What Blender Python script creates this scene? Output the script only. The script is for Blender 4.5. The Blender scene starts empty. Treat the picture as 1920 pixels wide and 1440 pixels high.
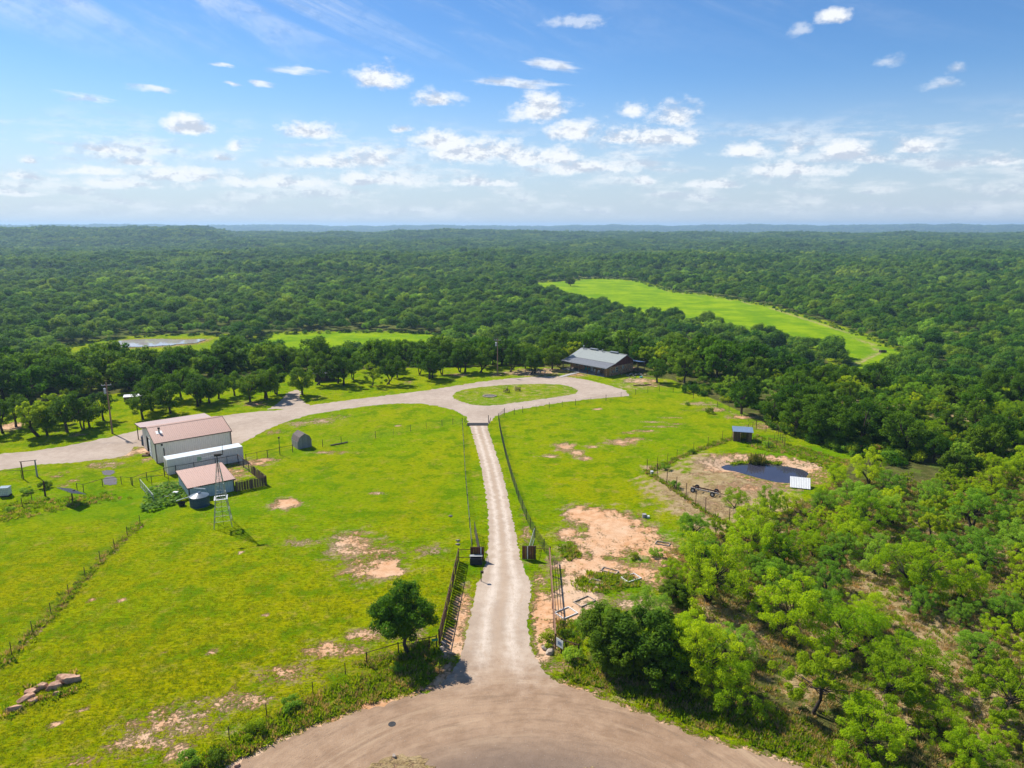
import bpy, math, random
import numpy as np
from mathutils import Vector, Matrix
from mathutils.geometry import tessellate_polygon

R = math.radians
scene = bpy.context.scene
C = scene.collection

# ---------------------------------------------------------------- camera
cam_data = bpy.data.cameras.new('camera')
cam = bpy.data.objects.new('camera', cam_data)
C.objects.link(cam)
cam.location = (0, 0, 40.0)
cam.rotation_euler = (R(90 - 12.6), 0, 0)
cam_data.sensor_fit = 'HORIZONTAL'
cam_data.angle = 1.2569
cam_data.clip_start = 0.5
cam_data.clip_end = 40000
scene.camera = cam

# ---------------------------------------------------------------- exposure and render settings
scene.view_settings.view_transform = 'Standard'
scene.view_settings.look = 'None'
scene.view_settings.exposure = 0.55
scene.view_settings.gamma = 1.0
scene.view_settings.use_curve_mapping = False
scene.cycles.max_bounces = 5
scene.cycles.diffuse_bounces = 2
scene.cycles.glossy_bounces = 2
scene.cycles.transmission_bounces = 3
scene.cycles.transparent_max_bounces = 8
scene.cycles.volume_bounces = 0
scene.cycles.use_denoising = True
scene.cycles.caustics_reflective = False
scene.cycles.caustics_refractive = False
scene.cycles.sample_clamp_indirect = 6

# ---------------------------------------------------------------- sun and sky
SUN_EL = R(46)
SUN_AZ = math.atan2(-0.75, 0.66)            # measured from +Y (view direction) towards +X
sun_dir = Vector((math.sin(SUN_AZ) * math.cos(SUN_EL), math.cos(SUN_AZ) * math.cos(SUN_EL), math.sin(SUN_EL)))
sl = bpy.data.lights.new('sun', 'SUN')
sl.energy = 5.0
sl.angle = R(0.53)
sl.color = (1.0, 0.95, 0.86)
so = bpy.data.objects.new('sun', sl)
so.rotation_euler = sun_dir.to_track_quat('Z', 'Y').to_euler()
C.objects.link(so)


class NT:
    """small helper for node trees"""
    def __init__(s, tree):
        s.t = tree; s.n = tree.nodes; s.l = tree.links
    def put(s, sock, v):
        if v is None: return
        if isinstance(v, bpy.types.NodeSocket): s.l.new(v, sock)
        elif isinstance(v, (tuple, list)) and len(v) == 3 and sock.type == 'RGBA': sock.default_value = (*v, 1)
        else: sock.default_value = v
    def math(s, op, a, b=None, c=None, clamp=False):
        m = s.n.new('ShaderNodeMath'); m.operation = op; m.use_clamp = clamp
        for i, v in enumerate((a, b, c)):
            if v is not None: s.put(m.inputs[i], v)
        return m.outputs[0]
    def vec(s, op, a, b=None):
        m = s.n.new('ShaderNodeVectorMath'); m.operation = op
        s.put(m.inputs[0], a)
        if b is not None: s.put(m.inputs[1], b)
        return m.outputs['Value'] if op in ('LENGTH', 'DOT_PRODUCT', 'DISTANCE') else m.outputs[0]
    def comb(s, x, y, z):
        m = s.n.new('ShaderNodeCombineXYZ')
        for i, v in enumerate((x, y, z)): s.put(m.inputs[i], v)
        return m.outputs[0]
    def sep(s, v):
        m = s.n.new('ShaderNodeSeparateXYZ'); s.put(m.inputs[0], v); return m.outputs
    def noise(s, vec, scale, detail=4, rough=0.55, color=False, dist=0.0):
        m = s.n.new('ShaderNodeTexNoise'); s.put(m.inputs['Vector'], vec)
        m.inputs['Scale'].default_value = scale; m.inputs['Detail'].default_value = detail
        m.inputs['Roughness'].default_value = rough; m.inputs['Distortion'].default_value = dist
        return m.outputs['Color' if color else 'Fac']
    def voro(s, vec, scale, feature='F1', out='Distance', rand=1.0):
        m = s.n.new('ShaderNodeTexVoronoi'); m.feature = feature; s.put(m.inputs['Vector'], vec)
        m.inputs['Scale'].default_value = scale; m.inputs['Randomness'].default_value = rand
        return m.outputs[out]
    def smooth(s, x, lo, hi, a=0.0, b=1.0):
        m = s.n.new('ShaderNodeMapRange'); m.interpolation_type = 'SMOOTHSTEP'
        s.put(m.inputs['Value'], x); s.put(m.inputs['From Min'], lo); s.put(m.inputs['From Max'], hi)
        s.put(m.inputs['To Min'], a); s.put(m.inputs['To Max'], b)
        return m.outputs['Result']
    def mix(s, f, a, b, mode='MIX'):
        m = s.n.new('ShaderNodeMix'); m.data_type = 'RGBA'; m.blend_type = mode; m.clamp_factor = True
        s.put(m.inputs[0], f); s.put(m.inputs[6], a); s.put(m.inputs[7], b)
        return m.outputs[2]
    def attr(s, name):
        m = s.n.new('ShaderNodeAttribute'); m.attribute_name = name; return m.outputs['Fac']
    def pos(s):
        return s.n.new('ShaderNodeNewGeometry').outputs['Position']
    def obj(s):
        return s.n.new('ShaderNodeTexCoord').outputs['Object']
    def rnd(s):
        return s.n.new('ShaderNodeObjectInfo').outputs['Random']
    def bump(s, h, strength, dist):
        m = s.n.new('ShaderNodeBump'); m.inputs['Strength'].default_value = strength
        m.inputs['Distance'].default_value = dist; s.put(m.inputs['Height'], h); return m.outputs[0]


world = bpy.data.worlds.new('World')
scene.world = world
world.use_nodes = True
W = NT(world.node_tree)
W.n.clear()
sky = W.n.new('ShaderNodeTexSky')
sky.sky_type = 'NISHITA'
sky.sun_disc = False
sky.sun_elevation = SUN_EL
sky.sun_rotation = SUN_AZ
sky.altitude = 300
sky.air_density = 1.0
sky.dust_density = 0.25
sky.ozone_density = 1.6
gen = W.n.new('ShaderNodeTexCoord').outputs['Generated']
gx, gy, gz = W.sep(W.vec('NORMALIZE', gen))
az = W.math('ARCTAN2', gx, gy)
el = W.math('ARCSINE', gz)
ae = W.comb(az, el, 0.0)
# (azimuth, elevation, half width, half height) of each cumulus and each streak, in radians
CUMULUS = [(-0.4036, 0.1172, 0.0320, 0.0111), (-0.2632, 0.1171, 0.0379, 0.0130), (-0.1738, 0.1815, 0.0331, 0.0169), (-0.1007, 0.1608, 0.0311, 0.0116), (0.0357, 0.1465, 0.0441, 0.0222), (0.1606, 0.1479, 0.0194, 0.0117),
    (0.2183, 0.1354, 0.0312, 0.0161), (0.0824, 0.1215, 0.0370, 0.0173), (0.1395, 0.1121, 0.0365, 0.0120), (0.2059, 0.1101, 0.0532, 0.0139), (-0.5020, 0.0880, 0.0293, 0.0066), (-0.4753, 0.0752, 0.0326, 0.0086), (-0.5776, 0.0737, 0.0128, 0.0064),
    (-0.3590, 0.0971, 0.0127, 0.0089), (-0.3727, 0.0832, 0.0164, 0.0058), (-0.2553, 0.0798, 0.0585, 0.0120), (-0.1827, 0.0851, 0.0367, 0.0162), (-0.0934, 0.1079, 0.0560, 0.0161), (-0.0434, 0.0947, 0.0939, 0.0190), (0.0290, 0.0879, 0.0721, 0.0171),
    (0.1013, 0.0751, 0.0783, 0.0117), (0.3078, 0.0936, 0.0427, 0.0136), (0.3624, 0.0938, 0.0225, 0.0140), (0.4214, 0.0865, 0.0367, 0.0150), (0.3740, 0.0677, 0.0673, 0.0116), (0.4963, 0.0894, 0.0307, 0.0102), (0.5831, 0.0706, 0.0326, 0.0104),
    (0.3951, 0.2393, 0.0223, 0.0112), (-0.5159, 0.0615, 0.0538, 0.0073), (-0.4177, 0.0614, 0.0752, 0.0102),
    (-0.3106, 0.0540, 0.0882, 0.0107), (-0.1873, 0.0591, 0.0784, 0.0110), (-0.5802, 0.0533, 0.0312, 0.0070), (-0.5973, 0.0370, 0.0358, 0.0058), (-0.4780, 0.0491, 0.0531, 0.0087), (-0.0437, 0.0566, 0.0656, 0.0084), (0.1802, 0.0592, 0.0225, 0.0076),
    (0.2637, 0.0534, 0.0470, 0.0068), (-0.1461, 0.1253, 0.0176, 0.0060), (0.4634, 0.0787, 0.0342, 0.0086), (0.5419, 0.0695, 0.0415, 0.0071), (0.6807, 0.0737, 0.0381, 0.0118), (-0.6779, 0.0632, 0.0503, 0.0098)]
FAINT = [(0.5260, 0.1598, 0.0291, 0.0090), (0.5347, 0.1739, 0.0155, 0.0077), (0.3599, 0.2329, 0.0158, 0.0103), (0.4605, 0.1883, 0.0223, 0.0091), (0.3188, 0.1222, 0.0193, 0.0076), (0.5032, 0.0771, 0.0381, 0.0109), (0.5465, 0.0752, 0.0311, 0.0094), (-0.3785, 0.0881, 0.0380, 0.0102), (0.0833, 0.2546, 0.0618, 0.0095)]
STREAK = [(-0.5147, 0.1433, 0.0413, 0.0063), (-0.4425, 0.1593, 0.0341, 0.0053), (-0.3664, 0.1931, 0.0185, 0.0041), (-0.3591, 0.1709, 0.0162, 0.0030), (-0.3180, 0.1752, 0.0173, 0.0049), (-0.2783, 0.1914, 0.0489, 0.0067), (-0.0106, 0.1855, 0.1059, 0.0083),
    (0.0528, 0.2049, 0.0525, 0.0094)]
wob = W.noise(ae, 26, 3, 0.6, color=True)
aew = W.vec('ADD', ae, W.vec('MULTIPLY', W.vec('SUBTRACT', wob, (0.5, 0.5, 0.5)), (0.022, 0.011, 0)))


def field(lst, tilt=0.0, flat=False):
    out = None
    for (a, e, w, h) in lst:
        d = W.vec('SUBTRACT', aew, (a, e, 0))
        if tilt:
            sx, sy, sz = W.sep(d)
            d = W.comb(sx, W.math('MULTIPLY_ADD', sx, tilt, sy), 0.0)
        if flat:
            sx, sy, sz = W.sep(d)
            d = W.comb(sx, W.math('MAXIMUM', W.math('MULTIPLY', sy, 0.8), W.math('MULTIPLY', sy, -1.8)), 0.0)
        v = W.vec('LENGTH', W.vec('MULTIPLY', d, (1 / w, 1 / h, 0)))
        out = v if out is None else W.math('MINIMUM', out, v)
    return W.math('SUBTRACT', 1.0, out)


fc = field(CUMULUS, 0.0, True)
ff = field(FAINT)
fs = field(STREAK, 0.06)
puff_v = W.vec('MULTIPLY', ae, (1.0, 1.7, 1))
puff = W.noise(puff_v, 20, 10, 0.66)
puff_up = W.noise(W.vec('ADD', puff_v, (-0.006, 0.014, 0)), 20, 10, 0.66)
streaky = W.noise(W.vec('MULTIPLY', W.comb(az, W.math('MULTIPLY_ADD', az, 0.1, el), 0.0), (7, 60, 1)), 1.6, 6, 0.6)
dens_c = W.math('MULTIPLY_ADD', W.math('SUBTRACT', puff, 0.5), 3.3, fc)
a_c = W.math('MULTIPLY', W.smooth(dens_c, -0.28, 0.72), 0.96)
a_f = W.math('MULTIPLY', W.smooth(W.math('MULTIPLY_ADD', W.math('SUBTRACT', puff, 0.5), 3.3, ff), 0.0, 1.0), 0.5)
a_c = W.math('MAXIMUM', a_c, a_f)
dens_s = W.math('MULTIPLY_ADD', W.math('SUBTRACT', streaky, 0.5), 2.2, fs)
a_s = W.math('MULTIPLY', W.smooth(dens_s, 0.1, 0.9), 0.8)
# low broken bank near the horizon, and thin cirrus high on the left
bank_m = W.math('MULTIPLY', W.smooth(el, 0.0, 0.025), W.smooth(el, 0.15, 0.09))
bank = W.math('MULTIPLY', W.smooth(W.noise(W.vec('MULTIPLY', ae, (9, 38, 1)), 1.0, 8, 0.62), 0.44, 0.66), W.math('MULTIPLY', bank_m, 0.75))
cirr = W.noise(W.vec('MULTIPLY', W.comb(W.math('ADD', az, el), W.math('MULTIPLY_ADD', az, 0.35, el), 0.0), (5, 17, 1)), 0.9, 7, 0.65, dist=0.6)
cirr_m = W.math('MULTIPLY', W.smooth(el, 0.17, 0.27), W.smooth(az, 0.15, -0.35, 0.18, 1.0))
a_ci = W.math('MULTIPLY', W.smooth(cirr, 0.42, 0.74), W.math('MULTIPLY', cirr_m, 0.6))
alpha = W.math('MAXIMUM', W.math('MAXIMUM', a_c, a_s), W.math('MAXIMUM', bank, a_ci))
# the lit side of a cloud faces up and towards the sun on the left
lit = W.smooth(W.math('SUBTRACT', puff, puff_up), -0.11, 0.04)
ccol = W.mix(lit, (4.6, 5.1, 6.0), (7.4, 7.6, 7.8))
fade = W.smooth(el, 0.0, 0.10, 0.7, 1.0)
hsv = W.n.new('ShaderNodeHueSaturation'); W.put(hsv.inputs['Color'], sky.outputs[0]); hsv.inputs['Saturation'].default_value = 1.28; hsv.inputs['Value'].default_value = 0.88
skytint = W.mix(1.0, hsv.outputs[0], (0.86, 0.96, 1.12), 'MULTIPLY')
skytint = W.mix(W.smooth(el, 0.20, -0.02, 0.0, 0.85), skytint, (4.3, 5.0, 6.0))
skycol = W.mix(W.math('MULTIPLY', alpha, fade), skytint, ccol)
bg = W.n.new('ShaderNodeBackground')
W.put(bg.inputs[0], skycol)
bg.inputs[1].default_value = 0.092
wo = W.n.new('ShaderNodeOutputWorld')
W.l.new(bg.outputs[0], wo.inputs[0])
world.cycles.sampling_method = 'MANUAL'
world.cycles.sample_map_resolution = 256

# ================================================================ helpers
rng = np.random.default_rng(7)
random.seed(7)


def new_mat(name):
    m = bpy.data.materials.new(name); m.use_nodes = True
    t = NT(m.node_tree); t.n.clear()
    o = t.n.new('ShaderNodeOutputMaterial')
    return m, t, o


def principled(t, o, col, rough=0.8, metal=0.0, normal=None, spec=0.3):
    p = t.n.new('ShaderNodeBsdfPrincipled')
    t.put(p.inputs['Base Color'], col); t.put(p.inputs['Roughness'], rough)
    p.inputs['Metallic'].default_value = metal
    p.inputs['Specular IOR Level'].default_value = spec
    if normal is not None: t.put(p.inputs['Normal'], normal)
    t.l.new(p.outputs[0], o.inputs[0])
    return p


def simple(name, a, b=None, scale=3.0, rough=0.75, metal=0.0, bump=0.0, stretch=(1, 1, 1), spec=0.3, vary=0.0):
    """two-tone weathered surface"""
    m, t, o = new_mat(name)
    b = b or tuple(c * 0.75 for c in a)
    v = t.vec('MULTIPLY', t.obj(), stretch)
    f = t.noise(v, scale, 6, 0.65)
    col = t.mix(t.smooth(f, 0.32, 0.68), b, a)
    if vary:
        k = t.math('MULTIPLY_ADD', t.rnd(), vary, 1 - vary / 2)
        col = t.mix(1.0, col, t.comb(k, k, k), 'MULTIPLY')
    nrm = t.bump(t.noise(v, scale * 4, 5, 0.7), bump, 0.02) if bump else None
    principled(t, o, col, rough, metal, nrm, spec)
    return m


def foliage(name, dark, light, trans=0.35, hue_var=0.25, rough=0.6):
    """leaf surface: colour differs from tree to tree and from leaf to leaf; light passes through"""
    m, t, o = new_mat(name)
    r = t.rnd(); lv = t.attr('leafv')
    f = t.math('ADD', t.math('MULTIPLY', r, 0.5), t.math('MULTIPLY', lv, 0.5))
    col = t.mix(t.smooth(f, 0.15, 0.85), dark, light)
    r2 = t.math('FRACT', t.math('MULTIPLY', r, 17.31))
    k = t.math('MULTIPLY_ADD', r2, hue_var * 2, 1 - hue_var)
    col = t.mix(1.0, col, t.comb(k, t.math('MULTIPLY_ADD', r2, hue_var, 1 - hue_var * 0.5), k), 'MULTIPLY')
    p = t.n.new('ShaderNodeBsdfPrincipled')
    t.put(p.inputs['Base Color'], col); p.inputs['Roughness'].default_value = rough
    p.inputs['Specular IOR Level'].default_value = 0.04
    tr = t.n.new('ShaderNodeBsdfTranslucent')
    t.put(tr.inputs[0], t.mix(1.0, col, (1.5, 1.35, 0.5), 'MULTIPLY'))
    mx = t.n.new('ShaderNodeMixShader'); mx.inputs[0].default_value = trans
    t.l.new(p.outputs[0], mx.inputs[1]); t.l.new(tr.outputs[0], mx.inputs[2]); t.l.new(mx.outputs[0], o.inputs[0])
    return m


class MB:
    """collects boxes, beams and tubes and links them as one mesh object"""
    def __init__(s): s.v = []; s.f = []
    def quads(s, vs, fs):
        b = len(s.v); s.v += [tuple(p) for p in vs]; s.f += [tuple(i + b for i in q) for q in fs]; return s
    def box(s, x0, y0, z0, x1, y1, z1):
        return s.quads([(x0, y0, z0), (x1, y0, z0), (x1, y1, z0), (x0, y1, z0), (x0, y0, z1), (x1, y0, z1), (x1, y1, z1), (x0, y1, z1)],
                       [(3, 2, 1, 0), (4, 5, 6, 7), (0, 1, 5, 4), (1, 2, 6, 5), (2, 3, 7, 6), (3, 0, 4, 7)])
    def tube(s, p0, p1, r0, r1=None, n=6, cap=True):
        r1 = r0 if r1 is None else r1
        p0 = Vector(p0); p1 = Vector(p1); d = (p1 - p0)
        if d.length < 1e-6: return s
        d.normalize()
        a = d.cross(Vector((0, 0, 1)) if abs(d.z) < 0.9 else Vector((1, 0, 0))).normalized(); b = d.cross(a)
        vs = []
        for p, r in ((p0, r0), (p1, r1)):
            for i in range(n):
                q = 2 * math.pi * (i + 0.5) / n
                vs.append(p + a * math.cos(q) * r + b * math.sin(q) * r)
        fs = [(i, n + i, n + (i + 1) % n, (i + 1) % n) for i in range(n)]
        if cap: fs += [tuple(range(n)), tuple(range(2 * n - 1, n - 1, -1))]
        return s.quads(vs, fs)
    def beam(s, p0, p1, w, h):
        """rectangular bar: w across, h along the up side"""
        p0 = Vector(p0); p1 = Vector(p1); d = (p1 - p0).normalized()
        a = d.cross(Vector((0, 0, 1)) if abs(d.z) < 0.95 else Vector((0, 1, 0))).normalized() * (w / 2)
        b = a.cross(d).normalized() * (h / 2)
        vs = [p + i * a + j * b for p in (p0, p1) for i, j in ((-1, -1), (1, -1), (1, 1), (-1, 1))]
        return s.quads(vs, [(0, 1, 2, 3), (7, 6, 5, 4), (0, 4, 5, 1), (1, 5, 6, 2), (2, 6, 7, 3), (3, 7, 4, 0)])
    def slab(s, pts, t):
        """plate: polygon pts, thickened downwards by t"""
        n = len(pts); vs = [tuple(p) for p in pts] + [(p[0], p[1], p[2] - t) for p in pts]
        fs = [tuple(range(n)), tuple(range(2 * n - 1, n - 1, -1))] + [(i, i + n, (i + 1) % n + n, (i + 1) % n) for i in range(n)]
        return s.quads(vs, fs)
    def mesh(s, name, m, smooth=False):
        me = bpy.data.meshes.new(name); me.from_pydata(s.v, [], s.f); me.materials.append(m)
        if smooth: me.polygons.foreach_set('use_smooth', [True] * len(me.polygons))
        me.update(); return me
    def build(s, name, m, parent=None, smooth=False):
        return link(name, s.mesh(name, m, smooth), parent)


def link(name, me, parent=None, loc=None, rz=None):
    o = bpy.data.objects.new(name, me); C.objects.link(o)
    if parent: o.parent = parent
    if loc is not None: o.location = loc
    if rz is not None: o.rotation_euler = (0, 0, rz)
    return o


def tag(o, label, cat, group=None):
    o['label'] = label; o['category'] = cat
    if group: o['group'] = group
    return o


def thing(name, label, cat, loc=(0, 0, 0), rz=0.0, group=None):
    o = bpy.data.objects.new(name, None); C.objects.link(o)
    o.empty_display_size = 0.3
    o.location = loc if len(loc) == 3 else (*loc, 0); o.rotation_euler = (0, 0, rz)
    return tag(o, label, cat, group)


def setting(o, kind='structure'):
    o['kind'] = kind; return o


def inpoly(x, y, poly):
    x = np.asarray(x, float); y = np.asarray(y, float)
    r = np.zeros(x.shape, bool); n = len(poly)
    for i in range(n):
        x0, y0 = poly[i]; x1, y1 = poly[(i + 1) % n]
        if y0 == y1: continue
        c = ((y0 > y) != (y1 > y)) & (x < (x1 - x0) * (y - y0) / (y1 - y0) + x0)
        r ^= c
    return r


def segdist(x, y, pts, closed=False):
    d = np.full(np.shape(x), 1e9)
    q = list(pts) + ([pts[0]] if closed else [])
    for (x0, y0), (x1, y1) in zip(q[:-1], q[1:]):
        dx, dy = x1 - x0, y1 - y0; L = dx * dx + dy * dy + 1e-9
        t = np.clip(((x - x0) * dx + (y - y0) * dy) / L, 0, 1)
        d = np.minimum(d, np.hypot(x - x0 - t * dx, y - y0 - t * dy))
    return d


def sstep(x, a, b):
    t = np.clip((np.asarray(x, float) - a) / (b - a), 0, 1); return t * t * (3 - 2 * t)


_ph = rng.uniform(0, 6.28, (24, 2)); _an = rng.uniform(0, 6.28, 24)


def wav(x, y, size, octaves=4, off=0):
    """cheap smooth pseudo noise from rotated sines, about -1 to 1"""
    r = 0.0; amp = 1.0; tot = 0.0; k = 2 * math.pi / size
    for i in range(octaves):
        j = (i * 2 + off) % 22
        a, b = _an[j], _an[j + 1]
        r = r + amp * (np.sin((x * math.cos(a) + y * math.sin(a)) * k + _ph[j, 0]) * np.cos((x * math.cos(b) + y * math.sin(b)) * k * 1.31 + _ph[j, 1]))
        tot += amp; amp *= 0.55; k *= 2.03
    return r / tot * 1.6


# ================================================================ terrain shape
POND = (42.84, 111.86, 6.60, 4.48)
POND_PTS = [(35.74, 115.10), (37.17, 116.22), (39.48, 116.78), (42.63, 116.50), (45.49, 116.22), (47.65, 115.10), (49.39, 113.73), (49.80, 111.86), (48.32, 109.54), (46.67, 108.04), (44.39, 107.06), (42.60, 107.55), (40.61, 109.28), (39.01, 111.07), (37.55, 112.65), (35.99, 113.46)]
FIELD = [(23.14, 769.63), (54.10, 800.25), (101.12, 842.07), (139.62, 808.28), (144.75, 734.44), (150.61, 661.65), (175.96, 630.32), (191.48, 575.64), (197.83, 533.09), (198.69, 466.86), (197.22, 417.16), (194.20, 373.16), (189.37, 334.38), (171.38, 302.43), (151.20, 288.02), (124.17, 267.61), (101.77, 258.05), (101.34, 265.26), (112.39, 280.70), (133.94, 290.32), (149.76, 307.38), (157.20, 342.80), (147.89, 380.68), (131.82, 393.67), (121.58, 432.92), (83.94, 461.57), (82.24, 494.15), (70.33, 548.12), (45.92, 609.66), (24.40, 648.76)]
FIELD_LEFT = [(-139.81, 398.00), (-122.79, 402.11), (-99.22, 406.30), (-67.87, 404.20), (-48.63, 398.00), (-39.34, 390.02), (-37.69, 332.83), (-50.22, 328.04), (-64.69, 324.93), (-88.76, 321.87), (-113.41, 321.87), (-131.18, 329.62)]
POND_FAR = [(-208.72, 359.31), (-211.78, 371.37), (-205.63, 378.62), (-192.06, 380.48), (-177.28, 376.78), (-167.32, 380.48), (-166.18, 367.85), (-176.23, 359.31), (-190.19, 354.37), (-200.65, 351.14)]
FIELD_POND = [(-231.97, 356.00), (-222.76, 373.16), (-207.63, 388.08), (-175.42, 395.98), (-157.20, 388.08), (-136.20, 311.59), (-152.34, 300.60), (-169.66, 290.32), (-187.52, 290.32)]


def height(x, y):
    x = np.asarray(x, float); y = np.asarray(y, float)
    start = 200 - 40 * sstep(x, 50, 95) - 14 * sstep(-x, 40, 100) + 12 * np.exp(-((x - 30) / 22) ** 2)
    q = np.clip((y - start) / 115, 0, 1)
    z = -20 * q * (2 - q) * sstep(y, start - 4, start + 30)
    r = np.hypot(x, y)
    und = sstep(r, 420, 1100)
    df = np.where(inpoly(x, y, FIELD) | inpoly(x, y, FIELD_LEFT) | inpoly(x, y, FIELD_POND), 0, np.minimum(np.minimum(segdist(x, y, FIELD, True), segdist(x, y, FIELD_LEFT, True)), segdist(x, y, FIELD_POND, True)))
    und = und * sstep(df, 20, 260)
    z = z + und * (7 * wav(x, y, 900, 3) + 3 * wav(x, y, 260, 2, 6))
    # wooded rise far on the left, two low mesas and the long blue ridge
    az_ = np.arctan2(x, np.maximum(y, 1))
    z = z + 22 * sstep(r, 1700, 3300)
    z = z + 24 * sstep(az_, -0.36, -0.41) * sstep(r, 2150, 2600) * (1 - sstep(r, 3300, 3700))
    z = z + 11 * (sstep(az_, -0.185, -0.14) - sstep(az_, 0.03, 0.08)) * sstep(r, 2500, 3000) * (1 - sstep(r, 3300, 3700))
    z = z - 34 * sstep(r, 3450, 4300)
    ridge = 66 + 9 * wav(az_ * 1000, r * 0.02, 420, 4, 3) + 6 * wav(az_ * 1000, 0 * r, 120, 2, 9)
    z = z + ridge * sstep(r, 6500, 9400)
    # bowl of the pond
    k = segdist(x, y, POND_PTS, True); ins = inpoly(x, y, POND_PTS)
    sd = np.where(ins, -k, k)
    z = z - 0.75 * (1 - sstep(sd, -3.0, 2.2)) + 0.35 * np.exp(-((sd - 4.5) / 2.5) ** 2) * sstep(y, 112, 118)
    return z


def sheet(name, pts, z, m, step=0.45, rag=0.18, drape=False, size=1.3, attrs=None):
    """ragged-edged flat sheet with the outline pts"""
    out = []; n = len(pts)
    for i in range(n):
        a = Vector(pts[i]); b = Vector(pts[(i + 1) % n]); L = (b - a).length; k = max(1, int(L / step))
        nrm = Vector((-(b - a).y, (b - a).x)).normalized() if L > 0 else Vector((0, 0))
        for j in range(k):
            p = a + (b - a) * (j / k)
            d = rag * float(wav(p.x, p.y, size, 3, 4)) + rag * 0.5 * random.uniform(-1, 1)
            out.append(p + nrm * d)
    v3 = [(p.x, p.y, 0.0) for p in out]
    tri = tessellate_polygon([[Vector(q) for q in v3]])
    if drape: v3 = [(p.x, p.y, float(height(p.x, p.y)) + z) for p in out]
    else: v3 = [(p.x, p.y, z) for p in out]
    me = bpy.data.meshes.new(name)
    me.from_pydata(v3, [], [tuple(q) for q in tri]); me.update()
    if me.polygons and sum(p.normal.z for p in me.polygons) < 0: me.flip_normals()
    me.materials.append(m)
    for k2, val in (attrs or {}).items():
        at = me.attributes.new(k2, 'FLOAT', 'POINT'); at.data.foreach_set('value', [val] * len(v3))
    return link(name, me)

# ================================================================ ground, roads, water
ROAD = [(-22.74, 44.14), (-21.60, 45.70), (-20.18, 46.80), (-17.93, 48.83), (-15.03, 50.89), (-11.84, 52.68), (-7.95, 54.37), (-6.39, 55.18), (-4.78, 55.78), (0.00, 56.23), (2.89, 56.23), (4.77, 55.62), (6.58, 54.66), (8.72, 53.17), (11.58, 51.35), (14.62, 49.26), (17.60, 47.77), (20.47, 46.47), (22.14, 45.54), (24.20, 43.88), (18.83, 38.26), (0.00, 36.71), (-18.52, 37.47)]
DRIVE_L = [(-9.04, 52.89), (-7.47, 54.23), (-5.89, 56.39), (-5.10, 58.69), (-4.70, 61.71), (-4.45, 65.50), (-4.24, 69.72), (-4.07, 73.22), (-3.47, 76.38), (-3.15, 79.79), (-3.10, 84.26), (-3.06, 87.50), (-3.45, 94.71), (-4.14, 103.08), (-5.13, 112.92), (-6.61, 124.66), (-7.94, 134.32), (-8.83, 140.49)]
DRIVE_R = [(6.94, 52.89), (4.81, 54.96), (3.04, 57.32), (2.23, 59.53), (1.73, 62.16), (1.59, 65.50), (1.92, 69.72), (2.25, 73.22), (1.64, 76.38), (1.05, 79.79), (0.75, 83.95), (0.50, 87.50), (-0.23, 95.68), (-1.01, 105.39), (-2.11, 115.10), (-3.50, 126.28), (-4.55, 134.32), (-5.19, 140.49)]
LOOP = [(-8.70, 140.09), (-10.15, 147.22), (-12.86, 152.21), (-17.06, 156.04), (-20.97, 158.03), (-25.98, 158.53), (-31.78, 156.53), (-38.21, 152.68), (-44.09, 148.10), (-47.86, 141.71), (-49.45, 136.57), (-50.55, 130.71), (-51.57, 126.61), (-53.04, 124.02), (-70.41, 125.30), (-69.14, 122.13), (-69.57, 119.70), (-72.17, 117.93), (-75.23, 116.78), (-79.16, 115.66), (-82.29, 114.82), (-86.05, 112.39), (-91.13, 108.53), (-97.97, 117.36), (-92.30, 121.21), (-87.56, 122.75), (-83.51, 125.63), (-78.61, 131.06), (-75.73, 135.43), (-70.31, 142.12), (-62.47, 147.66), (-57.67, 150.36), (-52.38, 152.21), (-46.93, 156.04), (-40.08, 160.58), (-31.00, 165.92), (-21.34, 171.61), (-15.06, 176.44), (-8.44, 181.53), (0.00, 186.22), (7.29, 188.30), (14.57, 188.30), (19.97, 184.18), (24.82, 177.69), (28.72, 171.03), (28.16, 165.92), (24.31, 164.28), (17.70, 162.15), (11.17, 159.04), (4.85, 155.07), (0.00, 151.74), (-3.46, 147.22), (-5.06, 140.09)]
SPUR = [(-54.92, 152.68), (-54.27, 158.03), (-54.69, 163.21), (-55.48, 169.87), (-54.06, 172.20), (-52.21, 170.44), (-51.19, 164.28), (-47.61, 158.03), (-44.46, 154.58)]
ISLAND = [(-14.47, 165.92), (-13.74, 169.87), (-11.81, 172.79), (-8.16, 175.21), (-4.12, 177.06), (0.00, 178.32), (8.33, 178.95), (12.45, 178.32), (15.01, 175.82), (16.67, 171.61), (15.70, 168.15), (12.92, 165.92), (7.61, 162.68), (2.50, 160.06), (-2.45, 157.03), (-6.09, 156.04), (-9.20, 157.03), (-12.27, 160.58), (-13.86, 163.21)]

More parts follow.
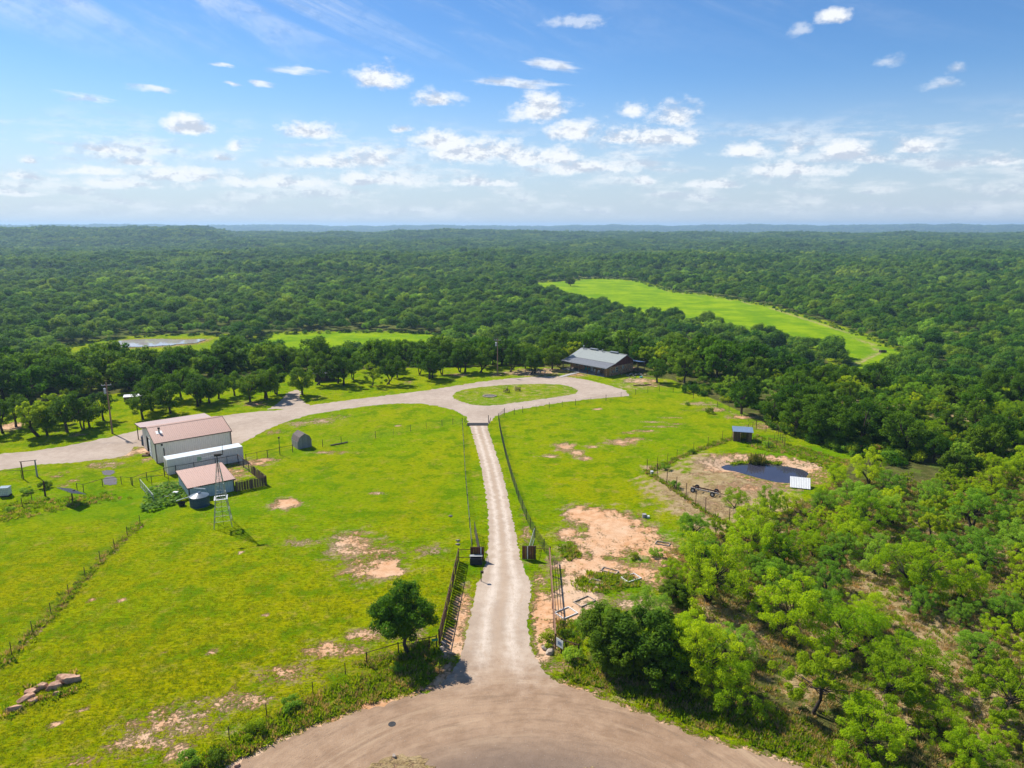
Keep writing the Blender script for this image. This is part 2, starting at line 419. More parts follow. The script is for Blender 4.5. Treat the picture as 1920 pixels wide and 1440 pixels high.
# (x, y, rx, ry, strength): bare orange soil, from solid to speckled
BARE = [((-33.09, 97.69, 2.36, 2.26), 1.3), ((-20.89, 101.96, 1.15, 0.89), .8), ((36.78, 104.22, 6.69, 3.70), .75), ((28.87, 96.68, 4.68, 4.84), .55), ((30.83, 110.30, 2.64, 2.56), .5), ((36.06, 116.22, 2.40, 2.82), .8), ((25.15, 100.86, 3.24, 3.48), .4), ((-14.97, 77.30, 2.10, 2.55), 1.6), ((-17.37, 78.12, 4.24, 3.83), .85), ((-20.93, 83.95, 3.16, 4.36), .95), ((-17.32, 81.23, 4.66, 4.70), .68), ((-10.80, 82.42, 2.29, 2.11), .68),
    ((-27.63, 84.57, 3.04, 1.26), .75), ((-22.49, 86.18, 2.11, 2.28), .6), ((-42.73, 70.28, 0.59, 0.51), 1.2), ((-46.19, 70.40, 0.35, 0.34), 1.0), ((-28.79, 60.65, 0.31, 0.26), 1.0), ((-33.44, 60.38, 0.26, 0.35), .9), ((-36.45, 52.34, 0.41, 0.34), 1.0), ((-37.59, 50.57, 0.44, 0.22), 1.1), ((-26.00, 67.24, 0.45, 0.31), 1.0), ((-34.20, 81.82, 0.34, 0.30), 1.),
    ((-27.91, 51.02, 4.87, 2.47), .78), ((-23.56, 53.59, 3.33, 1.83), .76), ((-20.56, 57.32, 3.43, 1.74), .76), ((-17.59, 61.08, 3.41, 1.77), .78), ((-14.46, 63.56, 2.36, 1.61), .85), ((-29.36, 48.65, 3.23, 2.04), .78), ((-31.96, 46.52, 3.28, 1.11), .6), ((-25.95, 47.25, 1.08, 1.48), .95), ((-13.02, 64.52, 1.63, 2.53), .6), ((-18.22, 61.53, 0.73, 0.54), 1.0), ((-19.28, 60.65, 0.72, 0.44), 1.0),
    ((9.92, 125.30, 2.18, 2.92), 1.0), ((11.76, 121.51, 1.54, 2.76), .95), ((6.67, 120.00, 2.10, 1.20), .9), ((12.99, 118.52, 1.32, 1.46), 1.0), ((14.88, 125.30, 1.39, 0.97), .9), ((20.78, 128.29, 3.04, 2.38), .95), ((23.61, 130.01, 2.26, 1.39), .8), ((19.16, 153.15, 1.32, 0.95), 1.), ((19.12, 127.28, 3.62, 1.67), .6),
    ((26.73, 135.81, 3.64, 0.76), .8), ((30.03, 138.90, 3.71, 0.79), .8), ((29.65, 142.53, 3.36, 0.83), .75), ((34.09, 145.91, 2.97, 0.86), .7), ((23.28, 134.32, 2.12, 1.11), .7), ((33.76, 140.89, 2.77, 0.81), .6), ((40.36, 151.74, 2.37, 0.93), .5),
    ((10.62, 93.75, 3.79, 3.81), 1.45), ((13.90, 90.08, 4.39, 5.32), 1.4), ((16.25, 86.67, 3.96, 4.62), 1.2), ((11.71, 84.26, 5.23, 5.02), 1.15), ((7.27, 87.50, 1.71, 2.35), 1.1), ((9.33, 78.12, 4.89, 3.83), 1.25), ((7.53, 72.61, 2.65, 4.57), 1.25), ((17.80, 81.97, 4.03, 4.18), 1.0), ((5.73, 68.62, 2.29, 4.79), 1.3), ((15.13, 76.38, 3.78, 3.15), 1.0), ((12.79, 69.72, 3.49, 2.23), .8),
    ((3.16, 67.55, 1.47, 6.37), 1.2), ((3.17, 62.62, 1.37, 3.33), 1.25), ((3.20, 74.45, 1.11, 3.77), .75), ((1.92, 59.53, 1.32, 1.18), 1.3), ((4.00, 58.69, 3.00, 1.48), .62), ((7.58, 55.18, 2.84, 1.04), .5), ((1.78, 87.50, 0.85, 3.36), .7), ((1.52, 93.75, 0.61, 3.81), .5),
    ((-5.31, 67.55, 1.02, 5.08), 1.1), ((-5.71, 62.62, 1.27, 3.52), 1.15), ((-6.36, 57.32, 1.96, 1.90), 1.0), ((-10.71, 63.56, 2.68, 2.47), .55), ((-11.42, 59.78, 2.03, 1.02), .8), ((-7.58, 55.18, 2.84, 0.59), 1.2), ((-11.88, 52.89, 2.74, 0.41), 1.1), ((-16.11, 50.00, 2.18, 0.38), 1.1), ((-19.23, 47.66, 1.67, 0.35), 1.1), ((-20.96, 46.14, 1.22, 0.33), 1.2),
    ((-32.92, 122.13, 3.87, 1.24), .7), ((-43.12, 117.93, 2.44, 1.16), .9), ((-45.31, 116.22, 3.70, 2.26), .9), ((-48.45, 110.30, 5.29, 4.11), .9), ((-53.41, 104.92, 3.36, 1.87), .7), ((-40.39, 142.94, 3.37, 2.50), .8), ((-44.28, 140.89, 2.66, 2.43), .75), ((-36.71, 146.34, 2.75, 2.17), .5), ((-47.87, 135.06, 3.19, 2.24), .6), ((-23.39, 139.69, 0.77, 0.80), 1.),
    ((-67.49, 123.07, 1.95, 3.14), 1.0), ((-69.39, 121.51, 2.12, 2.45), .9), ((-69.64, 115.10, 4.58, 2.22), .7), ((-70.83, 106.58, 1.19, 2.41), .7), ((-74.88, 110.30, 1.23, 2.56), .6), ((-64.21, 117.93, 1.31, 1.74), .8), ((-102.66, 138.90, 3.28, 3.94), 1.1), ((-180.87, 248.77, 2.67, 7.19), 1.0),
    ((0.00, 178.95, 5.00, 2.55), 1.0), ((5.98, 193.34, 8.97, 5.17), .95), ((17.74, 191.15, 4.43, 3.61), .8), ((12.13, 196.33, 6.07, 4.56), .8), ((34.00, 182.85, 5.67, 3.98), .9), ((35.85, 177.69, 3.31, 2.51), .8), ((-9.78, 167.59, 1.17, 1.69), .8), ((13.39, 168.72, 1.58, 2.28), .7), ((24.86, 168.15, 5.23, 2.83), .6), ((-4.42, 190.43, 2.95, 2.87), .8),
    ((43.17, 158.03, 3.70, 2.01), .8), ((45.37, 152.68, 3.10, 1.88), .9), ((49.33, 146.34, 3.44, 2.17), .9), ((52.42, 138.90, 4.37, 3.15), .7), ((45.23, 156.53, 3.67, 4.94), .4),
    ((-46.07, 164.28, 3.07, 2.70), .4), ((-59.21, 158.03, 2.96, 2.51), .9), ((-27.35, 180.88, 1.68, 1.95), .7), ((-85.07, 133.21, 1.89, 1.46), .8), ((-64.53, 159.04, 4.96, 3.05), .4), ((-14.73, 190.43, 4.42, 2.15), .8)]
# dry straw-coloured grass
DRY = [((26.75, 104.22, 6.69, 10.24), 1.0), ((28.60, 95.68, 5.41, 5.94), 1.15), ((36.05, 101.96, 8.19, 7.57), 1.2), ((34.21, 112.92, 6.30, 9.15), .9), ((22.85, 97.69, 4.73, 8.25), .45), ((26.83, 89.21, 4.35, 3.83), .8), ((22.96, 112.92, 1.44, 2.68), .8), ((36.56, 117.93, 2.81, 2.90), .8),
    ((40.69, 66.51, 5.02, 6.83), 1.4), ((39.73, 58.28, 3.97, 5.41), 1.4), ((38.13, 50.38, 3.51, 3.56), 1.3), ((31.72, 62.62, 3.17, 5.57), .85), ((25.58, 55.18, 2.84, 2.97), .8), ((23.10, 65.50, 3.85, 5.02), .85), ((19.21, 67.55, 3.96, 3.17), .8), ((42.53, 75.73, 3.75, 6.50), .9), ((47.02, 87.50, 4.27, 6.74), .7), ((35.53, 89.21, 3.63, 5.22), .8),
    ((33.50, 52.34, 3.62, 3.40), .8), ((30.65, 70.85, 3.54, 4.61), .8), ((48.30, 64.52, 3.80, 4.88), .85), ((61.62, 79.79, 5.24, 8.59), .7), ((58.42, 87.50, 5.70, 8.45), .6), ((14.90, 68.62, 2.87, 1.95), .9), ((73.35, 156.53, 9.78, 6.92), .7), ((98.80, 167.03, 10.40, 8.95), .7), ((83.13, 156.53, 7.33, 5.93), .8), ((96.91, 147.22, 8.08, 7.05), .7), ((56.23, 156.53, 4.89, 4.94), .5),
    ((-18.11, 52.34, 5.43, 1.76), .3), ((-10.67, 56.69, 2.91, 1.09), .6), ((-14.98, 54.44, 2.81, 1.16), .3), ((21.85, 47.95, 4.20, 0.82), .7), ((16.62, 50.25, 2.62, 0.63), .7), ((24.46, 46.25, 2.45, 1.10), .6), ((10.19, 53.73, 2.78, 0.99), .6),
    ((-1.30, 167.03, 14.30, 11.21), .25), ((30.03, 175.82, 8.19, 6.16), .5), ((-38.15, 142.94, 7.85, 6.67), .35), ((-25.81, 78.39, 7.74, 8.32), .18), ((-33.25, 54.44, 9.37, 6.59), .12), ((-24.32, 62.62, 8.46, 5.57), .18), ((16.39, 107.79, 7.76, 9.89), .15)]
PATHS = [([(-50.79, 89.55), (-50.66, 86.18), (-50.37, 82.57), (-50.20, 79.08), (-49.51, 74.83), (-48.92, 70.74), (-48.36, 66.82), (-48.02, 63.37), (-47.62, 59.78), (-47.39, 56.85)], 0.6, .62),
    ([(-21.64, 45.81), (-20.22, 46.91), (-17.96, 48.95), (-15.06, 51.02), (-11.86, 52.82), (-8.43, 54.44)], 0.8, .95), ([(3.39, 56.54), (6.59, 54.74), (8.73, 53.24), (11.59, 51.41), (14.63, 49.32), (17.61, 47.83), (20.49, 46.52), (22.16, 45.60)], 0.7, .8)]
LUSH = [((-61.05, 99.78, 7.23, 3.41), .9), ((-62.02, 94.71, 5.36, 3.10), .6), ((-51.79, 95.68, 3.86, 4.74), .8), ((-41.35, 94.71, 4.59, 2.71), .5), ((52.29, 122.13, 8.71, 4.34), 1.0), ((47.46, 130.71, 4.13, 3.17), .9), ((29.02, 106.58, 5.12, 2.89), .5), ((7.28, 82.27, 1.48, 2.70), 1.6), ((11.06, 74.20, 3.56, 2.24), 1.5), ((15.81, 80.22, 2.24, 1.29), 1.3), ((17.36, 85.05, 2.08, 0.96), .7), ((19.95, 87.50, 2.85, 2.01), .8),
    ((1.61, 78.39, 0.65, 2.75), 1.0), ((-4.48, 77.71, 0.90, 1.35), .8), ((-38.55, 121.51, 3.86, 2.45), .6), ((-14.49, 52.34, 4.07, 1.49), .7), ((-19.08, 49.75, 3.90, 1.49), .9), ((-10.42, 55.18, 3.32, 1.48), .6), ((-22.13, 46.52, 2.46, 1.11), .9), ((4.82, 56.31, 2.41, 0.77), .6), ((22.58, 47.66, 5.02, 1.27), .8), ((27.18, 46.80, 3.29, 1.68), .8), ((-29.79, 103.08, 16.55, 9.11), .25), ((3.45, 107.79, 1.72, 22.93), .2), ((13.84, 147.22, 13.84, 8.82), .2)]
# open grass: everything not in here is woodland floor
LAWNS = [[(-40.45, 38.26), (-126.69, 138.90), (-113.96, 151.74), (-110.02, 156.53), (-102.38, 164.28), (-95.11, 169.87), (-85.99, 175.82), (-76.25, 182.19), (-65.51, 192.60), (-51.56, 196.33), (-30.90, 200.20), (-15.57, 201.79), (0.00, 203.40), (15.45, 200.20), (42.80, 184.18), (47.35, 164.28), (53.52, 138.90), (61.68, 121.51), (53.47, 107.79), (35.11, 90.08), (26.36, 87.50), (18.07, 78.39), (16.27, 69.72), (8.68, 64.52), (7.04, 59.11), (15.23, 51.67), (25.84, 45.70), (22.32, 38.26)], FIELD, FIELD_LEFT, FIELD_POND]


def grow(a, n, first, ratio):
    out = []; s = first
    for i in range(n): a += s; out.append(a); s *= ratio
    return out


def axis(lo, hi, step, n_lo, n_hi, ratio):
    mid = list(np.arange(lo, hi + 1e-6, step))
    return np.array([-q for q in grow(-lo, n_lo, step, ratio)][::-1] + mid + grow(hi, n_hi, step, ratio))


gxs = axis(-88, 84, 0.55, 128, 128, 1.056)
gys = axis(33, 205, 0.55, 60, 150, 1.046)
GX, GY = np.meshgrid(gxs, gys)
gz_ = height(GX, GY)
nx, ny = len(gxs), len(gys)
gco = np.stack([GX.ravel(), GY.ravel(), gz_.ravel()], 1)
ii = np.arange(nx * ny).reshape(ny, nx)
gq = np.stack([ii[:-1, :-1], ii[:-1, 1:], ii[1:, 1:], ii[1:, :-1]], -1).reshape(-1, 4)


def mesh_np(name, co, quads, smooth=False):
    me = bpy.data.meshes.new(name)
    k = quads.shape[1]
    me.vertices.add(len(co)); me.vertices.foreach_set('co', np.ascontiguousarray(co, np.float32).ravel())
    me.loops.add(quads.size); me.loops.foreach_set('vertex_index', np.ascontiguousarray(quads, np.int32).ravel())
    me.polygons.add(len(quads)); me.polygons.foreach_set('loop_start', np.arange(0, quads.size, k, dtype=np.int32))
    me.polygons.foreach_set('loop_total', np.full(len(quads), k, np.int32))
    if smooth: me.polygons.foreach_set('use_smooth', np.ones(len(quads), bool))
    me.update(calc_edges=True)
    return me


def blobs(x, y, lst):
    r = np.zeros(x.shape)
    for (cx, cy, rx, ry), s in lst:
        rx = max(rx, 0.5); ry = max(ry, 0.5)
        w = wav(x, y, 4.0, 4, int(cx) % 9) * 0.3
        d = np.hypot((x - cx) / rx, (y - cy) / ry) + w
        r = np.maximum(r, s * (1 - sstep(d, 0.25, 1.5)))
    return r


gme = mesh_np('ground', gco, gq, True)
fx, fy = GX.ravel(), GY.ravel()
YEL = [((-30.91, 54.44, 26.22, 12.79), 1.0), ((-18.86, 70.85, 15.33, 10.51), .8), ((-53.79, 75.73, 12.51, 11.85), .8), ((-34.84, 78.39, 10.32, 8.32), .6), ((16.39, 107.79, 13.80, 14.98), .35), ((-14.60, 100.86, 4.87, 20.20), .5), ((27.58, 100.86, 9.73, 10.97), .7), ((-23.41, 112.92, 14.40, 8.06), .4)]
near = (fy < 330) & (fy > 20) & (np.abs(fx) < 300)
m_bare = np.zeros(len(fx)); m_dry = np.zeros(len(fx)); m_lush = np.zeros(len(fx)); m_lawn = np.zeros(len(fx))
m_bare[near] = blobs(fx[near], fy[near], BARE); m_dry[near] = blobs(fx[near], fy[near], DRY); m_lush[near] = blobs(fx[near], fy[near], LUSH)
m_dry[near] = np.maximum(m_dry[near], blobs(fx[near], fy[near], [((a, b, c * 1.55, d * 1.55), min(.62, e * .6)) for (a, b, c, d), e in BARE if e > .55]))
m_yel = np.zeros(len(fx)); m_yel[near] = blobs(fx[near], fy[near], YEL)
for pts, w, s in PATHS:
    m_bare[near] = np.maximum(m_bare[near], s * (1 - sstep(segdist(fx[near], fy[near], pts), w * 0.3, w * 1.4)))
pd = segdist(fx[near], fy[near], POND_PTS, True)
m_bare[near] = np.maximum(m_bare[near], (.95 - .3 * (fy[near] < POND[1])) * (1 - sstep(pd + wav(fx[near], fy[near], 4, 2) * 0.8, 2.2, 5.0)))
for poly in LAWNS:
    d = segdist(fx, fy, poly, True); ins = inpoly(fx, fy, poly)
    soft = 1.5 if poly is LAWNS[0] else 5.0
    off = 0.0 if poly is LAWNS[0] else 7.0
    m_lawn = np.maximum(m_lawn, sstep(np.where(ins, d, -d) + off, -soft, soft))
m_field = np.maximum(inpoly(fx, fy, FIELD), inpoly(fx, fy, FIELD_LEFT)).astype(float)
# mown track along the right edge of the big field
edge = [(144.75, 734.44), (150.61, 661.65), (173.28, 620.51), (188.80, 567.42), (194.01, 522.53), (195.31, 458.68), (193.22, 408.43), (188.71, 367.85), (180.30, 340.30), (156.54, 312.59), (141.37, 300.30)]
m_dry = np.maximum(m_dry, m_field * (1 - sstep(segdist(fx, fy, edge), 1, 5)) * .6)
m_bare = np.maximum(m_bare, (1 - sstep(segdist(fx, fy, [(156.64, 323.13), (144.64, 307.56), (132.10, 300.30)]), 1, 3)) * 0.5)
m_bare = np.maximum(m_bare, (1 - sstep(segdist(fx, fy, POND_FAR, True), 2, 9)) * 0.7)
for nm, a in (('bare', m_bare), ('dry', m_dry), ('lush', m_lush), ('lawn', m_lawn), ('field', m_field), ('yel', m_yel)):
    at = gme.attributes.new(nm, 'FLOAT', 'POINT'); at.data.foreach_set('value', a.astype(np.float32))


def ground_material(name):
    m, t, o = new_mat(name)
    p = t.pos()
    fine = t.noise(p, 3.2, 6, 0.72)
    mid = t.noise(p, 0.55, 6, 0.65)
    big = t.noise(p, 0.055, 4, 0.6)
    streak = t.noise(t.vec('MULTIPLY', p, (0.8, 2.6, 1)), 1.1, 5, 0.7)
    bare = t.attr('bare'); dry = t.attr('dry'); lush = t.attr('lush'); lawn = t.attr('lawn'); fld = t.attr('field')
    # living grass: yellow-green to green, mottled
    g = t.mix(t.smooth(t.math('ADD', t.math('MULTIPLY', big, 0.65), t.math('MULTIPLY', mid, 0.45)), 0.42, 0.68), (0.185, 0.300, 0.001), (0.300, 0.335, 0.001))
    g = t.mix(t.smooth(streak, 0.46, 0.72, 0.0, 0.75), g, (0.115, 0.195, 0.001))
    g = t.mix(t.smooth(fine, 0.5, 0.72, 0.0, 0.55), g, (0.38, 0.36, 0.008))
    g = t.mix(t.math('MULTIPLY', t.attr('yel'), t.smooth(mid, 0.3, 0.6, 0.35, 0.85)), g, (0.345, 0.315, 0.001))
    g = t.mix(t.smooth(t.noise(p, 0.24, 6, 0.72), 0.47, 0.62, 0.0, 0.75), g, (0.095, 0.205, 0.001))
    g = t.mix(t.smooth(t.noise(t.vec('ADD', p, (31, 17, 0)), 0.42, 7, 0.78), 0.535, 0.65, 0.0, 0.7), g, (0.36, 0.28, 0.05))
    g = t.mix(t.smooth(t.noise(t.vec('MULTIPLY', p, (0.7, 1.5, 1)), 2.2, 4, 0.8), 0.48, 0.62, 0.0, 0.65), g, (0.075, 0.12, 0.001))
    g = t.mix(t.math('MULTIPLY', lush, 0.85, clamp=True), g, t.mix(fine, (0.07, 0.19, 0.002), (0.13, 0.29, 0.002)))
    g = t.mix(t.math('MULTIPLY', fld, 0.9), g, t.mix(t.smooth(t.noise(p, 0.045, 7, 0.72), 0.38, 0.64), (0.12, 0.25, 0.003), (0.255, 0.37, 0.003)))
    # dry straw
    straw = t.mix(t.smooth(mid, 0.35, 0.65), (0.34, 0.235, 0.11), (0.47, 0.35, 0.19))
    straw = t.mix(t.smooth(fine, 0.5, 0.65, 0.0, 0.55), straw, (0.13, 0.115, 0.03))
    fdry = t.smooth(t.math('ADD', dry, t.math('MULTIPLY', t.math('SUBTRACT', t.math('ADD', t.math('MULTIPLY', fine, .5), t.math('MULTIPLY', mid, .5)), 0.5), 2.6)), 0.35, 0.75)
    fdry = t.math('MULTIPLY', fdry, t.smooth(dry, 0.02, 0.15))
    g = t.mix(fdry, g, straw)
    # woodland floor: leaf litter with patches of shade-loving green
    fl = t.mix(t.smooth(mid, 0.4, 0.62), (0.075, 0.085, 0.022), (0.13, 0.125, 0.04))
    fl = t.mix(t.smooth(t.noise(p, 0.3, 4, 0.6), 0.52, 0.68), fl, (0.12, 0.18, 0.02))
    fl = t.mix(fdry, fl, straw)
    r = t.vec('LENGTH', p)
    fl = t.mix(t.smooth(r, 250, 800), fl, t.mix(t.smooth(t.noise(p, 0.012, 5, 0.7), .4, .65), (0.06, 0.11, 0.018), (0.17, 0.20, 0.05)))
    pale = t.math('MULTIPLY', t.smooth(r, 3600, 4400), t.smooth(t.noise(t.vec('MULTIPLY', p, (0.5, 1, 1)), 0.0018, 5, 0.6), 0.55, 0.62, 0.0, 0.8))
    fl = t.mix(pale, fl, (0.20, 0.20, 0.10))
    col = t.mix(t.smooth(t.math('MULTIPLY_ADD', t.math('SUBTRACT', fine, 0.5), 0.7, lawn), 0.3, 0.7), fl, g)
    # bare sandy soil
    soil = t.mix(t.smooth(t.noise(p, 0.9, 6, 0.7), 0.35, 0.68), (0.50, 0.26, 0.125), (0.62, 0.39, 0.235))
    soil = t.mix(t.smooth(t.noise(p, 0.08, 3, 0.5), 0.4, 0.65, 0.0, 0.6), soil, (0.58, 0.44, 0.31))
    soil = t.mix(t.smooth(fine, 0.56, 0.74, 0.0, 0.5), soil, (0.30, 0.19, 0.10))
    spk = t.math('ADD', t.math('MULTIPLY', fine, 0.5), t.math('MULTIPLY', t.noise(p, 0.7, 6, 0.72), 0.5))
    fb = t.smooth(t.math('MULTIPLY_ADD', t.math('SUBTRACT', spk, 0.5), 4.8, bare), 0.42, 0.95)
    fb = t.math('MULTIPLY', fb, t.smooth(bare, 0.06, 0.3))
    fb = t.math('MULTIPLY', fb, t.smooth(t.math('SUBTRACT', lush, bare), 0.35, -0.05))
    col = t.mix(fb, col, soil)
    hgt = t.math('ADD', t.math('MULTIPLY', fine, 0.55), t.math('MULTIPLY', streak, 0.9))
    hgt = t.math('MULTIPLY', hgt, t.math('SUBTRACT', 1.15, fb))
    nrm = t.bump(hgt, 1.0, 0.34)
    principled(t, o, col, 1.0, 0, nrm, 0.0)
    return m


M_ground = ground_material('ground')
gme.materials.append(M_ground)
setting(link('ground', gme))


def gravel(name, a, b, tracks=None):
    m, t, o = new_mat(name)
    p = t.pos()
    fine = t.noise(p, 6.0, 6, 0.75); mid = t.noise(p, 0.8, 6, 0.7); big = t.noise(p, 0.13, 4, 0.6)
    col = t.mix(t.smooth(t.math('ADD', t.math('MULTIPLY', mid, .5), t.math('MULTIPLY', big, .5)), 0.36, 0.64), a, b)
    h = fine
    def ring(col):
        q = t.vec('SUBTRACT', p, (RING[0], RING[1], 0))
        rr = t.vec('LENGTH', t.vec('MULTIPLY', q, (1, 1, 0)))
        qx, qy, qz = t.sep(q)
        ang = t.math('ARCTAN2', qx, qy)
        ln = t.noise(t.comb(t.math('MULTIPLY', rr, 1.0), t.math('MULTIPLY', ang, 3.0), 0.0), 1.5, 6, 0.7)
        col = t.mix(t.smooth(ln, 0.45, 0.72, 0.0, 0.55), col, (0.17, 0.115, 0.078))
        col = t.mix(t.smooth(t.noise(t.comb(rr, t.math('MULTIPLY', ang, 2.0), 3.0), 0.9, 5, 0.7), 0.5, 0.72, 0.0, 0.6), col, (0.46, 0.33, 0.215))
        col = t.mix(t.smooth(rr, RING[2] - 5.0, RING[2] - 10.5, 0.0, 0.85), col, t.mix(mid, (0.12, 0.086, 0.066), (0.23, 0.17, 0.13)))
        return col, ln
    if tracks == 'drive':
        uv = t.n.new('ShaderNodeUVMap').outputs[0]
        u, v, _ = t.sep(uv)
        lane = t.math('SUBTRACT', 1.0, t.math('ABSOLUTE', t.math('MULTIPLY', t.math('SUBTRACT', t.math('ABSOLUTE', t.math('SUBTRACT', u, 0.5)), 0.21), 7.0)), clamp=True)
        ln = t.noise(t.comb(t.math('MULTIPLY', u, 14.0), t.math('MULTIPLY', v, 0.35), 0.0), 1.0, 5, 0.7)
        dcol = t.mix(t.math('MULTIPLY', lane, t.smooth(mid, .3, .6, .45, .85)), col, (0.62, 0.53, 0.44))
        mids = t.math('SUBTRACT', 1.0, t.math('ABSOLUTE', t.math('MULTIPLY', t.math('SUBTRACT', u, 0.5), 9.0)), clamp=True)
        dcol = t.mix(t.math('MULTIPLY', mids, 0.5), dcol, (0.40, 0.29, 0.20))
        dcol = t.mix(t.smooth(ln, 0.48, 0.70, 0.0, 0.6), dcol, (0.42, 0.31, 0.22))
        rbase = t.mix(t.smooth(t.math('ADD', t.math('MULTIPLY', mid, .5), t.math('MULTIPLY', big, .5)), 0.36, 0.64), ROADC[0], ROADC[1])
        rcol, rl = ring(rbase)
        col = t.mix(t.smooth(t.math('MULTIPLY_ADD', t.math('SUBTRACT', mid, 0.5), 7.0, v), 11.0, 1.0), dcol, rcol)
    if tracks == 'ring':
        col, ln = ring(col)
        h = t.math('ADD', fine, t.math('MULTIPLY', ln, 0.8))
    # scattered pale and dark stones
    st = t.voro(p, 5.5); sc = t.voro(p, 5.5, 'F1', 'Color')
    sr, sg, sb = t.sep(sc)
    stone = t.math('MULTIPLY', t.smooth(st, 0.26, 0.12), t.smooth(sr, 0.82, 0.90))
    col = t.mix(t.math('MULTIPLY', stone, 0.8), col, t.mix(sg, (0.48, 0.41, 0.33), (0.14, 0.11, 0.09)))
    col = t.mix(t.smooth(fine, 0.5, 0.75, 0.0, 0.4), col, (0.24, 0.20, 0.165))
    principled(t, o, col, 0.93, 0, t.bump(t.math('ADD', h, t.math('MULTIPLY', stone, 0.5)), 0.7, 0.06), 0.0)
    return m


RING = (*(0.78, 33.24), 0.0)
RING = (RING[0], RING[1], math.hypot((1.20, 56.00)[0] - RING[0], (1.20, 56.00)[1] - RING[1]))
ROADC = ((0.27, 0.175, 0.11), (0.38, 0.26, 0.17))
M_road = gravel('road_dirt', *ROADC, 'ring')
M_drive = gravel('drive_gravel', (0.37, 0.285, 0.215), (0.48, 0.385, 0.30), 'drive')
M_loop = gravel('yard_gravel', (0.36, 0.285, 0.225), (0.455, 0.37, 0.30))
setting(sheet('county_road', ROAD, 0.012, M_road, 0.4, 0.28, size=2.0))
setting(sheet('gravel_yard_road', LOOP, 0.008, M_loop, 0.6, 0.32, size=2.4))
setting(sheet('gravel_path', SPUR, 0.012, M_loop, 0.6, 0.4, size=2.0))


def resample(pts, n):
    p = np.array(pts); s = np.concatenate([[0], np.cumsum(np.hypot(*np.diff(p, axis=0).T))])
    q = np.linspace(0, s[-1], n)
    return np.stack([np.interp(q, s, p[:, 0]), np.interp(q, s, p[:, 1])], 1)


nseg, ncol = 300, 9
dl, dr = resample(DRIVE_L, nseg), resample(DRIVE_R, nseg)
dl[:, 0] += 0.16 * wav(dl[:, 0], dl[:, 1], 2.0, 4) + rng.uniform(-.09, .09, nseg)
dr[:, 0] += 0.16 * wav(dr[:, 0], dr[:, 1], 2.0, 4, 5) + rng.uniform(-.09, .09, nseg)
us = np.linspace(0, 1, ncol)
dco = (dl[:, None, :] * (1 - us)[None, :, None] + dr[:, None, :] * us[None, :, None]).reshape(-1, 2)
dz = 0.018 + 0.0 * dco[:, 0]
ii = np.arange(nseg * ncol).reshape(nseg, ncol)
dq = np.stack([ii[:-1, :-1], ii[:-1, 1:], ii[1:, 1:], ii[1:, :-1]], -1).reshape(-1, 4)
dme = mesh_np('driveway', np.column_stack([dco, dz]), dq)
along = np.repeat(np.concatenate([[0], np.cumsum(np.hypot(*np.diff((dl + dr) / 2, axis=0).T))]), ncol)
uvs = np.column_stack([np.tile(us, nseg), along])
lay = dme.uv_layers.new(name='UVMap')
lay.data.foreach_set('uv', uvs[dq.ravel()].astype(np.float32).ravel())
dme.materials.append(M_drive)
setting(link('driveway', dme))

M_island = M_ground
setting(sheet('turning_circle_lawn', ISLAND, 0.022, M_island, 0.5, 0.25, attrs={'lawn': 1.0, 'dry': 0.4, 'lush': 0.15, 'bare': 0.2}))
setting(sheet('road_verge', [(-14.05, 43.88), (-11.13, 45.65), (-10.17, 46.58), (-9.15, 47.08), (-7.87, 47.14), (-6.75, 46.80), (-5.97, 45.70), (-4.27, 43.63)], 0.024, M_ground, 0.3, 0.3, attrs={'lawn': 1.0, 'dry': 0.9, 'bare': 0.35, 'lush': 0.1}))
setting(sheet('road_verge', [(3.88, 43.63), (4.62, 45.38), (6.08, 45.92), (7.63, 45.38), (8.54, 43.63)], 0.024, M_ground, 0.3, 0.3, attrs={'lawn': 1.0, 'dry': 0.8, 'bare': 0.4, 'lush': 0.1}))


def water(name, col, ripple):
    m, t, o = new_mat(name)
    n = t.bump(t.noise(t.pos(), ripple, 3, 0.5), 0.03, 0.02)
    pr = principled(t, o, t.mix(t.noise(t.pos(), 0.3, 3, 0.5), col, tuple(c * 0.6 for c in col)), 0.04, 0, n, 0.5)
    pr.inputs['IOR'].default_value = 1.33
    return m


M_water = water('pond_water', (0.05, 0.05, 0.075), 2.5)
M_mud = water('puddle_water', (0.20, 0.15, 0.10), 5.0)
setting(sheet('pond_water', POND_PTS, -0.30, M_water, 0.4, 0.12))
M_farwater = water('sky_pale_water', (0.46, 0.42, 0.39), 0.3)  # pale base colour stands in for the bright sky mirrored on this pond
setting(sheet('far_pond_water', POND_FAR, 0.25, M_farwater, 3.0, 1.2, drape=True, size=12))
setting(sheet('puddle', [(-66.28, 108.04), (-66.38, 109.28), (-65.47, 109.54), (-64.31, 108.53), (-62.84, 105.86), (-63.68, 105.39), (-64.88, 105.86)], 0.02, M_mud, 0.25, 0.12))
setting(sheet('puddle', [(-68.72, 111.86), (-68.27, 112.65), (-67.05, 112.39), (-66.02, 111.33), (-66.10, 110.04), (-67.16, 110.04)], 0.02, M_mud, 0.25, 0.2))
# the air: even, faint haze from below the lowest ground to just above the ridge
hz, ht, ho = new_mat('haze')
pv = ht.n.new('ShaderNodeVolumePrincipled')
pv.inputs['Color'].default_value = (0.50, 0.74, 1.0, 1)
pv.inputs['Density'].default_value = 1.2e-4
pv.inputs['Anisotropy'].default_value = 0.2
ht.l.new(pv.outputs[0], ho.inputs['Volume'])
HZ = MB().box(-14500, -1200, -75, 14500, 14500, 98).build('haze', hz)
setting(HZ, 'stuff')

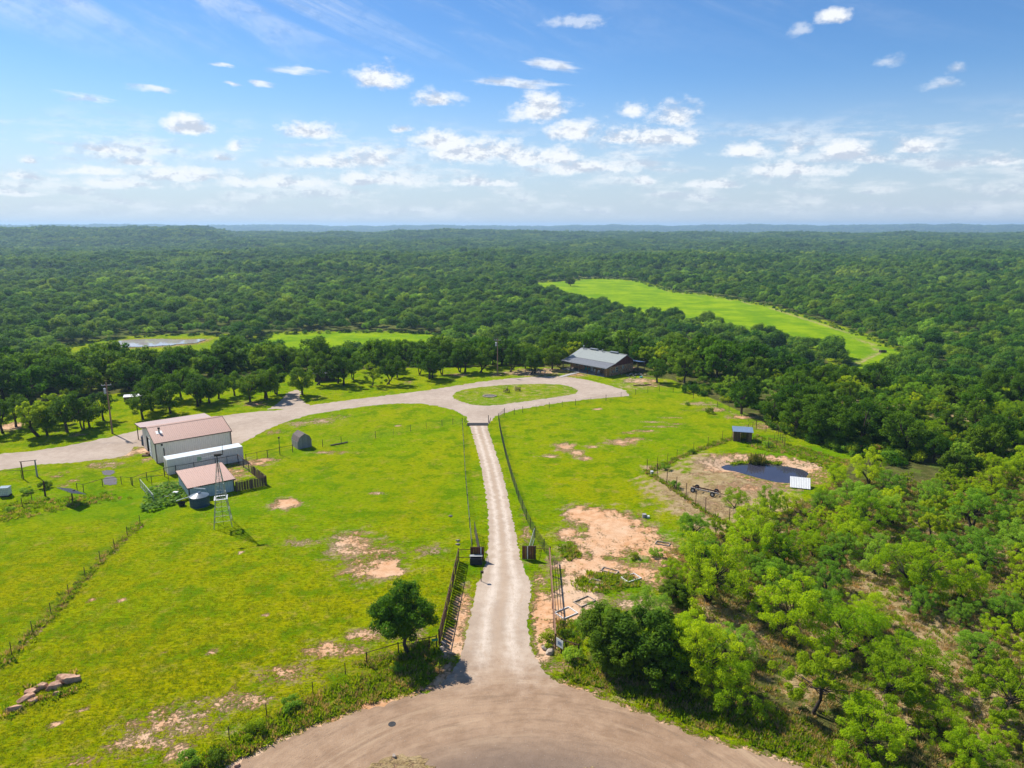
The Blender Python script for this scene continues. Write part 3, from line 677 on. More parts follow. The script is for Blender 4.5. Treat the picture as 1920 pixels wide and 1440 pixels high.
# ================================================================ buildings
M_white = simple('white_steel', (0.82, 0.745, 0.675), (0.72, 0.65, 0.59), 0.9, 0.55, stretch=(1, 1, 0.25))
M_pale = simple('pale_steel', (0.56, 0.62, 0.63), (0.46, 0.52, 0.53), 0.9, 0.55, stretch=(1, 1, 0.25))
M_tan = simple('tan_roof_steel', (0.50, 0.31, 0.24), (0.42, 0.26, 0.20), 0.7, 0.5, stretch=(1, 0.3, 1))
M_brown = simple('brown_trim', (0.055, 0.03, 0.022), (0.04, 0.022, 0.017), 2, 0.6)
M_rust = simple('rusty_pipe', (0.11, 0.05, 0.03), (0.055, 0.03, 0.022), 6, 0.85, bump=0.3)
M_darkpipe = simple('dark_pipe', (0.035, 0.03, 0.028), (0.06, 0.04, 0.03), 6, 0.8)
M_wire = simple('fence_wire', (0.10, 0.115, 0.11), (0.07, 0.075, 0.07), 4, 0.6, 0.3)
M_galv = simple('galvanised_steel', (0.42, 0.44, 0.44), (0.30, 0.31, 0.31), 5, 0.5, 0.6)
M_wood = simple('weathered_plank', (0.20, 0.125, 0.075), (0.10, 0.06, 0.04), 4, 0.9, bump=0.4, stretch=(6, 6, 0.5), vary=0.75)
M_greywood = simple('grey_plank', (0.33, 0.315, 0.31), (0.21, 0.20, 0.195), 4, 0.9, bump=0.3, stretch=(6, 6, 0.5), vary=0.3)
M_darkgap = simple('dark_interior', (0.012, 0.011, 0.01), (0.02, 0.018, 0.015), 3, 0.95)
M_door = simple('white_door', (0.66, 0.70, 0.72), (0.55, 0.58, 0.60), 1, 0.45)
M_concrete = simple('concrete', (0.44, 0.42, 0.39), (0.34, 0.32, 0.29), 1.5, 0.9, bump=0.3)
M_black = simple('black_rubber', (0.018, 0.018, 0.02), (0.03, 0.03, 0.032), 4, 0.7)
M_pole = simple('utility_pole_wood', (0.32, 0.20, 0.125), (0.20, 0.12, 0.075), 3, 0.9, bump=0.4, stretch=(5, 5, 0.4))
M_white2 = simple('white_paint', (0.74, 0.74, 0.72), (0.62, 0.62, 0.60), 3, 0.5)


def ribbed(w, L, pitch, depth, horizontal=True):
    """one steel sheet, w wide (x), L long (y), trapezoid ribs standing up (z)"""
    xs = [(0, 0)]
    n = max(1, round(w / pitch)); p = w / n
    for i in range(n):
        b = i * p
        xs += [(b + p * 0.30, 0), (b + p * 0.40, depth), (b + p * 0.60, depth), (b + p * 0.70, 0)]
    xs.append((w, 0))
    mb = MB(); t = 0.012
    k = len(xs)
    vs = [(x, 0, z) for x, z in xs] + [(x, L, z) for x, z in xs] + [(xs[0][0], 0, -t), (xs[-1][0], 0, -t), (xs[0][0], L, -t), (xs[-1][0], L, -t)]
    fs = [(i, i + 1, k + i + 1, k + i) for i in range(k - 1)] + [(2 * k, 2 * k + 2, 2 * k + 3, 2 * k + 1)]
    fs += [tuple([2 * k] + [2 * k + 1] + list(range(k - 1, -1, -1))), tuple([2 * k + 3, 2 * k + 2] + list(range(k, 2 * k)))]
    fs += [(0, k, 2 * k + 2, 2 * k), (k - 1, 2 * k + 1, 2 * k + 3, 2 * k - 1)]
    return mb.quads(vs, fs)


def sheets_on(parent, name, m, org, ex, ey, width, length, n, pitch=0.3, depth=0.03):
    """n ribbed sheets side by side; org corner, ex across, ey along the ribs"""
    ex = Vector(ex).normalized(); ey = Vector(ey).normalized(); ez = ex.cross(ey).normalized()
    w = width / n
    me = ribbed(w - 0.006, length, pitch, depth).mesh(name, m)
    for i in range(n):
        o = link(name, me, parent)
        p = Vector(org) + ex * (w * i + 0.003)
        o.matrix_local = Matrix(((ex.x, ey.x, ez.x, p.x), (ex.y, ey.y, ez.y, p.y), (ex.z, ey.z, ez.z, p.z), (0, 0, 0, 1)))


def gable_panels(parent, name, m, y0, y1, prof, x, out, n, zb=0.0, skip=()):
    """upright ribbed sheets that close a gable end at x; prof(y) gives the top"""
    w = (y1 - y0) / n
    for i in range(n):
        if i in skip: continue
        a = y0 + w * i + 0.003; b = y0 + w * (i + 1) - 0.003; mb = MB()
        ribs = 4; pts = []
        for k in range(ribs):
            q0 = a + (b - a) * k / ribs; q1 = a + (b - a) * (k + 1) / ribs; e = (q1 - q0)
            pts += [(q0, 0), (q0 + e * .35, 0), (q0 + e * .45, .03), (q0 + e * .65, .03), (q0 + e * .75, 0)]
        pts.append((b, 0))
        vs = [(x + out * d, y, zb) for y, d in pts] + [(x + out * d, y, prof(y)) for y, d in pts]
        c = len(pts)
        mb.quads(vs, [(j, j + 1, c + j + 1, c + j) if out < 0 else (j + 1, j, c + j, c + j + 1) for j in range(c - 1)])
        mb.build(name, m, parent)


# ---- metal workshop with a lean-to behind
AX = R(37.2)
wk = thing('metal_workshop', 'white steel workshop with tan ribbed roof beside the gravel yard road', 'workshop', (-61.35, 115.94), AX)
Lw, Dw, He, Hr, Hb = 12.5, 11.5, 3.66, 5.15, 3.8
RY = 5.6
prof = lambda y: He + (Hr - He) * y / RY if y < RY else Hr + (Hb - Hr) * (y - RY) / (Dw - RY)
sheets_on(wk, 'wall_panel', M_white, (0, 0, 0), (1, 0, 0), (0, 0, 1), Lw, He - 0.03, 13, 0.3)
sheets_on(wk, 'wall_panel', M_white, (Lw, Dw, 0), (-1, 0, 0), (0, 0, 1), Lw, Hb - 0.03, 13, 0.3)
gable_panels(wk, 'wall_panel', M_white, 0.02, Dw - 0.02, lambda y: prof(y) - 0.03, 0.0, -1, 12, skip=(5, 6, 7))
gable_panels(wk, 'wall_panel', M_white, 0.02, Dw - 0.02, lambda y: prof(y) - 0.03, Lw, 1, 12)
yd0, yd1 = 0.02 + (Dw - .04) / 12 * 5, 0.02 + (Dw - .04) / 12 * 8
hd = MB(); hd.quads([(0, yd0, 3.1), (0, yd1, 3.1), (0, yd1, prof(yd1) - .03), (0, RY, prof(RY) - .03), (0, yd0, prof(yd0) - .03)], [(4, 3, 2, 1, 0)])
hd.build('wall_panel', M_white, wk)
dk = MB().box(0.35, yd0, 0.0, 0.40, yd1, 3.1).build('door_opening', M_darkgap, wk)
dk['label'] = 'dark open doorway in the gable end'
dr_ = MB().box(-0.05, yd0 - 0.9, 0.05, -0.085, yd0 + 0.75, 3.05)
for k in range(5): dr_.box(-0.09, yd0 - 0.85, 0.3 + k * 0.6, -0.11, yd0 + 0.7, 0.36 + k * 0.6)
dr_.build('sliding_door', M_door, wk)
MB().box(-0.06, yd0 - 0.08, 0, 0.3, yd0, 3.1).box(-0.06, yd1, 0, 0.3, yd1 + 0.08, 3.1).box(-0.06, yd0 - 0.08, 3.1, 0.3, yd1 + 0.08, 3.18).build('door_frame', M_brown, wk)
f1 = math.hypot(RY + .25, (Hr - He) * (RY + .25) / RY); f2 = math.hypot(Dw - RY, Hr - Hb)
s1 = (Hr - He) / RY; s2 = (Hb - Hr) / (Dw - RY)
sheets_on(wk, 'roof_panel', M_tan, (-0.2, -0.25, He - 0.25 * s1 + 0.03), (1, 0, 0), (0, 1, s1), Lw + 0.4, f1, 14, 0.3, 0.035)
sheets_on(wk, 'roof_panel', M_tan, (Lw + 0.2, Dw, Hb + 0.03), (-1, 0, 0), (0, -1, -s2), Lw + 0.4, f2, 14, 0.3, 0.035)
MB().slab([(-0.22, RY - 0.22, Hr + 0.03), (Lw + 0.22, RY - 0.22, Hr + 0.03), (Lw + 0.22, RY, Hr + 0.10), (-0.22, RY, Hr + 0.10)], 0.02).slab([(-0.22, RY, Hr + 0.10), (Lw + 0.22, RY, Hr + 0.10), (Lw + 0.22, RY + 0.22, Hr + 0.03), (-0.22, RY + 0.22, Hr + 0.03)], 0.02).build('ridge_cap', M_tan, wk)
for x in (-0.235, Lw + 0.235):
    tr = MB().beam((x, -0.26, He - 0.03), (x, RY, Hr + 0.02), 0.05, 0.2).beam((x, RY, Hr + 0.02), (x, Dw, Hb), 0.05, 0.2)
    tr.build('rake_trim', M_brown, wk)
MB().beam((-0.24, -0.31, He - 0.05), (Lw + 0.24, -0.31, He - 0.05), 0.12, 0.14).build('gutter', M_brown, wk)
for x in (-0.03, Lw + 0.03): MB().box(x - 0.07, -0.10, 0, x + 0.07, 0.06, He - 0.05).build('corner_trim', M_brown, wk)
MB().tube((1.25, -0.10, 0.1), (1.25, -0.10, He - 1.1), 0.06).build('downspout', M_brown, wk)
MB().box(0.9, -0.16, He - 0.62, 1.15, -0.03, He - 0.32).build('wall_lamp', M_darkpipe, wk)
vp = MB().tube((1.35, 3.2, He + 3.2 * s1 - 0.1), (1.35, 3.2, He + 3.2 * s1 + 0.72), 0.15, n=12).build('vent_pipe', M_galv, wk)
MB().tube((1.35, 3.2, He + 3.2 * s1 + 0.72), (1.35, 3.2, He + 3.2 * s1 + 0.98), 0.22, 0.2, n=12).build('cap', M_darkpipe, vp)
MB().slab([(0.85, 2.75, He + 2.75 * s1 + 0.085), (1.85, 2.75, He + 2.75 * s1 + 0.085), (1.85, 3.75, He + 3.75 * s1 + 0.085), (0.85, 3.75, He + 3.75 * s1 + 0.085)], 0.02).build('flashing', M_white2, vp)
ll = 6.0; hl = 3.25; sl2 = (hl - Hb + 0.12) / ll
sheets_on(wk, 'lean_to_roof_panel', simple('lean_to_roof_steel', (0.44, 0.32, 0.29), (0.38, 0.28, 0.25), 0.7, 0.5), (Lw + 0.0, Dw + ll + 0.3, hl - .05), (-1, 0, 0), (0, -1, -sl2), Lw + 0.2, ll + 0.3, 13, 0.3, 0.03)
for x in (0.1, 3.2, 6.3, 9.4, 12.3): MB().box(x - 0.07, Dw + ll - 0.1, 0, x + 0.07, Dw + ll + 0.04, hl - 0.06).build('lean_to_post', M_brown, wk)
MB().beam((-0.2, Dw + ll, hl - 0.12), (Lw, Dw + ll, hl - 0.12), 0.08, 0.18).beam((-0.22, Dw, Hb - .12), (-0.22, Dw + ll + .3, hl - 0.1), 0.05, 0.16).build('lean_to_beam', M_brown, wk)
tk = thing('plastic_barrel_tank', 'dark blue upright tank under the workshop lean-to', 'tank', Vector((*(-61.35, 115.94), 0)) + Matrix.Rotation(AX, 3, 'Z') @ Vector((0.5, Dw + 1.6, 0)))
M_bluep = simple('dark_blue_plastic', (0.03, 0.055, 0.09), (0.02, 0.04, 0.065), 2, 0.45)
tb = MB(); [tb.tube((0, 0, z0), (0, 0, z1), 0.62 - .03 * (i % 2), n=20) for i, (z0, z1) in enumerate(((0, .5), (.5, .6), (.6, 1.1), (1.1, 1.2), (1.2, 1.75)))]
tb.build('body', M_bluep, tk, True); MB().tube((0, 0, 1.75), (0, 0, 1.98), 0.6, 0.2, n=20).build('lid', M_bluep, tk)
sc_ = thing('scrap_heap', 'small heap of orange and dark scrap at the workshop corner', 'scrap', (-65.08, 120.60))
M_orange = simple('orange_paint', (0.55, 0.22, 0.03), (0.35, 0.12, 0.02), 3, 0.6)
MB().tube((-.5, 0, .3), (.35, .1, .3), .3, n=10).build('drum', M_orange, sc_); MB().beam((.1, -.6, .25), (1.1, .5, .45), .3, .3).build('timber', M_wood, sc_)
MB().tube((.6, -.1, .35), (.75, -.15, .35), .36, n=12).build('tyre', M_black, sc_); MB().box(-.9, -.9, 0, .3, -.3, .22).build('pallet', M_wood, sc_)

# ---- shipping container
ct = thing('shipping_container', 'long white shipping container between the workshop and the tan roofed shed', 'container', (-56.68, 110.09), AX)
cl, cw, ch = 12.2, 2.44, 2.6
M_ctop = simple('container_roof', (0.66, 0.72, 0.74), (0.56, 0.62, 0.64), 0.7, 0.4)
sheets_on(ct, 'side_panel', M_white, (0.12, 0, 0.15), (1, 0, 0), (0, 0, 1), cl - 0.24, ch - 0.27, 10, 0.28, 0.04)
sheets_on(ct, 'side_panel', M_white, (cl - 0.12, cw, 0.15), (-1, 0, 0), (0, 0, 1), cl - 0.24, ch - 0.27, 10, 0.28, 0.04)
for x, s in ((0, -1), (cl, 1)):
    for y in (0.1, cw / 2 + 0.01): MB().box(min(x, x - s * 0.05), y, 0.15, max(x, x - s * 0.05), y + cw / 2 - 0.11, ch - 0.12).build('end_door', M_white, ct)
    for y in (0.6, 0.95, 1.5, 1.85): MB().tube((x + s * .03, y, 0.2), (x + s * .03, y, ch - .2), 0.02).build('lock_rod', M_galv, ct)
fr = MB()
for x in (0, cl - 0.12):
    for y in (-0.02, cw - 0.10): fr.box(x, y, 0, x + 0.12, y + 0.12, ch)
for y in (-0.02, cw - 0.10): fr.box(0.12, y, ch - 0.12, cl - 0.12, y + 0.12, ch).box(0.12, y, 0, cl - 0.12, y + 0.12, 0.15)
fr.build('frame', M_white, ct)
MB().slab([(0.02, 0.12, ch + .02), (.12, 0.02, ch + .02), (cl - .12, 0.02, ch + .02), (cl - .02, .12, ch + .02), (cl - .02, cw - .14, ch + .02), (cl - .12, cw - .04, ch + .02), (.12, cw - .04, ch + .02), (.02, cw - .14, ch + .02)], 0.03).build('roof', M_ctop, ct)

# ---- small shed with a single slope roof
sh = thing('livestock_shed', 'low pale steel shed with tan single slope roof next to windmill', 'shed', (-48.25, 99.36), AX)
sh.location = (*(Vector((-43.07, 102.96)) - 6.4 * Vector((math.cos(AX), math.sin(AX)))), 0)
lx, ly, hf, hk = 6.4, 6.6, 2.05, 2.7
ss = (hk - hf) / ly
sheets_on(sh, 'wall_panel', M_pale, (0, 0, 0), (1, 0, 0), (0, 0, 1), lx, hf - 0.05, 7, 0.3)
sheets_on(sh, 'wall_panel', M_pale, (lx, ly, 0), (-1, 0, 0), (0, 0, 1), lx, hk - 0.05, 7, 0.3)
gable_panels(sh, 'wall_panel', M_pale, 0.02, ly - .02, lambda y: hf + ss * y - 0.04, 0, -1, 7)
gable_panels(sh, 'wall_panel', M_pale, 0.02, ly - .02, lambda y: hf + ss * y - 0.04, lx, 1, 7, skip=(3, 4))
MB().box(lx - 0.3, 2.8, 0, lx - 0.25, 4.7, 2.3).build('doorway', M_darkgap, sh)
sheets_on(sh, 'roof_panel', M_tan, (-0.25, -0.3, hf - 0.3 * ss + 0.02), (1, 0, 0), (0, 1, ss), lx + 0.5, math.hypot(ly + .55, ss * (ly + .55)), 8, 0.3, 0.03)
MB().beam((-0.27, -0.33, hf - 0.09), (lx + 0.27, -0.33, hf - 0.09), 0.05, 0.15).beam((lx + 0.27, -0.33, hf - 0.09), (lx + 0.27, ly + .25, hk), 0.05, 0.15).beam((-0.27, -0.33, hf - 0.09), (-0.27, ly + .25, hk), 0.05, 0.15).build('eave_trim', M_brown, sh)
for x in (-0.03, lx + 0.03): MB().box(x - .06, -.09, 0, x + .06, .05, hf - .08).build('corner_trim', M_brown, sh)
MB().tube((0.6, -0.36, hf - 0.12), (2.0, -1.2, 1.72), 0.07, n=8).build('downspout', M_white2, sh)
# water tank fed by the shed roof
M_tank = simple('blue_grey_tank', (0.045, 0.085, 0.135), (0.032, 0.062, 0.10), 1.2, 0.4)
wt = thing('water_tank', 'squat dark blue water tank in front of the pale steel shed', 'water tank', (-45.91, 97.29))
mb = MB()
for k in range(6): mb.tube((0, 0, k * .25), (0, 0, k * .25 + .2), 1.36, n=32).tube((0, 0, k * .25 + .2), (0, 0, k * .25 + .25), 1.33, n=32)
mb.build('body', M_tank, wt)
M_tankt = simple('tank_top', (0.13, 0.17, 0.20), (0.10, 0.13, 0.16), 1.2, 0.35)
tp = MB().tube((0, 0, 1.5), (0, 0, 1.92), 1.36, 0.28, n=32).build('dome', M_tankt, wt); MB().tube((0, 0, 1.9), (0, 0, 2.02), 0.25, n=16).build('hatch', M_tank, tp)
MB().tube((-1.3, .2, 1.3), (-3.2, -.5, 0.85), 0.05).build('inlet_pipe', M_white2, wt)
tub = thing('rubber_tub', 'small black rubber tub on the grass by the water tank', 'tub', (-48.48, 97.08))
mb = MB().tube((0, 0, 0), (0, 0, .5), .42, .52, n=20, cap=False).tube((0, 0, .5), (0, 0, .06), .47, .38, n=20, cap=False).build('wall', M_black, tub)
MB().tube((0, 0, .02), (0, 0, .07), .42, n=20).build('base', M_black, tub)
# pipe gantry lying in the vines
vr = thing('pump_pipework', 'white pump box with pipes among the squash vines', 'pump', (-50.90, 100.43))
MB().box(-.35, -.25, .5, .35, .25, .85).build('pump_box', M_white2, vr); MB().tube((-1.8, -.9, .45), (-.2, 0, .6), .05).build('pipe', M_galv, vr); MB().tube((-1.9, -1.2, .35), (.2, -.3, .5), .05).build('pipe', M_galv, vr)
MB().box(-.3, -.2, 0, -.22, -.12, .5).build('leg', M_rust, vr); MB().box(.22, .12, 0, .3, .2, .5).build('leg', M_rust, vr)

# ---- gambrel garden shed
gs = thing('gambrel_shed', 'small grey plank shed with gambrel roof out on the lawn', 'shed', (-39.34, 123.86), R(38))
gw, gl = 2.6, 2.9
gp = [(0, 1.35), (0.35, 2.15), (gw / 2, 2.75), (gw - 0.35, 2.15), (gw, 1.35)]
def gtop(x):
    for (a, b), (c, d) in zip(gp[:-1], gp[1:]):
        if x <= c: return b + (d - b) * (x - a) / (c - a)
    return gp[-1][1]
for y, s in ((0, -1), (gl, 1)):
    for k in range(13):
        a = k * gw / 13 + .008; b = (k + 1) * gw / 13 - .008
        mb = MB(); vs = [(q, y + e, z) for e in (0, s * .04) for q, z in ((a, 0), (b, 0), (b, gtop(b) - .02), ((a + b) / 2, gtop((a + b) / 2) - .02), (a, gtop(a) - .02))]
        mb.quads(vs, [(0, 1, 2, 3, 4), (9, 8, 7, 6, 5), (0, 5, 6, 1), (1, 6, 7, 2), (2, 7, 8, 3), (3, 8, 9, 4), (4, 9, 5, 0)]).build('plank', M_greywood, gs)
for x, s in ((0, -1), (gw, 1)):
    for k in range(14): MB().box(min(x, x + s * .04), k * gl / 14 + .008, 0, max(x, x + s * .04), (k + 1) * gl / 14 - .008, 1.34).build('plank', M_greywood, gs)
MB().box(.01, .01, .02, gw - .01, gl - .01, 1.3).build('inner_wall', M_darkgap, gs)
M_shing = simple('grey_shingle', (0.17, 0.135, 0.12), (0.10, 0.082, 0.075), 5, 0.9, bump=0.4)
for (a, b), (c, d) in zip(gp[:-1], gp[1:]):
    e = Vector((c - a, 0, d - b)).normalized() * 0.07
    lo = (a - e.x, b - e.z) if a in (0,) else (a, b); hi = (c + e.x, d + e.z) if c == gw else (c, d)
    MB().slab([(lo[0], -.18, lo[1] + .05), (hi[0], -.18, hi[1] + .05), (hi[0], gl + .18, hi[1] + .05), (lo[0], gl + .18, lo[1] + .05)], .05).build('roof_slope', M_shing, gs)

# ---- ranch house
HX = R(-46)
hloc = Vector((25.33, 187.19)) - 15.8 * Vector((math.cos(HX), math.sin(HX)))
hs = thing('ranch_house', 'stone ranch house with long grey metal roof and covered porch', 'house', (*hloc, 0), HX)
m, t, o = new_mat('fieldstone')
v = t.vec('MULTIPLY', t.obj(), (1.0, 1.0, 1.5))
vd = t.voro(v, 2.6, 'DISTANCE_TO_EDGE'); vc = t.voro(v, 2.6, 'F1', 'Color')
cr, cg, cb = t.sep(vc)
col = t.mix(cr, (0.46, 0.21, 0.12), (0.78, 0.43, 0.24)); col = t.mix(t.smooth(cg, .7, .8), col, (0.58, 0.42, 0.26))
col = t.mix(t.smooth(vd, 0.07, 0.02), col, (0.07, 0.055, 0.045))
principled(t, o, col, 0.9, 0, t.bump(t.smooth(vd, 0.0, 0.12), 0.8, 0.06)); M_stone = m
m, t, o = new_mat('weathered_house_roof')
ob = t.obj(); bx_, by_, bz_ = t.sep(ob)
band = t.noise(t.comb(t.math('MULTIPLY', bx_, 0.55), 0.0, 0.0), 1.0, 4, 0.7)
col = t.mix(t.smooth(band, .42, .6), (0.30, 0.34, 0.31), (0.38, 0.34, 0.34)); col = t.mix(t.smooth(t.noise(ob, 1.2, 5, .7), .45, .7, 0, .4), col, (0.24, 0.28, 0.25))
principled(t, o, col, 0.55, 0.2, None, 0.4); M_hroof = m
M_proof = simple('porch_roof_steel', (0.25, 0.255, 0.27), (0.20, 0.205, 0.215), 0.8, 0.55, 0.2)
M_blueroof = simple('blue_roof_steel', (0.30, 0.42, 0.58), (0.24, 0.35, 0.5), 0.8, 0.45, 0.1)
M_gable = simple('dark_red_board', (0.19, 0.06, 0.05), (0.13, 0.045, 0.04), 4, 0.85, stretch=(6, 6, .5), vary=.4)
hw = 15.8; yp, yr, yb = 3.6, 8.9, 12.8; zp, zk, zr, zb = 2.55, 3.3, 5.1, 3.05
# walls stand behind the porch
MB().box(0.3, yp, 0, hw - 0.3, yp + 0.25, zk - 0.1).build('front_wall', M_stone, hs)
MB().box(0.3, yb - .6, 0, hw - 0.3, yb - .35, zb + .1).build('back_wall', M_stone, hs)
mb = MB().box(hw - 0.3, 0.35, 0, hw, yb - .35, 2.5); mb.build('side_wall', M_stone, hs)
MB().box(0.0, yp, 0, 0.28, yb - .35, 2.5).build('side_wall', M_stone, hs)
top = lambda y: zp + (zk - zp) * y / yp if y < yp else (zk + (zr - zk) * (y - yp) / (yr - yp) if y < yr else zr + (zb - zr) * (y - yr) / (yb - yr))
nb = 30
for k in range(nb):
    a = 0.4 + k * (yb - .8) / nb + .01; b = 0.4 + (k + 1) * (yb - .8) / nb - .01
    if top((a + b) / 2) - .1 < 2.55: continue
    for x in (hw - .08, 0.02):
        if x < 1 and a < yp: continue
        vs = [(x + e, q, z) for e in (0, .06) for q, z in ((a, 2.5), (b, 2.5), (b, top(b) - .07), (a, top(a) - .07))]
        MB().quads(vs, [(3, 2, 1, 0), (4, 5, 6, 7), (0, 1, 5, 4), (1, 2, 6, 5), (2, 3, 7, 6), (3, 0, 4, 7)]).build('gable_board', M_gable, hs)
def slope(name, m, ya, za, yb_, zb_, n, x0=-.45, x1=hw + .45):
    L = math.hypot(yb_ - ya, zb_ - za)
    if yb_ > ya: sheets_on(hs, name, m, (x0, ya, za), (1, 0, 0), (0, yb_ - ya, zb_ - za), x1 - x0, L, n, 0.33, 0.03)
    else: sheets_on(hs, name, m, (x1, ya, za), (-1, 0, 0), (0, yb_ - ya, zb_ - za), x1 - x0, L, n, 0.33, 0.03)
slope('porch_roof_panel', M_proof, -.3, zp - .06, yp + .1, zk, 16)
slope('roof_panel', M_hroof, yp, zk + .05, yr, zr + .03, 16)
slope('roof_panel', M_hroof, yb, zb, yr, zr + .03, 16)
MB().beam((-.45, yr, zr + .07), (hw + .45, yr, zr + .07), .36, .05).build('ridge_cap', M_hroof, hs)
MB().beam((hw + .47, yp, zk), (hw + .47, yr, zr), .05, .16).beam((hw + .47, -.3, zp - .1), (hw + .47, yp, zk - .03), .05, .16).beam((hw + .47, yr, zr), (hw + .47, yb, zb - .05), .05, .16).beam((-.45, -.33, zp - .1), (hw + .45, -.33, zp - .1), .05, .16).build('fascia', M_proof, hs)
for x in (3.1, 10.4): MB().box(x, yr - .32, zr + .12, x + 2.6, yr + .32, zr + .34).box(x - .1, yr - .42, zr + .34, x + 2.7, yr + .42, zr + .38).build('ridge_vent', M_galv, hs)
for x, r_, hh in ((.9, .16, .75), (7.9, .12, .45)):
    fl = MB().tube((x, yr - .5, zr - .25), (x, yr - .5, zr + hh), r_, n=12).build('flue_pipe', M_galv, hs); MB().tube((x, yr - .5, zr + hh), (x, yr - .5, zr + hh + .18), r_ * 1.6, n=12).build('cap', M_galv, fl)
for x in (0.3, 3.3, 6.4, 9.4, 12.4, 15.4): MB().box(x - .1, .05, 0, x + .1, .25, zp - .1).build('porch_post', M_wood, hs)
MB().box(0, -.1, .0, hw - .35, yp, .12).build('porch_floor', M_concrete, hs)
for k, (x, w, z0, z1) in enumerate(((2.2, 1.1, 1.0, 2.1), (5.0, 1.1, 1.0, 2.1), (11.4, 1.2, 1.0, 2.1))):
    wn = MB().box(x, yp - .06, z0, x + w, yp - .01, z1).build('window', M_white2, hs)
    MB().box(x + .08, yp - .09, z0 + .08, x + w / 2 - .04, yp - .062, z1 - .08).box(x + w / 2 + .04, yp - .09, z0 + .08, x + w - .08, yp - .062, z1 - .08).build('pane', simple('dark_glass', (.02, .025, .03), None, 1, .08, spec=.6) if k == 0 else bpy.data.materials['dark_glass'], wn)
for x in (7.6, 8.7): dd = MB().box(x, yp - .07, .12, x + 1.0, yp - .01, 2.3).build('door', M_door if x < 8 else M_wood, hs); MB().box(x + .82, yp - .12, 1.05, x + .9, yp - .07, 1.15).build('handle', M_galv, dd)
for y0_, w, z0, z1 in ((4.4, 1.05, .85, 2.15), (7.4, .8, 1.4, 2.2)):
    wn = MB().box(hw + .005, y0_, z0, hw + .06, y0_ + w, z1).build('window', M_white2, hs)
    for i in range(2):
        for j in range(2): MB().box(hw + .062, y0_ + .09 + i * (w / 2 - .03), z0 + .09 + j * ((z1 - z0) / 2 - .03), hw + .08, y0_ + w / 2 - .05 + i * (w / 2 - .03), (z0 + z1) / 2 - .05 + j * ((z1 - z0) / 2 - .03)).build('pane', bpy.data.materials['dark_glass'], wn)
MB().box(hw + .005, .75, .1, hw + .05, 1.75, 2.1).build('side_door', simple('oak_door', (0.42, 0.22, 0.07), (0.3, 0.15, 0.05), 4, .6), hs)
MB().box(hw + .005, 3.1, .9, hw + .2, 3.6, 1.5).build('meter_box', M_galv, hs)
# back porch with a blue roof
mb = MB(); sheets_on(hs, 'back_porch_roof_panel', M_blueroof, (hw + 1.6, yb + 3.4, zb - .7), (-1, 0, 0), (0, -3.6, .55), 5.2, math.hypot(3.6, .55), 5, .33, .03)
for x, y in ((hw + 1.4, yb + 3.2), (hw - 1.0, yb + 3.2), (hw - 3.4, yb + 3.2), (hw + 1.4, yb + .2)): MB().box(x - .07, y - .07, 0, x + .07, y + .07, zb - .75).build('back_porch_post', M_wood, hs)
MB().box(hw - 3.5, yb - .3, .0, hw + 1.5, yb + 3.3, .35).build('back_porch_deck', M_wood, hs)
rot = Matrix.Rotation(HX, 3, 'Z')
hp = lambda x, y, z=0: tuple(Vector((*hloc, 0)) + rot @ Vector((x, y, z)))
M_teal = simple('turquoise_paint', (0.06, 0.36, 0.34), (0.05, 0.28, 0.27), 3, .5)
bn = thing('porch_bench', 'turquoise bench on the ranch house porch', 'bench', hp(6.3, 2.3, .12), HX)
MB().box(0, 0, .42, 1.6, .5, .5).build('seat', M_teal, bn); MB().box(0, .46, .5, 1.6, .54, 1.0).build('backrest', M_teal, bn)
for x in (.05, 1.47):
    for y in (.02, .42): MB().box(x, y, 0, x + .08, y + .07, .42).build('leg', M_teal, bn)
for x, lb in ((10.2, 'white porch chair nearest the ranch house doors'), (11.6, 'white porch chair nearest the house corner')):
    c_ = thing('porch_chair', lb, 'chair', hp(x, 1.6, .12), HX + .2, 'white chairs on the porch')
    MB().box(0, 0, .4, .6, .55, .46).build('seat', M_white2, c_); MB().box(0, .5, .46, .6, .56, 1.05).build('backrest', M_white2, c_)
    for q in (.0, .53):
        for y in (.0, .48): MB().box(q, y, 0, q + .07, y + .07, .4).build('leg', M_white2, c_)
        MB().box(q, 0, .62, q + .07, .52, .68).build('armrest', M_white2, c_)
# concrete walk from the yard to the porch
a_, b_ = Vector((13.07, 187.60)), Vector((19.42, 194.82))
n_ = Vector((-(b_ - a_).y, (b_ - a_).x)).normalized() * .6
wkb = MB().slab([(*(a_ - n_), .1), (*(b_ - n_), .1), (*(b_ + n_), .1), (*(a_ + n_), .1)], .12).build('concrete_path', M_concrete); setting(wkb)

# ---- hidden cabin and covered boat in the trees on the left
cb_ = thing('hidden_cabin', 'dark little cabin half hidden under the lawn oaks', 'cabin', (-52.06, 181.53), R(15))
MB().box(0, 0, 0, 5.2, 3.6, 2.3).build('wall', M_darkpipe, cb_)
for y, n_ in ((-.3, (0, 1.9, .9)), ):
    sheets_on(cb_, 'roof_panel', M_proof, (-.3, -.4, 2.2), (1, 0, 0), (0, 2.2, .8), 5.8, math.hypot(2.2, .8), 6, .33, .03)
    sheets_on(cb_, 'roof_panel', M_proof, (5.5, 4.0, 2.2), (-1, 0, 0), (0, -2.2, .8), 5.8, math.hypot(2.2, .8), 6, .33, .03)
MB().box(1.9, -.05, 0, 2.8, -.005, 2.0).build('door', M_wood, cb_); wn = MB().box(3.5, -.05, .9, 4.5, -.005, 1.8).build('window', M_white2, cb_); MB().box(3.58, -.07, .98, 4.42, -.052, 1.72).build('pane', bpy.data.materials['dark_glass'], wn)
tb_ = thing('covered_trailer', 'brown cargo trailer under a white tarp among the left oaks', 'trailer', (-89.68, 158.03), R(24))
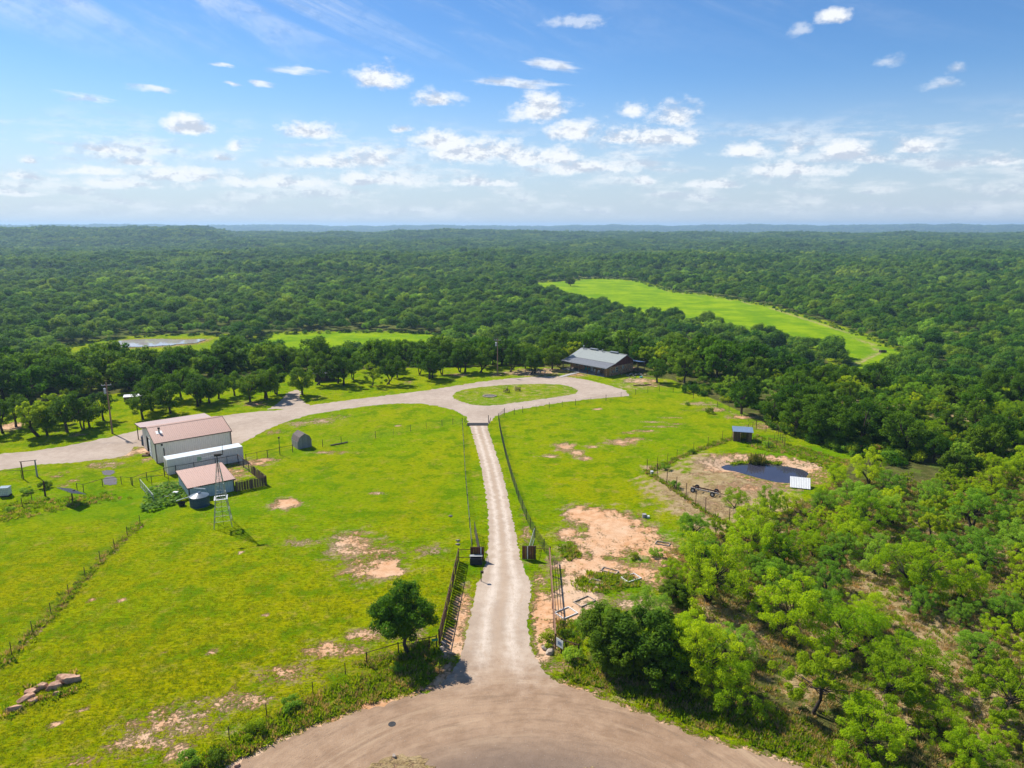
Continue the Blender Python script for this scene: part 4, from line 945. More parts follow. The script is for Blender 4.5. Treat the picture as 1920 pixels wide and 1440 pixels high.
MB().box(0, 0, .45, 4.2, 1.9, 1.5).build('box', M_wood, tb_); MB().slab([(-.1, -.1, 1.56), (4.3, -.1, 1.5), (4.35, 2.0, 1.62), (-.05, 2.0, 1.7)], .08).build('tarp', M_white2, tb_)
for x in (1.2, 3.0):
    for y in (-.1, 2.0): MB().tube((x, y - .1, .36), (x, y + .1, .36), .36, n=16).build('wheel', M_black, tb_)

# ---- plank hut by the pond
hut = thing('plank_hut', 'small open plank hut with blue metal roof by the pond', 'hut', (42.28, 128.97), R(-14))
hwid, hdep, hh1, hh2 = 3.3, 2.3, 2.0, 2.25
for k in range(11):
    a = k * hwid / 11
    if 4 <= k <= 7: continue
    MB().box(a + .01, 0, 0, a + hwid / 11 - .01, .04, hh1 - .05).build('plank', M_wood, hut)
for k in range(11): MB().box(k * hwid / 11 + .01, hdep, 0, (k + 1) * hwid / 11 - .01, hdep + .04, hh2 - .05).build('plank', M_wood, hut)
for x in (-.04, hwid):
    for k in range(8): MB().box(x, k * hdep / 8 + .01, 0, x + .04, (k + 1) * hdep / 8 - .01, hh1 - .03 + .1 * k / 8).build('plank', M_wood, hut)
sheets_on(hut, 'roof_panel', simple('blue_grey_sheet', (0.20, 0.27, 0.38), (0.15, 0.21, 0.31), 1, .5, .2), (-.25, -.3, hh1 - .02), (1, 0, 0), (0, hdep + .6, .28), hwid + .5, hdep + .65, 4, .25, .025)
dd = MB().box(1.15, -.75, .05, 1.2, -.02, 1.85).build('door', M_wood, hut)
for x, y in ((.05, .05), (hwid - .15, .05), (.05, hdep - .12), (hwid - .15, hdep - .12)): MB().box(x, y, 0, x + .1, y + .1, hh1 - .05).build('post', M_wood, hut)

# ================================================================ fences
_pm = {}


def post_mesh(h, r, m, square=False):
    k = (round(h, 2), r, m.name, square)
    if k not in _pm:
        mb = MB()
        if square: mb.box(-r, -r, -.05, r, r, h)
        else: mb.tube((0, 0, -.05), (0, 0, h), r, n=8)
        _pm[k] = mb.mesh('post', m)
    return _pm[k]


def along_path(pts, sp):
    out = []
    for a, b in zip(pts[:-1], pts[1:]):
        a = Vector(a); b = Vector(b); n = max(1, round((b - a).length / sp))
        out += [a + (b - a) * (i / n) for i in range(n)]
    return out + [Vector(pts[-1])]


def fence(label, pts, h=1.4, sp=3.2, post=(0.035, None), m_post=None, rail=None, wires=6, net=0.0, wr=0.0035, big=None, m_wire=None, base=0.04, name='wire_fence', lowrail=None, z0=0.0):
    """posts at every sp metres, optional top rail, horizontal wires, optional upright net wires every net metres"""
    m_post = m_post or M_darkpipe; m_wire = m_wire or M_wire
    f = thing(name, label, 'fence', (*pts[0], 0))
    o0 = Vector((*pts[0], 0))
    ps = along_path(pts, sp); corners = [Vector(p) for p in pts]
    for p in ps:
        corner = any((p - c).length < .01 for c in corners)
        r = (big or post[0]) if corner else post[0]
        hh = h + (.1 if corner and big else .04)
        q = link('post', post_mesh(hh, r, m_post), f, Vector((*p, 0)) - o0, random.uniform(0, 6))
        q.rotation_euler = (random.gauss(0, .02), random.gauss(0, .02), 0)
    segs = list(zip(pts[:-1], pts[1:]))
    V = lambda p, z: Vector((p[0], p[1], z)) - o0
    if rail:
        for a, b in segs: MB().tube(V(a, h), V(b, h), rail, n=6).build('top_rail', m_post, f)
    if lowrail:
        for a, b in segs: MB().tube(V(a, lowrail), V(b, lowrail), .025, n=6).build('low_rail', m_post, f)
    if wires:
        mb = MB()
        for a, b in segs:
            for k in range(wires):
                z = base + (h - .03 - base) * k / max(1, wires - 1)
                mb.tube(V(a, z), V(b, z), wr, n=3, cap=False)
            if net:
                L = (Vector(b) - Vector(a)).length; n = int(L / net); d = (Vector(b) - Vector(a)) / max(n, 1)
                for i in range(1, n):
                    p = Vector(a) + d * i; mb.tube(V(p, base), V(p, h - .03), wr * .8, n=3, cap=False)
        w = mb.build('wire_mesh' if net else 'wire', m_wire, f); w['kind'] = 'stuff'
    return f


M_green = simple('dark_green_net_wire', (0.05, 0.075, 0.06), (0.04, 0.055, 0.045), 4, 0.6, 0.2)
fence('net wire fence along the left side of the gravel driveway', [(-10.24, 140.09), (-8.67, 121.51), (-7.50, 107.79), (-6.54, 97.69), (-5.73, 89.21), (-5.06, 82.42)], 1.45, 4.0, (0.035, 0), rail=None, wires=8, net=0.16, wr=.006, big=.055, m_wire=M_galv)
fence('tall net wire fence along the right side of the gravel driveway', [(-1.62, 147.66), (-2.81, 143.36), (-2.62, 138.90), (-1.95, 129.66), (-1.04, 118.52), (0.00, 107.79), (1.03, 98.73), (2.01, 91.88), (3.02, 86.18), (4.04, 82.12), (4.66, 79.93)], 1.6, 3.2, (0.035, 0), wires=10, net=0.13, wr=.0065, big=.05, m_wire=M_green)
fence('net wire fence crossing the lawn from cattle guard to gambrel shed', [(-10.24, 140.09), (-12.25, 140.49), (-14.31, 138.90), (-20.27, 135.43), (-26.41, 130.71), (-32.20, 127.28), (-35.21, 125.30)], 1.35, 4.5, (0.028, 0), wires=7, net=0.2, wr=.0045, big=.05)
fence('pipe rail fence between the gambrel shed and the container', [(-39.80, 122.13), (-41.63, 120.60), (-43.33, 119.11), (-46.26, 116.78)], 1.35, 2.2, (0.04, 0), rail=.035, wires=7, net=0.25, wr=.004, big=.06)
fence('net wire fence along the far edge of the right pasture', [(-1.62, 147.66), (0.46, 148.10), (2.35, 149.90), (8.41, 153.62), (14.55, 156.53), (22.11, 161.10), (30.16, 167.03), (36.58, 170.44)], 1.35, 4.5, (0.028, 0), wires=7, net=0.2, wr=.0045, big=.05)
fence('leaning wire fence between right pasture and the oak woods', [(36.58, 170.44), (39.77, 169.29), (43.24, 163.21), (46.51, 154.58), (49.47, 146.78), (50.16, 139.29), (50.68, 125.30)], 1.3, 5.0, (0.03, 0), wires=5, wr=.005, m_post=M_rust, big=.05)
fence('thin wire fence running diagonally over the left pasture', [(-51.17, 90.44), (-50.93, 86.67), (-50.62, 83.02), (-50.44, 79.50), (-49.81, 75.34), (-49.20, 71.20), (-48.69, 67.34), (-48.34, 63.84), (-47.92, 60.21), (-47.73, 57.32)], 1.25, 4.4, (0.028, 0), wires=6, net=.25, wr=.0035, big=.04)
fence('dark pipe fence in front of the shade oak by the road', [(-7.31, 61.26), (-8.01, 61.00), (-10.80, 60.04), (-13.56, 58.53)], 1.3, 4.2, (0.05, 0), m_post=M_rust, rail=.04, wires=6, net=.3, wr=.0035, big=.06, lowrail=.12)
fence('low wire fence dropping into the roadside weeds', [(-13.56, 58.53), (-15.24, 57.16), (-17.47, 54.44), (-20.55, 51.54), (-22.60, 48.77)], 1.15, 5.5, (0.04, 0), m_post=M_rust, wires=4, wr=.006)
fence('dark post and rail fence beside the puddles', [(-67.45, 103.08), (-66.05, 102.40), (-64.52, 104.92), (-62.08, 105.86), (-60.35, 105.62)], 1.25, 3.0, (0.05, 0), rail=.03, wires=4, wr=.005)
fence('pipe fence from the puddles to the white container', [(-59.93, 105.15), (-58.86, 107.55), (-56.86, 109.28)], 1.35, 2.6, (0.04, 0), rail=.035, wires=7, net=.25, wr=.004, big=.06)
fence('dark pipe fence between the container and the shed pen', [(-56.86, 109.28), (-55.50, 110.30), (-53.10, 111.86), (-50.41, 114.00), (-47.43, 116.22)], 1.5, 2.4, (0.04, 0), rail=.04, wires=8, net=.2, wr=.004, big=.06)
fence('short pipe fence behind the squash vines', [(-58.42, 104.68), (-57.13, 105.62), (-54.87, 106.58)], 1.4, 2.6, (0.04, 0), rail=.035, wires=0)
gt = fence('metal gate fence panel beside the squash vines', [(-58.30, 104.45), (-52.96, 97.90)], 1.35, 1.5, (0.045, 0), m_post=M_galv, rail=.035, wires=6, wr=.018, m_wire=M_galv, lowrail=.2)
fence('tall pen fence of thin rusty posts between pond and pasture', [(22.48, 111.33), (23.71, 109.03), (24.60, 105.86), (26.24, 100.00), (27.64, 94.13), (29.83, 90.26)], 2.3, 3.6, (0.04, 0), m_post=M_rust, wires=7, net=.35, wr=.004, big=.05)
fence('weedy wire fence from the pen corner to the plank hut', [(22.48, 111.33), (24.60, 113.46), (28.96, 117.93), (32.85, 121.82), (36.40, 125.30), (40.24, 129.32), (42.51, 130.71)], 1.9, 4.0, (0.035, 0), m_post=M_rust, wires=6, net=.4, wr=.0035)
fence('rusty wire pen fence right of the plank hut', [(46.78, 134.32), (49.36, 136.95), (51.01, 135.81), (52.39, 134.32), (50.68, 125.30), (47.15, 124.02)], 1.9, 2.4, (0.04, 0), m_post=M_rust, rail=.025, wires=5, wr=.004)
fence('dark barbed wire fence at the far left of the yard', [(-85.80, 104.92), (-83.83, 108.04), (-79.76, 108.53)], 1.4, 4.0, (0.05, 0), rail=.03, wires=3, wr=.006)
fence('sagging wire fence in the weeds at far left', [(-71.06, 100.86), (-71.87, 99.15), (-71.63, 96.68)], 1.3, 3.0, (0.05, 0), m_post=M_rust, rail=.025, wires=2, wr=.006)
# gate frame of tall pipes at the far left
gf = thing('pipe_gateway', 'tall dark pipe gate frame beside the yard road at far left', 'gateway', (-79.33, 108.28))
e = Vector((-77.73, 109.28)) - Vector((-79.33, 108.28)); hgf = 2.9
MB().tube((0, 0, 0), (0, 0, hgf), .09, n=10).build('post', M_rust, gf); MB().tube((e.x, e.y, 0), (e.x, e.y, hgf), .14, .1, n=10).build('post', M_greywood, gf)
MB().tube((-.3, 0, hgf), (e.x + .3, e.y, hgf), .05).build('crossbar', M_darkpipe, gf); MB().tube((0, 0, 1.3), (e.x, e.y, 1.3), .03).build('middle_bar', M_darkpipe, gf)
wp = thing('weathered_post', 'thick weathered fence post wrapped in dead brush at far left', 'post', (-70.98, 100.86)); MB().tube((0, 0, 0), (0.05, 0, 2.4), .14, .11, n=9).build('post', M_rust, wp)
# plank pen right of the shed
pp = thing('plank_pen_fence', 'fence of upright weathered planks at the corner of the shed pen', 'fence', (-42.61, 102.63))
a_ = Vector((-42.61, 102.63)); b_ = Vector((-38.85, 105.39)); c_ = Vector((-47.33, 115.94)); o0 = a_
def planks(a, b, n, h, w=.9):
    d = (b - a) / n; L = d.length; ang = math.atan2(d.y, d.x)
    mes = [MB().box(0.01, -.02, 0.02, L * w, .02, h * k).mesh('plank', M_wood) for k in (1, .96, .985, .93)]
    for i in range(n):
        o = link('plank', random.choice(mes), pp, (*(a + d * i - o0), 0), ang + random.gauss(0, .02)); o.rotation_euler[0] = random.gauss(0, .03)
planks(a_, b_, 12, 1.55); planks(b_, b_ + (c_ - b_) * .52, 12, 1.5)
for p in along_path([tuple(a_), tuple(b_), tuple(c_)], 2.6): link('post', post_mesh(1.65, .06, M_rust), pp, (*(p - o0), 0))
for a, b in ((a_, b_), (b_, c_)): MB().tube((*(a - o0), 1.6), (*(b - o0), 1.6), .045).build('top_rail', M_rust, pp)
mb = MB(); a = b_ + (c_ - b_) * .5; b = c_
for k in range(9): mb.tube((*(a - o0), .05 + k * .18), (*(b - o0), .05 + k * .18), .006, n=3, cap=False)
for k in range(1, 40): p = a + (b - a) * (k / 40) - o0; mb.tube((*p, .05), (*p, 1.55), .005, n=3, cap=False)
w = mb.build('wire_mesh', M_wire, pp); w['kind'] = 'stuff'

# ---- entrance: plank wing on the left, pipe wing on the right, operator boxes, sign
M_boxred = simple('dark_red_steel', (0.17, 0.045, 0.03), (0.10, 0.03, 0.022), 3, .6)
ew = thing('entrance_wing_fence', 'brown plank wing fence on the left of the driveway entrance', 'fence', (-6.53, 79.50))
a_ = Vector((-6.53, 79.50)); b_ = Vector((-7.08, 61.53)); o0 = a_; n = 34; d = (b_ - a_) / n; ang = math.atan2(d.y, d.x)
M_wood2 = simple('red_brown_plank', (0.26, 0.14, 0.085), (0.13, 0.07, 0.045), 4, .9, bump=.3, stretch=(6, 6, .5), vary=.5)
hs_ = [MB().box(.01, -.02, .12, d.length * .72, .02, 1.5 * k).mesh('picket', M_wood2) for k in (1, .97, .94)]
for i in range(n):
    o = link('picket', random.choice(hs_), ew, (*(d * i), 0), ang + random.gauss(0, .03)); o.rotation_euler[0] = random.gauss(0, .03)
for i in range(0, n + 1, 6): link('post', post_mesh(1.72, .07, M_rust), ew, (*(d * i), 0))
link('post', post_mesh(1.85, .09, M_rust), ew, (*(d * n), 0))
MB().tube((0, 0, 1.66), (*(b_ - o0), 1.66), .05).build('top_rail', M_rust, ew); MB().tube((0, 0, .25), (*(b_ - o0), .25), .035).build('low_rail', M_rust, ew)
c_ = Vector((-4.84, 79.65)) - o0
MB().tube((0, 0, 1.5), (*c_, 1.5), .04).build('cross_rail', M_rust, ew); MB().tube((0, 0, .45), (*c_, .45), .04).build('cross_rail', M_rust, ew)
rw = thing('entrance_rail_fence', 'rusty pipe wing fence on the right of the driveway entrance', 'fence', (4.58, 79.65))
a_ = Vector((4.58, 79.65)); b_ = Vector((4.19, 61.08)); o0 = a_
for i in range(6): link('post', post_mesh(1.7, .075, M_wood2), rw, (*((b_ - a_) * i / 5), 0))
MB().beam((0, 0, 1.66), (*(b_ - o0), 1.66), .16, .07).build('top_rail', M_wood2, rw)
for z in (.45, .85, 1.25): MB().tube((0, 0, z), (*(b_ - o0), z), .03).build('rail', M_rust, rw)
MB().tube((0, 0, 1.5), (*(Vector((2.89, 79.93)) - o0), 1.5), .04).build('cross_rail', M_rust, rw)
c_ = Vector((4.72, 60.47)) - o0; d_ = Vector((6.28, 59.61)) - o0
MB().tube((*(b_ - o0), 1.55), (*c_, 1.5), .04).build('return_rail', M_rust, rw); MB().tube((*c_, 1.45), (*d_, 1.4), .05).build('return_rail', M_rust, rw)
link('post', post_mesh(1.6, .07, M_rust), rw, (*c_, 0)); link('post', post_mesh(1.5, .06, M_rust), rw, (*d_, 0))
sg = thing('notice_sign', 'white notice sign hung on the right entrance wing', 'sign', (*(o0 + (b_ - o0) + (c_ - (b_ - o0)) * .25), .55), math.atan2((c_ - (b_ - o0)).y, (c_ - (b_ - o0)).x))
MB().box(0, -.07, 0, .9, -.04, .85).build('board', M_white2, sg); MB().box(.2, -.08, .25, .7, -.072, .6).build('panel', simple('blue_grey_print', (.18, .25, .38), None, 3, .5), sg)
gsn = thing('green_name_plate', 'small green plate on the rail under the shade oak', 'sign', (*(-7.76, 61.08), .9), R(8)); MB().box(0, -.09, 0, .6, -.06, .25).build('plate', simple('green_sign', (.03, .30, .16), None, 2, .4), gsn)

def gate_box(label, u, tray):
    g = thing('entrance_screen', label, 'gate', u, 0.0)
    for k in range(5): MB().box(-.75 + k * .3, -.03, .12, -.75 + k * .3 + .285, .03, 1.72).build('panel_board', M_boxred, g)
    fr = MB().box(-.79, -.05, .06, .79, .05, .115).box(-.79, -.05, 1.725, .79, .05, 1.79); fr.build('frame_rail', M_rust, g)
    for x in (-.8, .8): MB().tube((x, 0, 0), (x, 0, 1.85), .05).build('post', M_rust, g)
    x = .45 if tray else -.2
    MB().box(x - .06, -.1, .1, x + .06, -.04, 1.75).build('white_strut', M_white2, g)
    return g
g1 = gate_box('dark red gate panel left of the driveway with a steel box before it', (-4.25, 79.65), True)
g2 = gate_box('dark red gate panel right of the driveway with open mesh gate behind', (2.10, 79.93), False)
MB().box(.62, -.12, .05, .72, -.05, 1.8).build('dark_post', M_darkpipe, g2)
bx = thing('gate_operator_box', 'open topped steel operator box before the left gate panel', 'box', Vector((*(-4.29, 78.94), 0)))
M_navy = simple('dark_navy_steel', (.03, .03, .055), (.02, .02, .035), 3, .45)
MB().box(-.8, -.55, .05, .65, -.48, .85).box(-.8, .25, .05, .65, .32, .85).box(-.8, -.48, .05, -.73, .25, .85).box(.58, -.48, .05, .65, .25, .85).build('wall', M_navy, bx)
MB().box(-.73, -.47, .06, .57, .24, .1).build('floor', M_galv, bx); MB().slab([(-.85, -.1, .93), (.7, -.1, .93), (.7, .36, 1.0), (-.85, .36, 1.0)], .03).build('lid', M_galv, bx)
# open mesh gate leaf standing behind the right panel
gl_ = thing('mesh_gate_leaf', 'open wire mesh gate leaf standing beside the right gate panel', 'gate', (2.11, 80.36))
d = Vector((2.93, 85.53)) - Vector((2.11, 80.36))
MB().tube((0, 0, .1), (*d, .1), .03).tube((0, 0, 1.6), (*d, 1.6), .03).tube((0, 0, .1), (0, 0, 1.6), .03).tube((*d, .1), (*d, 1.6), .03).build('frame', M_galv, gl_)
mb = MB()
for k in range(1, 30): p = d * (k / 30); mb.tube((*p, .1), (*p, 1.6), .006, n=3, cap=False)
for k in range(1, 12): mb.tube((0, 0, .1 + k * .125), (*d, .1 + k * .125), .006, n=3, cap=False)
w = mb.build('wire_mesh', M_wire, gl_); w['kind'] = 'stuff'
gl2 = thing('pipe_gate_leaf', 'open dark pipe gate leaf behind the left gate panel', 'gate', (-4.02, 80.22)); d = Vector((-4.99, 87.50)) - Vector((-4.02, 80.22))
for z in (.15, .55, .95, 1.35, 1.65): MB().tube((0, 0, z), (*d, z), .03).build('bar', M_darkpipe, gl2)
MB().tube((0, 0, 0), (0, 0, 1.7), .045).build('upright', M_darkpipe, gl2); MB().tube((*d, .1), (*d, 1.7), .03).build('upright', M_darkpipe, gl2); MB().tube((*(d * .5), .15), (*(d * .5), 1.65), .025).build('upright', M_darkpipe, gl2)
kp = thing('keypad_post', 'slim dark keypad post left of the driveway below the gate', 'post', (-3.57, 74.45)); MB().tube((0, 0, 0), (0, 0, 1.25), .05).build('post', M_darkpipe, kp); MB().box(-.05, -.12, 1.05, .3, .1, 1.3).build('keypad_box', M_darkpipe, kp)

# ---- cattle guard at the head of the driveway
cg = thing('cattle_guard', 'dark steel cattle guard across the head of the driveway', 'cattle guard', (-7.51, 140.49))
M_steel = simple('worn_dark_steel', (.10, .10, .105), (.06, .06, .065), 4, .6, .4)
MB().box(-1.7, -.9, .022, 2.5, .9, .03).build('pit', M_darkgap, cg)
for k in range(9): MB().tube((-1.75, -.85 + k * .21, .09), (2.55, -.85 + k * .21, .09), .05).build('bar', M_steel, cg)
for x, s in ((-1.85, -1), (2.65, 1)):
    wing = MB().tube((x, -.9, .05), (x + s * .45, -.9, 1.25), .04).tube((x, .9, .05), (x + s * .45, .9, 1.25), .04).tube((x + s * .45, -.9, 1.25), (x + s * .45, .9, 1.25), .04).tube((x + s * .2, -.9, .6), (x + s * .2, .9, .6), .03); wing.build('side_wing', M_darkpipe, cg)
cgp = thing('short_dark_post', 'dark post right of the cattle guard', 'post', (-4.91, 142.12)); MB().tube((0, 0, 0), (0, 0, 1.5), .07).build('post', M_darkpipe, cgp); MB().tube((0, 0, 1.5), (0, 0, 1.54), .08).build('cap', M_darkpipe, cgp)

# ---- windmill
wm = thing('windmill', 'steel lattice windmill tower with tail vane beside the tan shed', 'windmill', (-39.65, 90.26), R(20))
ht_ = 9.6; bw, tw = 1.15, .14
for sx, sy in ((-1, -1), (1, -1), (1, 1), (-1, 1)):
    MB().tube((sx * bw, sy * bw, 0), (sx * tw, sy * tw, ht_ * .93), .055, .04, n=6).build('leg', M_galv, wm)
wd = lambda z: bw + (tw - bw) * z / (ht_ * .93)
lv = [0.9, 2.3, 3.6, 4.8, 5.9, 6.9, 7.8]
for i, z in enumerate(lv):
    w_ = wd(z); c4 = [(-w_, -w_), (w_, -w_), (w_, w_), (-w_, w_)]
    for k in range(4): MB().tube((*c4[k], z), (*c4[(k + 1) % 4], z), .026, n=4).build('girt', M_galv, wm)
    z2 = lv[i + 1] if i + 1 < len(lv) else 8.6; w2 = wd(z2); d4 = [(-w2, -w2), (w2, -w2), (w2, w2), (-w2, w2)]
    for k in range(4): MB().tube((*c4[k], z), (*d4[(k + 1) % 4], z2), .014, n=4).tube((*c4[(k + 1) % 4], z), (*d4[k], z2), .014, n=4).build('brace', M_galv, wm)
w_ = wd(3.9)
MB().box(-w_ - .15, -w_ - .15, 3.93, w_ + .15, -w_ + .1, 3.98).box(-w_ - .15, w_ - .1, 3.93, w_ + .15, w_ + .15, 3.98).box(-w_ - .15, -w_ + .1, 3.93, -w_ + .1, w_ - .1, 3.98).box(w_ - .1, -w_ + .1, 3.93, w_ + .15, w_ - .1, 3.98).build('platform', M_white2, wm)
MB().tube((0, 0, 7.6), (0, 0, ht_ + .45), .07, n=8).build('mast', M_darkpipe, wm)
MB().tube((0, 0, 0), (0, 0, 8.0), .025, n=5).build('pump_rod', M_darkpipe, wm)
hd_ = MB().box(-.35, -.16, ht_ + .3, .5, .16, ht_ + .62).build('gearbox', M_darkpipe, wm)
td = Vector((-1.0, -.15)).normalized()
tl = MB().tube((0, 0, ht_ + .5), (*(td * 2.1), ht_ + .3), .03).build('tail_boom', M_galv, wm)
q = td * 1.9; q2 = td * 2.45; pv_ = Vector((0, .02, 0))
MB().quads([(q.x, q.y + .015, ht_ + .1), (q2.x, q2.y + .015, ht_ - .1), (q2.x, q2.y + .015, ht_ + .6), (q.x, q.y + .015, ht_ + .55), (q.x, q.y - .015, ht_ + .1), (q2.x, q2.y - .015, ht_ - .1), (q2.x, q2.y - .015, ht_ + .6), (q.x, q.y - .015, ht_ + .55)], [(0, 1, 2, 3), (7, 6, 5, 4), (0, 4, 5, 1), (1, 5, 6, 2), (2, 6, 7, 3), (3, 7, 4, 0)]).build('tail_vane', simple('pale_green_paint', (.42, .5, .42), (.3, .38, .3), 3, .6), wm)
hub = MB().tube((.5, 0, ht_ + .46), (.75, .03, ht_ + .46), .1, n=10).build('wheel_hub', M_darkpipe, wm)
for k, (an, L) in enumerate(((75, 1.35), (118, 1.5), (100, .7), (15, .8), (170, .6), (60, .5))):
    MB().tube((.7, 0, ht_ + .46), (.7 + .08, math.cos(R(an)) * L, ht_ + .46 + math.sin(R(an)) * L), .022, n=5).build('spoke', M_darkpipe, wm)
pst = thing('light_post', 'slim dark lamp post left of the gambrel shed', 'lamp post', (-41.68, 120.75)); MB().tube((0, 0, 0), (0, 0, 3.1), .06, .05).build('pole', M_darkpipe, pst); MB().box(-.16, -.12, 3.05, .16, .12, 3.3).build('lamp_head', M_darkpipe, pst)

# ---- utility poles
def util_pole(label, at, h, rz, tilt=0):
    u = thing('utility_pole', label, 'utility pole', at, rz); u.rotation_euler = (0, tilt, rz)
    MB().tube((0, 0, 0), (0, 0, h), .17, .11, n=12).build('pole', M_pole, u)
    ca = MB().box(-.9, -.06, h - .55, .9, .06, h - .43).build('crossarm', M_greywood, u)
    for x in (-.8, -.3, .8): MB().tube((x, 0, h - .43), (x, 0, h - .22), .05, .03).build('insulator', M_white2, ca)
    tf = MB().tube((-.36, .05, h - 2.1), (-.36, .05, h - 1.15), .24, n=16).tube((-.36, .05, h - 1.15), (-.36, .05, h - 1.05), .26, .12, n=16).build('transformer', simple('transformer_grey', (.5, .53, .55), None, 3, .4) if 'transformer_grey' not in bpy.data.materials else bpy.data.materials['transformer_grey'], u)
    MB().tube((-.36, .05, h - 1.05), (-.36, .05, h - .85), .035).build('bushing', M_pole, tf)
    return u
util_pole('leaning utility pole with transformer left of the workshop', (-79.07, 133.95), 10.3, R(20))
util_pole('tall utility pole with crossarm beside the turning circle lawn', (-3.96, 189.71), 10.3, R(0))
def sag(name, label, a, b, s, r=.02, n=14):
    a = Vector(a); b = Vector(b); mb = MB(); prev = a
    for i in range(1, n + 1):
        t_ = i / n; p = a + (b - a) * t_ - Vector((0, 0, s * 4 * t_ * (1 - t_))); mb.tube(prev, p, r, n=4, cap=False); prev = p
    return tag(mb.build(name, M_darkpipe), label, 'cable', 'overhead cables')
pa = Vector((*(-79.07, 133.95), 0)); pb = Vector((*(-3.96, 189.71), 0))
for k, (u_, lb) in enumerate((((74, 837), 'upper guy wire running down left from the leaning pole'), ((97, 834), 'lower guy wire running down left from the leaning pole'))):
    q = Vector((*((-88.08, 125.63) if k == 0 else (-86.42, 126.61)), 0)); sag('guy_wire', lb, pa + Vector((-.1, 0, 9.3 - .6 * k)), q, 0.05, .022)
sag('power_line', 'overhead cable between the two utility poles', pa + Vector((.3, .3, 9.9)), pb + Vector((-.8, 0, 9.95)), 1.6, .012, 24)
sag('power_line', 'overhead cable leaving the leaning pole towards the left edge', pa + Vector((-.7, -.3, 9.9)), Vector((-140, 128, 9.0)), 1.5, .012)
sag('power_line', 'service cable from the pole to the ranch house roof', pb + Vector((.8, 0, 9.9)), Vector(hp(1, 8.6, 5.3)), .8, .012)

# ---- solar panel on a post, water tote, far left yard
sp_ = thing('solar_panel', 'tilted solar panel seen edge on atop a rusty post', 'solar panel', (-65.09, 98.11), R(-60))
MB().tube((0, 0, 0), (0, 0, 1.9), .09, n=10).build('post', M_rust, sp_)
MB().box(-.12, -.5, 1.82, .12, .5, 1.95).build('bracket', M_darkpipe, sp_)
pn = MB().slab([(-2.1, -.95, 1.93 + .40), (2.1, -.95, 1.93 + .40), (2.1, .95, 1.93 - .40), (-2.1, .95, 1.93 - .40)], .09).build('panel_frame', M_galv, sp_)
for i in range(4): MB().slab([(-2.05 + i * 1.04, -.9, 1.935 + .40), (-1.07 + i * 1.04, -.9, 1.935 + .40), (-1.07 + i * 1.04, .9, 1.935 - .37), (-2.05 + i * 1.04, .9, 1.935 - .37)], .004).build('solar_cell', M_navy, pn)
sp_.rotation_euler = (0, 0, math.atan2((-61.73, 96.07)[1] - (-67.94, 99.93)[1], (-61.73, 96.07)[0] - (-67.94, 99.93)[0]))
tt = thing('water_tote', 'white caged water tote in the weeds at the left edge', 'tank', (-76.98, 100.86), R(10))
MB().box(-.62, -.5, .25, .62, .5, 1.35).build('bottle', M_white2, tt); MB().box(-.66, -.54, .05, .66, .54, .22).build('pallet', M_darkpipe, tt)
mb = MB()
for x in np.linspace(-.65, .65, 6): mb.tube((x, -.53, .2), (x, -.53, 1.38), .015, n=4).tube((x, .53, .2), (x, .53, 1.38), .015, n=4)
for z in (.45, .75, 1.05, 1.38): mb.tube((-.65, -.53, z), (.65, -.53, z), .015, n=4).tube((-.65, .53, z), (.65, .53, z), .015, n=4)
cgx = mb.build('cage', M_galv, tt); cgx['kind'] = 'stuff'
MB().slab([(-.7, -.58, 1.46), (.7, -.58, 1.46), (.7, .58, 1.46), (-.7, .58, 1.46)], .05).build('top_tray', simple('blue_grey_tray', (.16, .24, .30), None, 3, .5), tt)

# ---- boulders: the row at the lower left, and others
m, t, o = new_mat('sandstone')
ob = t.obj(); f = t.noise(ob, 1.6, 6, .65)
col = t.mix(t.smooth(f, .35, .65), (0.33, 0.17, 0.105), (0.58, 0.36, 0.24)); col = t.mix(t.smooth(t.noise(ob, 5, 4, .6), .55, .7, 0, .6), col, (0.33, 0.26, 0.21))
principled(t, o, col, .92, 0, t.bump(t.noise(ob, 6, 6, .7), .6, .05)); M_sand = m
m, t, o = new_mat('limestone')
ob = t.obj(); f = t.noise(ob, 2.2, 6, .65)
principled(t, o, t.mix(t.smooth(f, .35, .65), (0.27, 0.21, 0.16), (0.44, 0.37, 0.30)), .92, 0, t.bump(t.noise(ob, 6, 6, .7), .6, .05)); M_lime = m
import bmesh
def rock_mesh(seed, sx, sy, sz, m, sub=3):
    bm = bmesh.new(); bmesh.ops.create_icosphere(bm, subdivisions=sub, radius=1.0); rg = random.Random(seed)
    cuts = [(Vector((rg.gauss(0, 1), rg.gauss(0, 1), rg.gauss(0, .7))).normalized(), rg.uniform(.5, .8)) for _ in range(13)] + [(Vector((rg.uniform(-.15, .15), rg.uniform(-.15, .15), 1)).normalized(), .6)]
    for v in bm.verts:
        for n_, d in cuts:
            k = v.co.dot(n_) - d
            if k > 0: v.co -= n_ * k
        p = v.co * 3 + Vector((seed, seed * 2, 0)); v.co *= 1 + .03 * math.sin(p.x * 2.1) * math.cos(p.y * 1.7 + p.z)
        v.co = Vector((v.co.x * sx, v.co.y * sy, max(v.co.z * sz, -.25 * sz)))
    me = bpy.data.meshes.new('rock'); bm.to_mesh(me); bm.free(); me.materials.append(m); return me
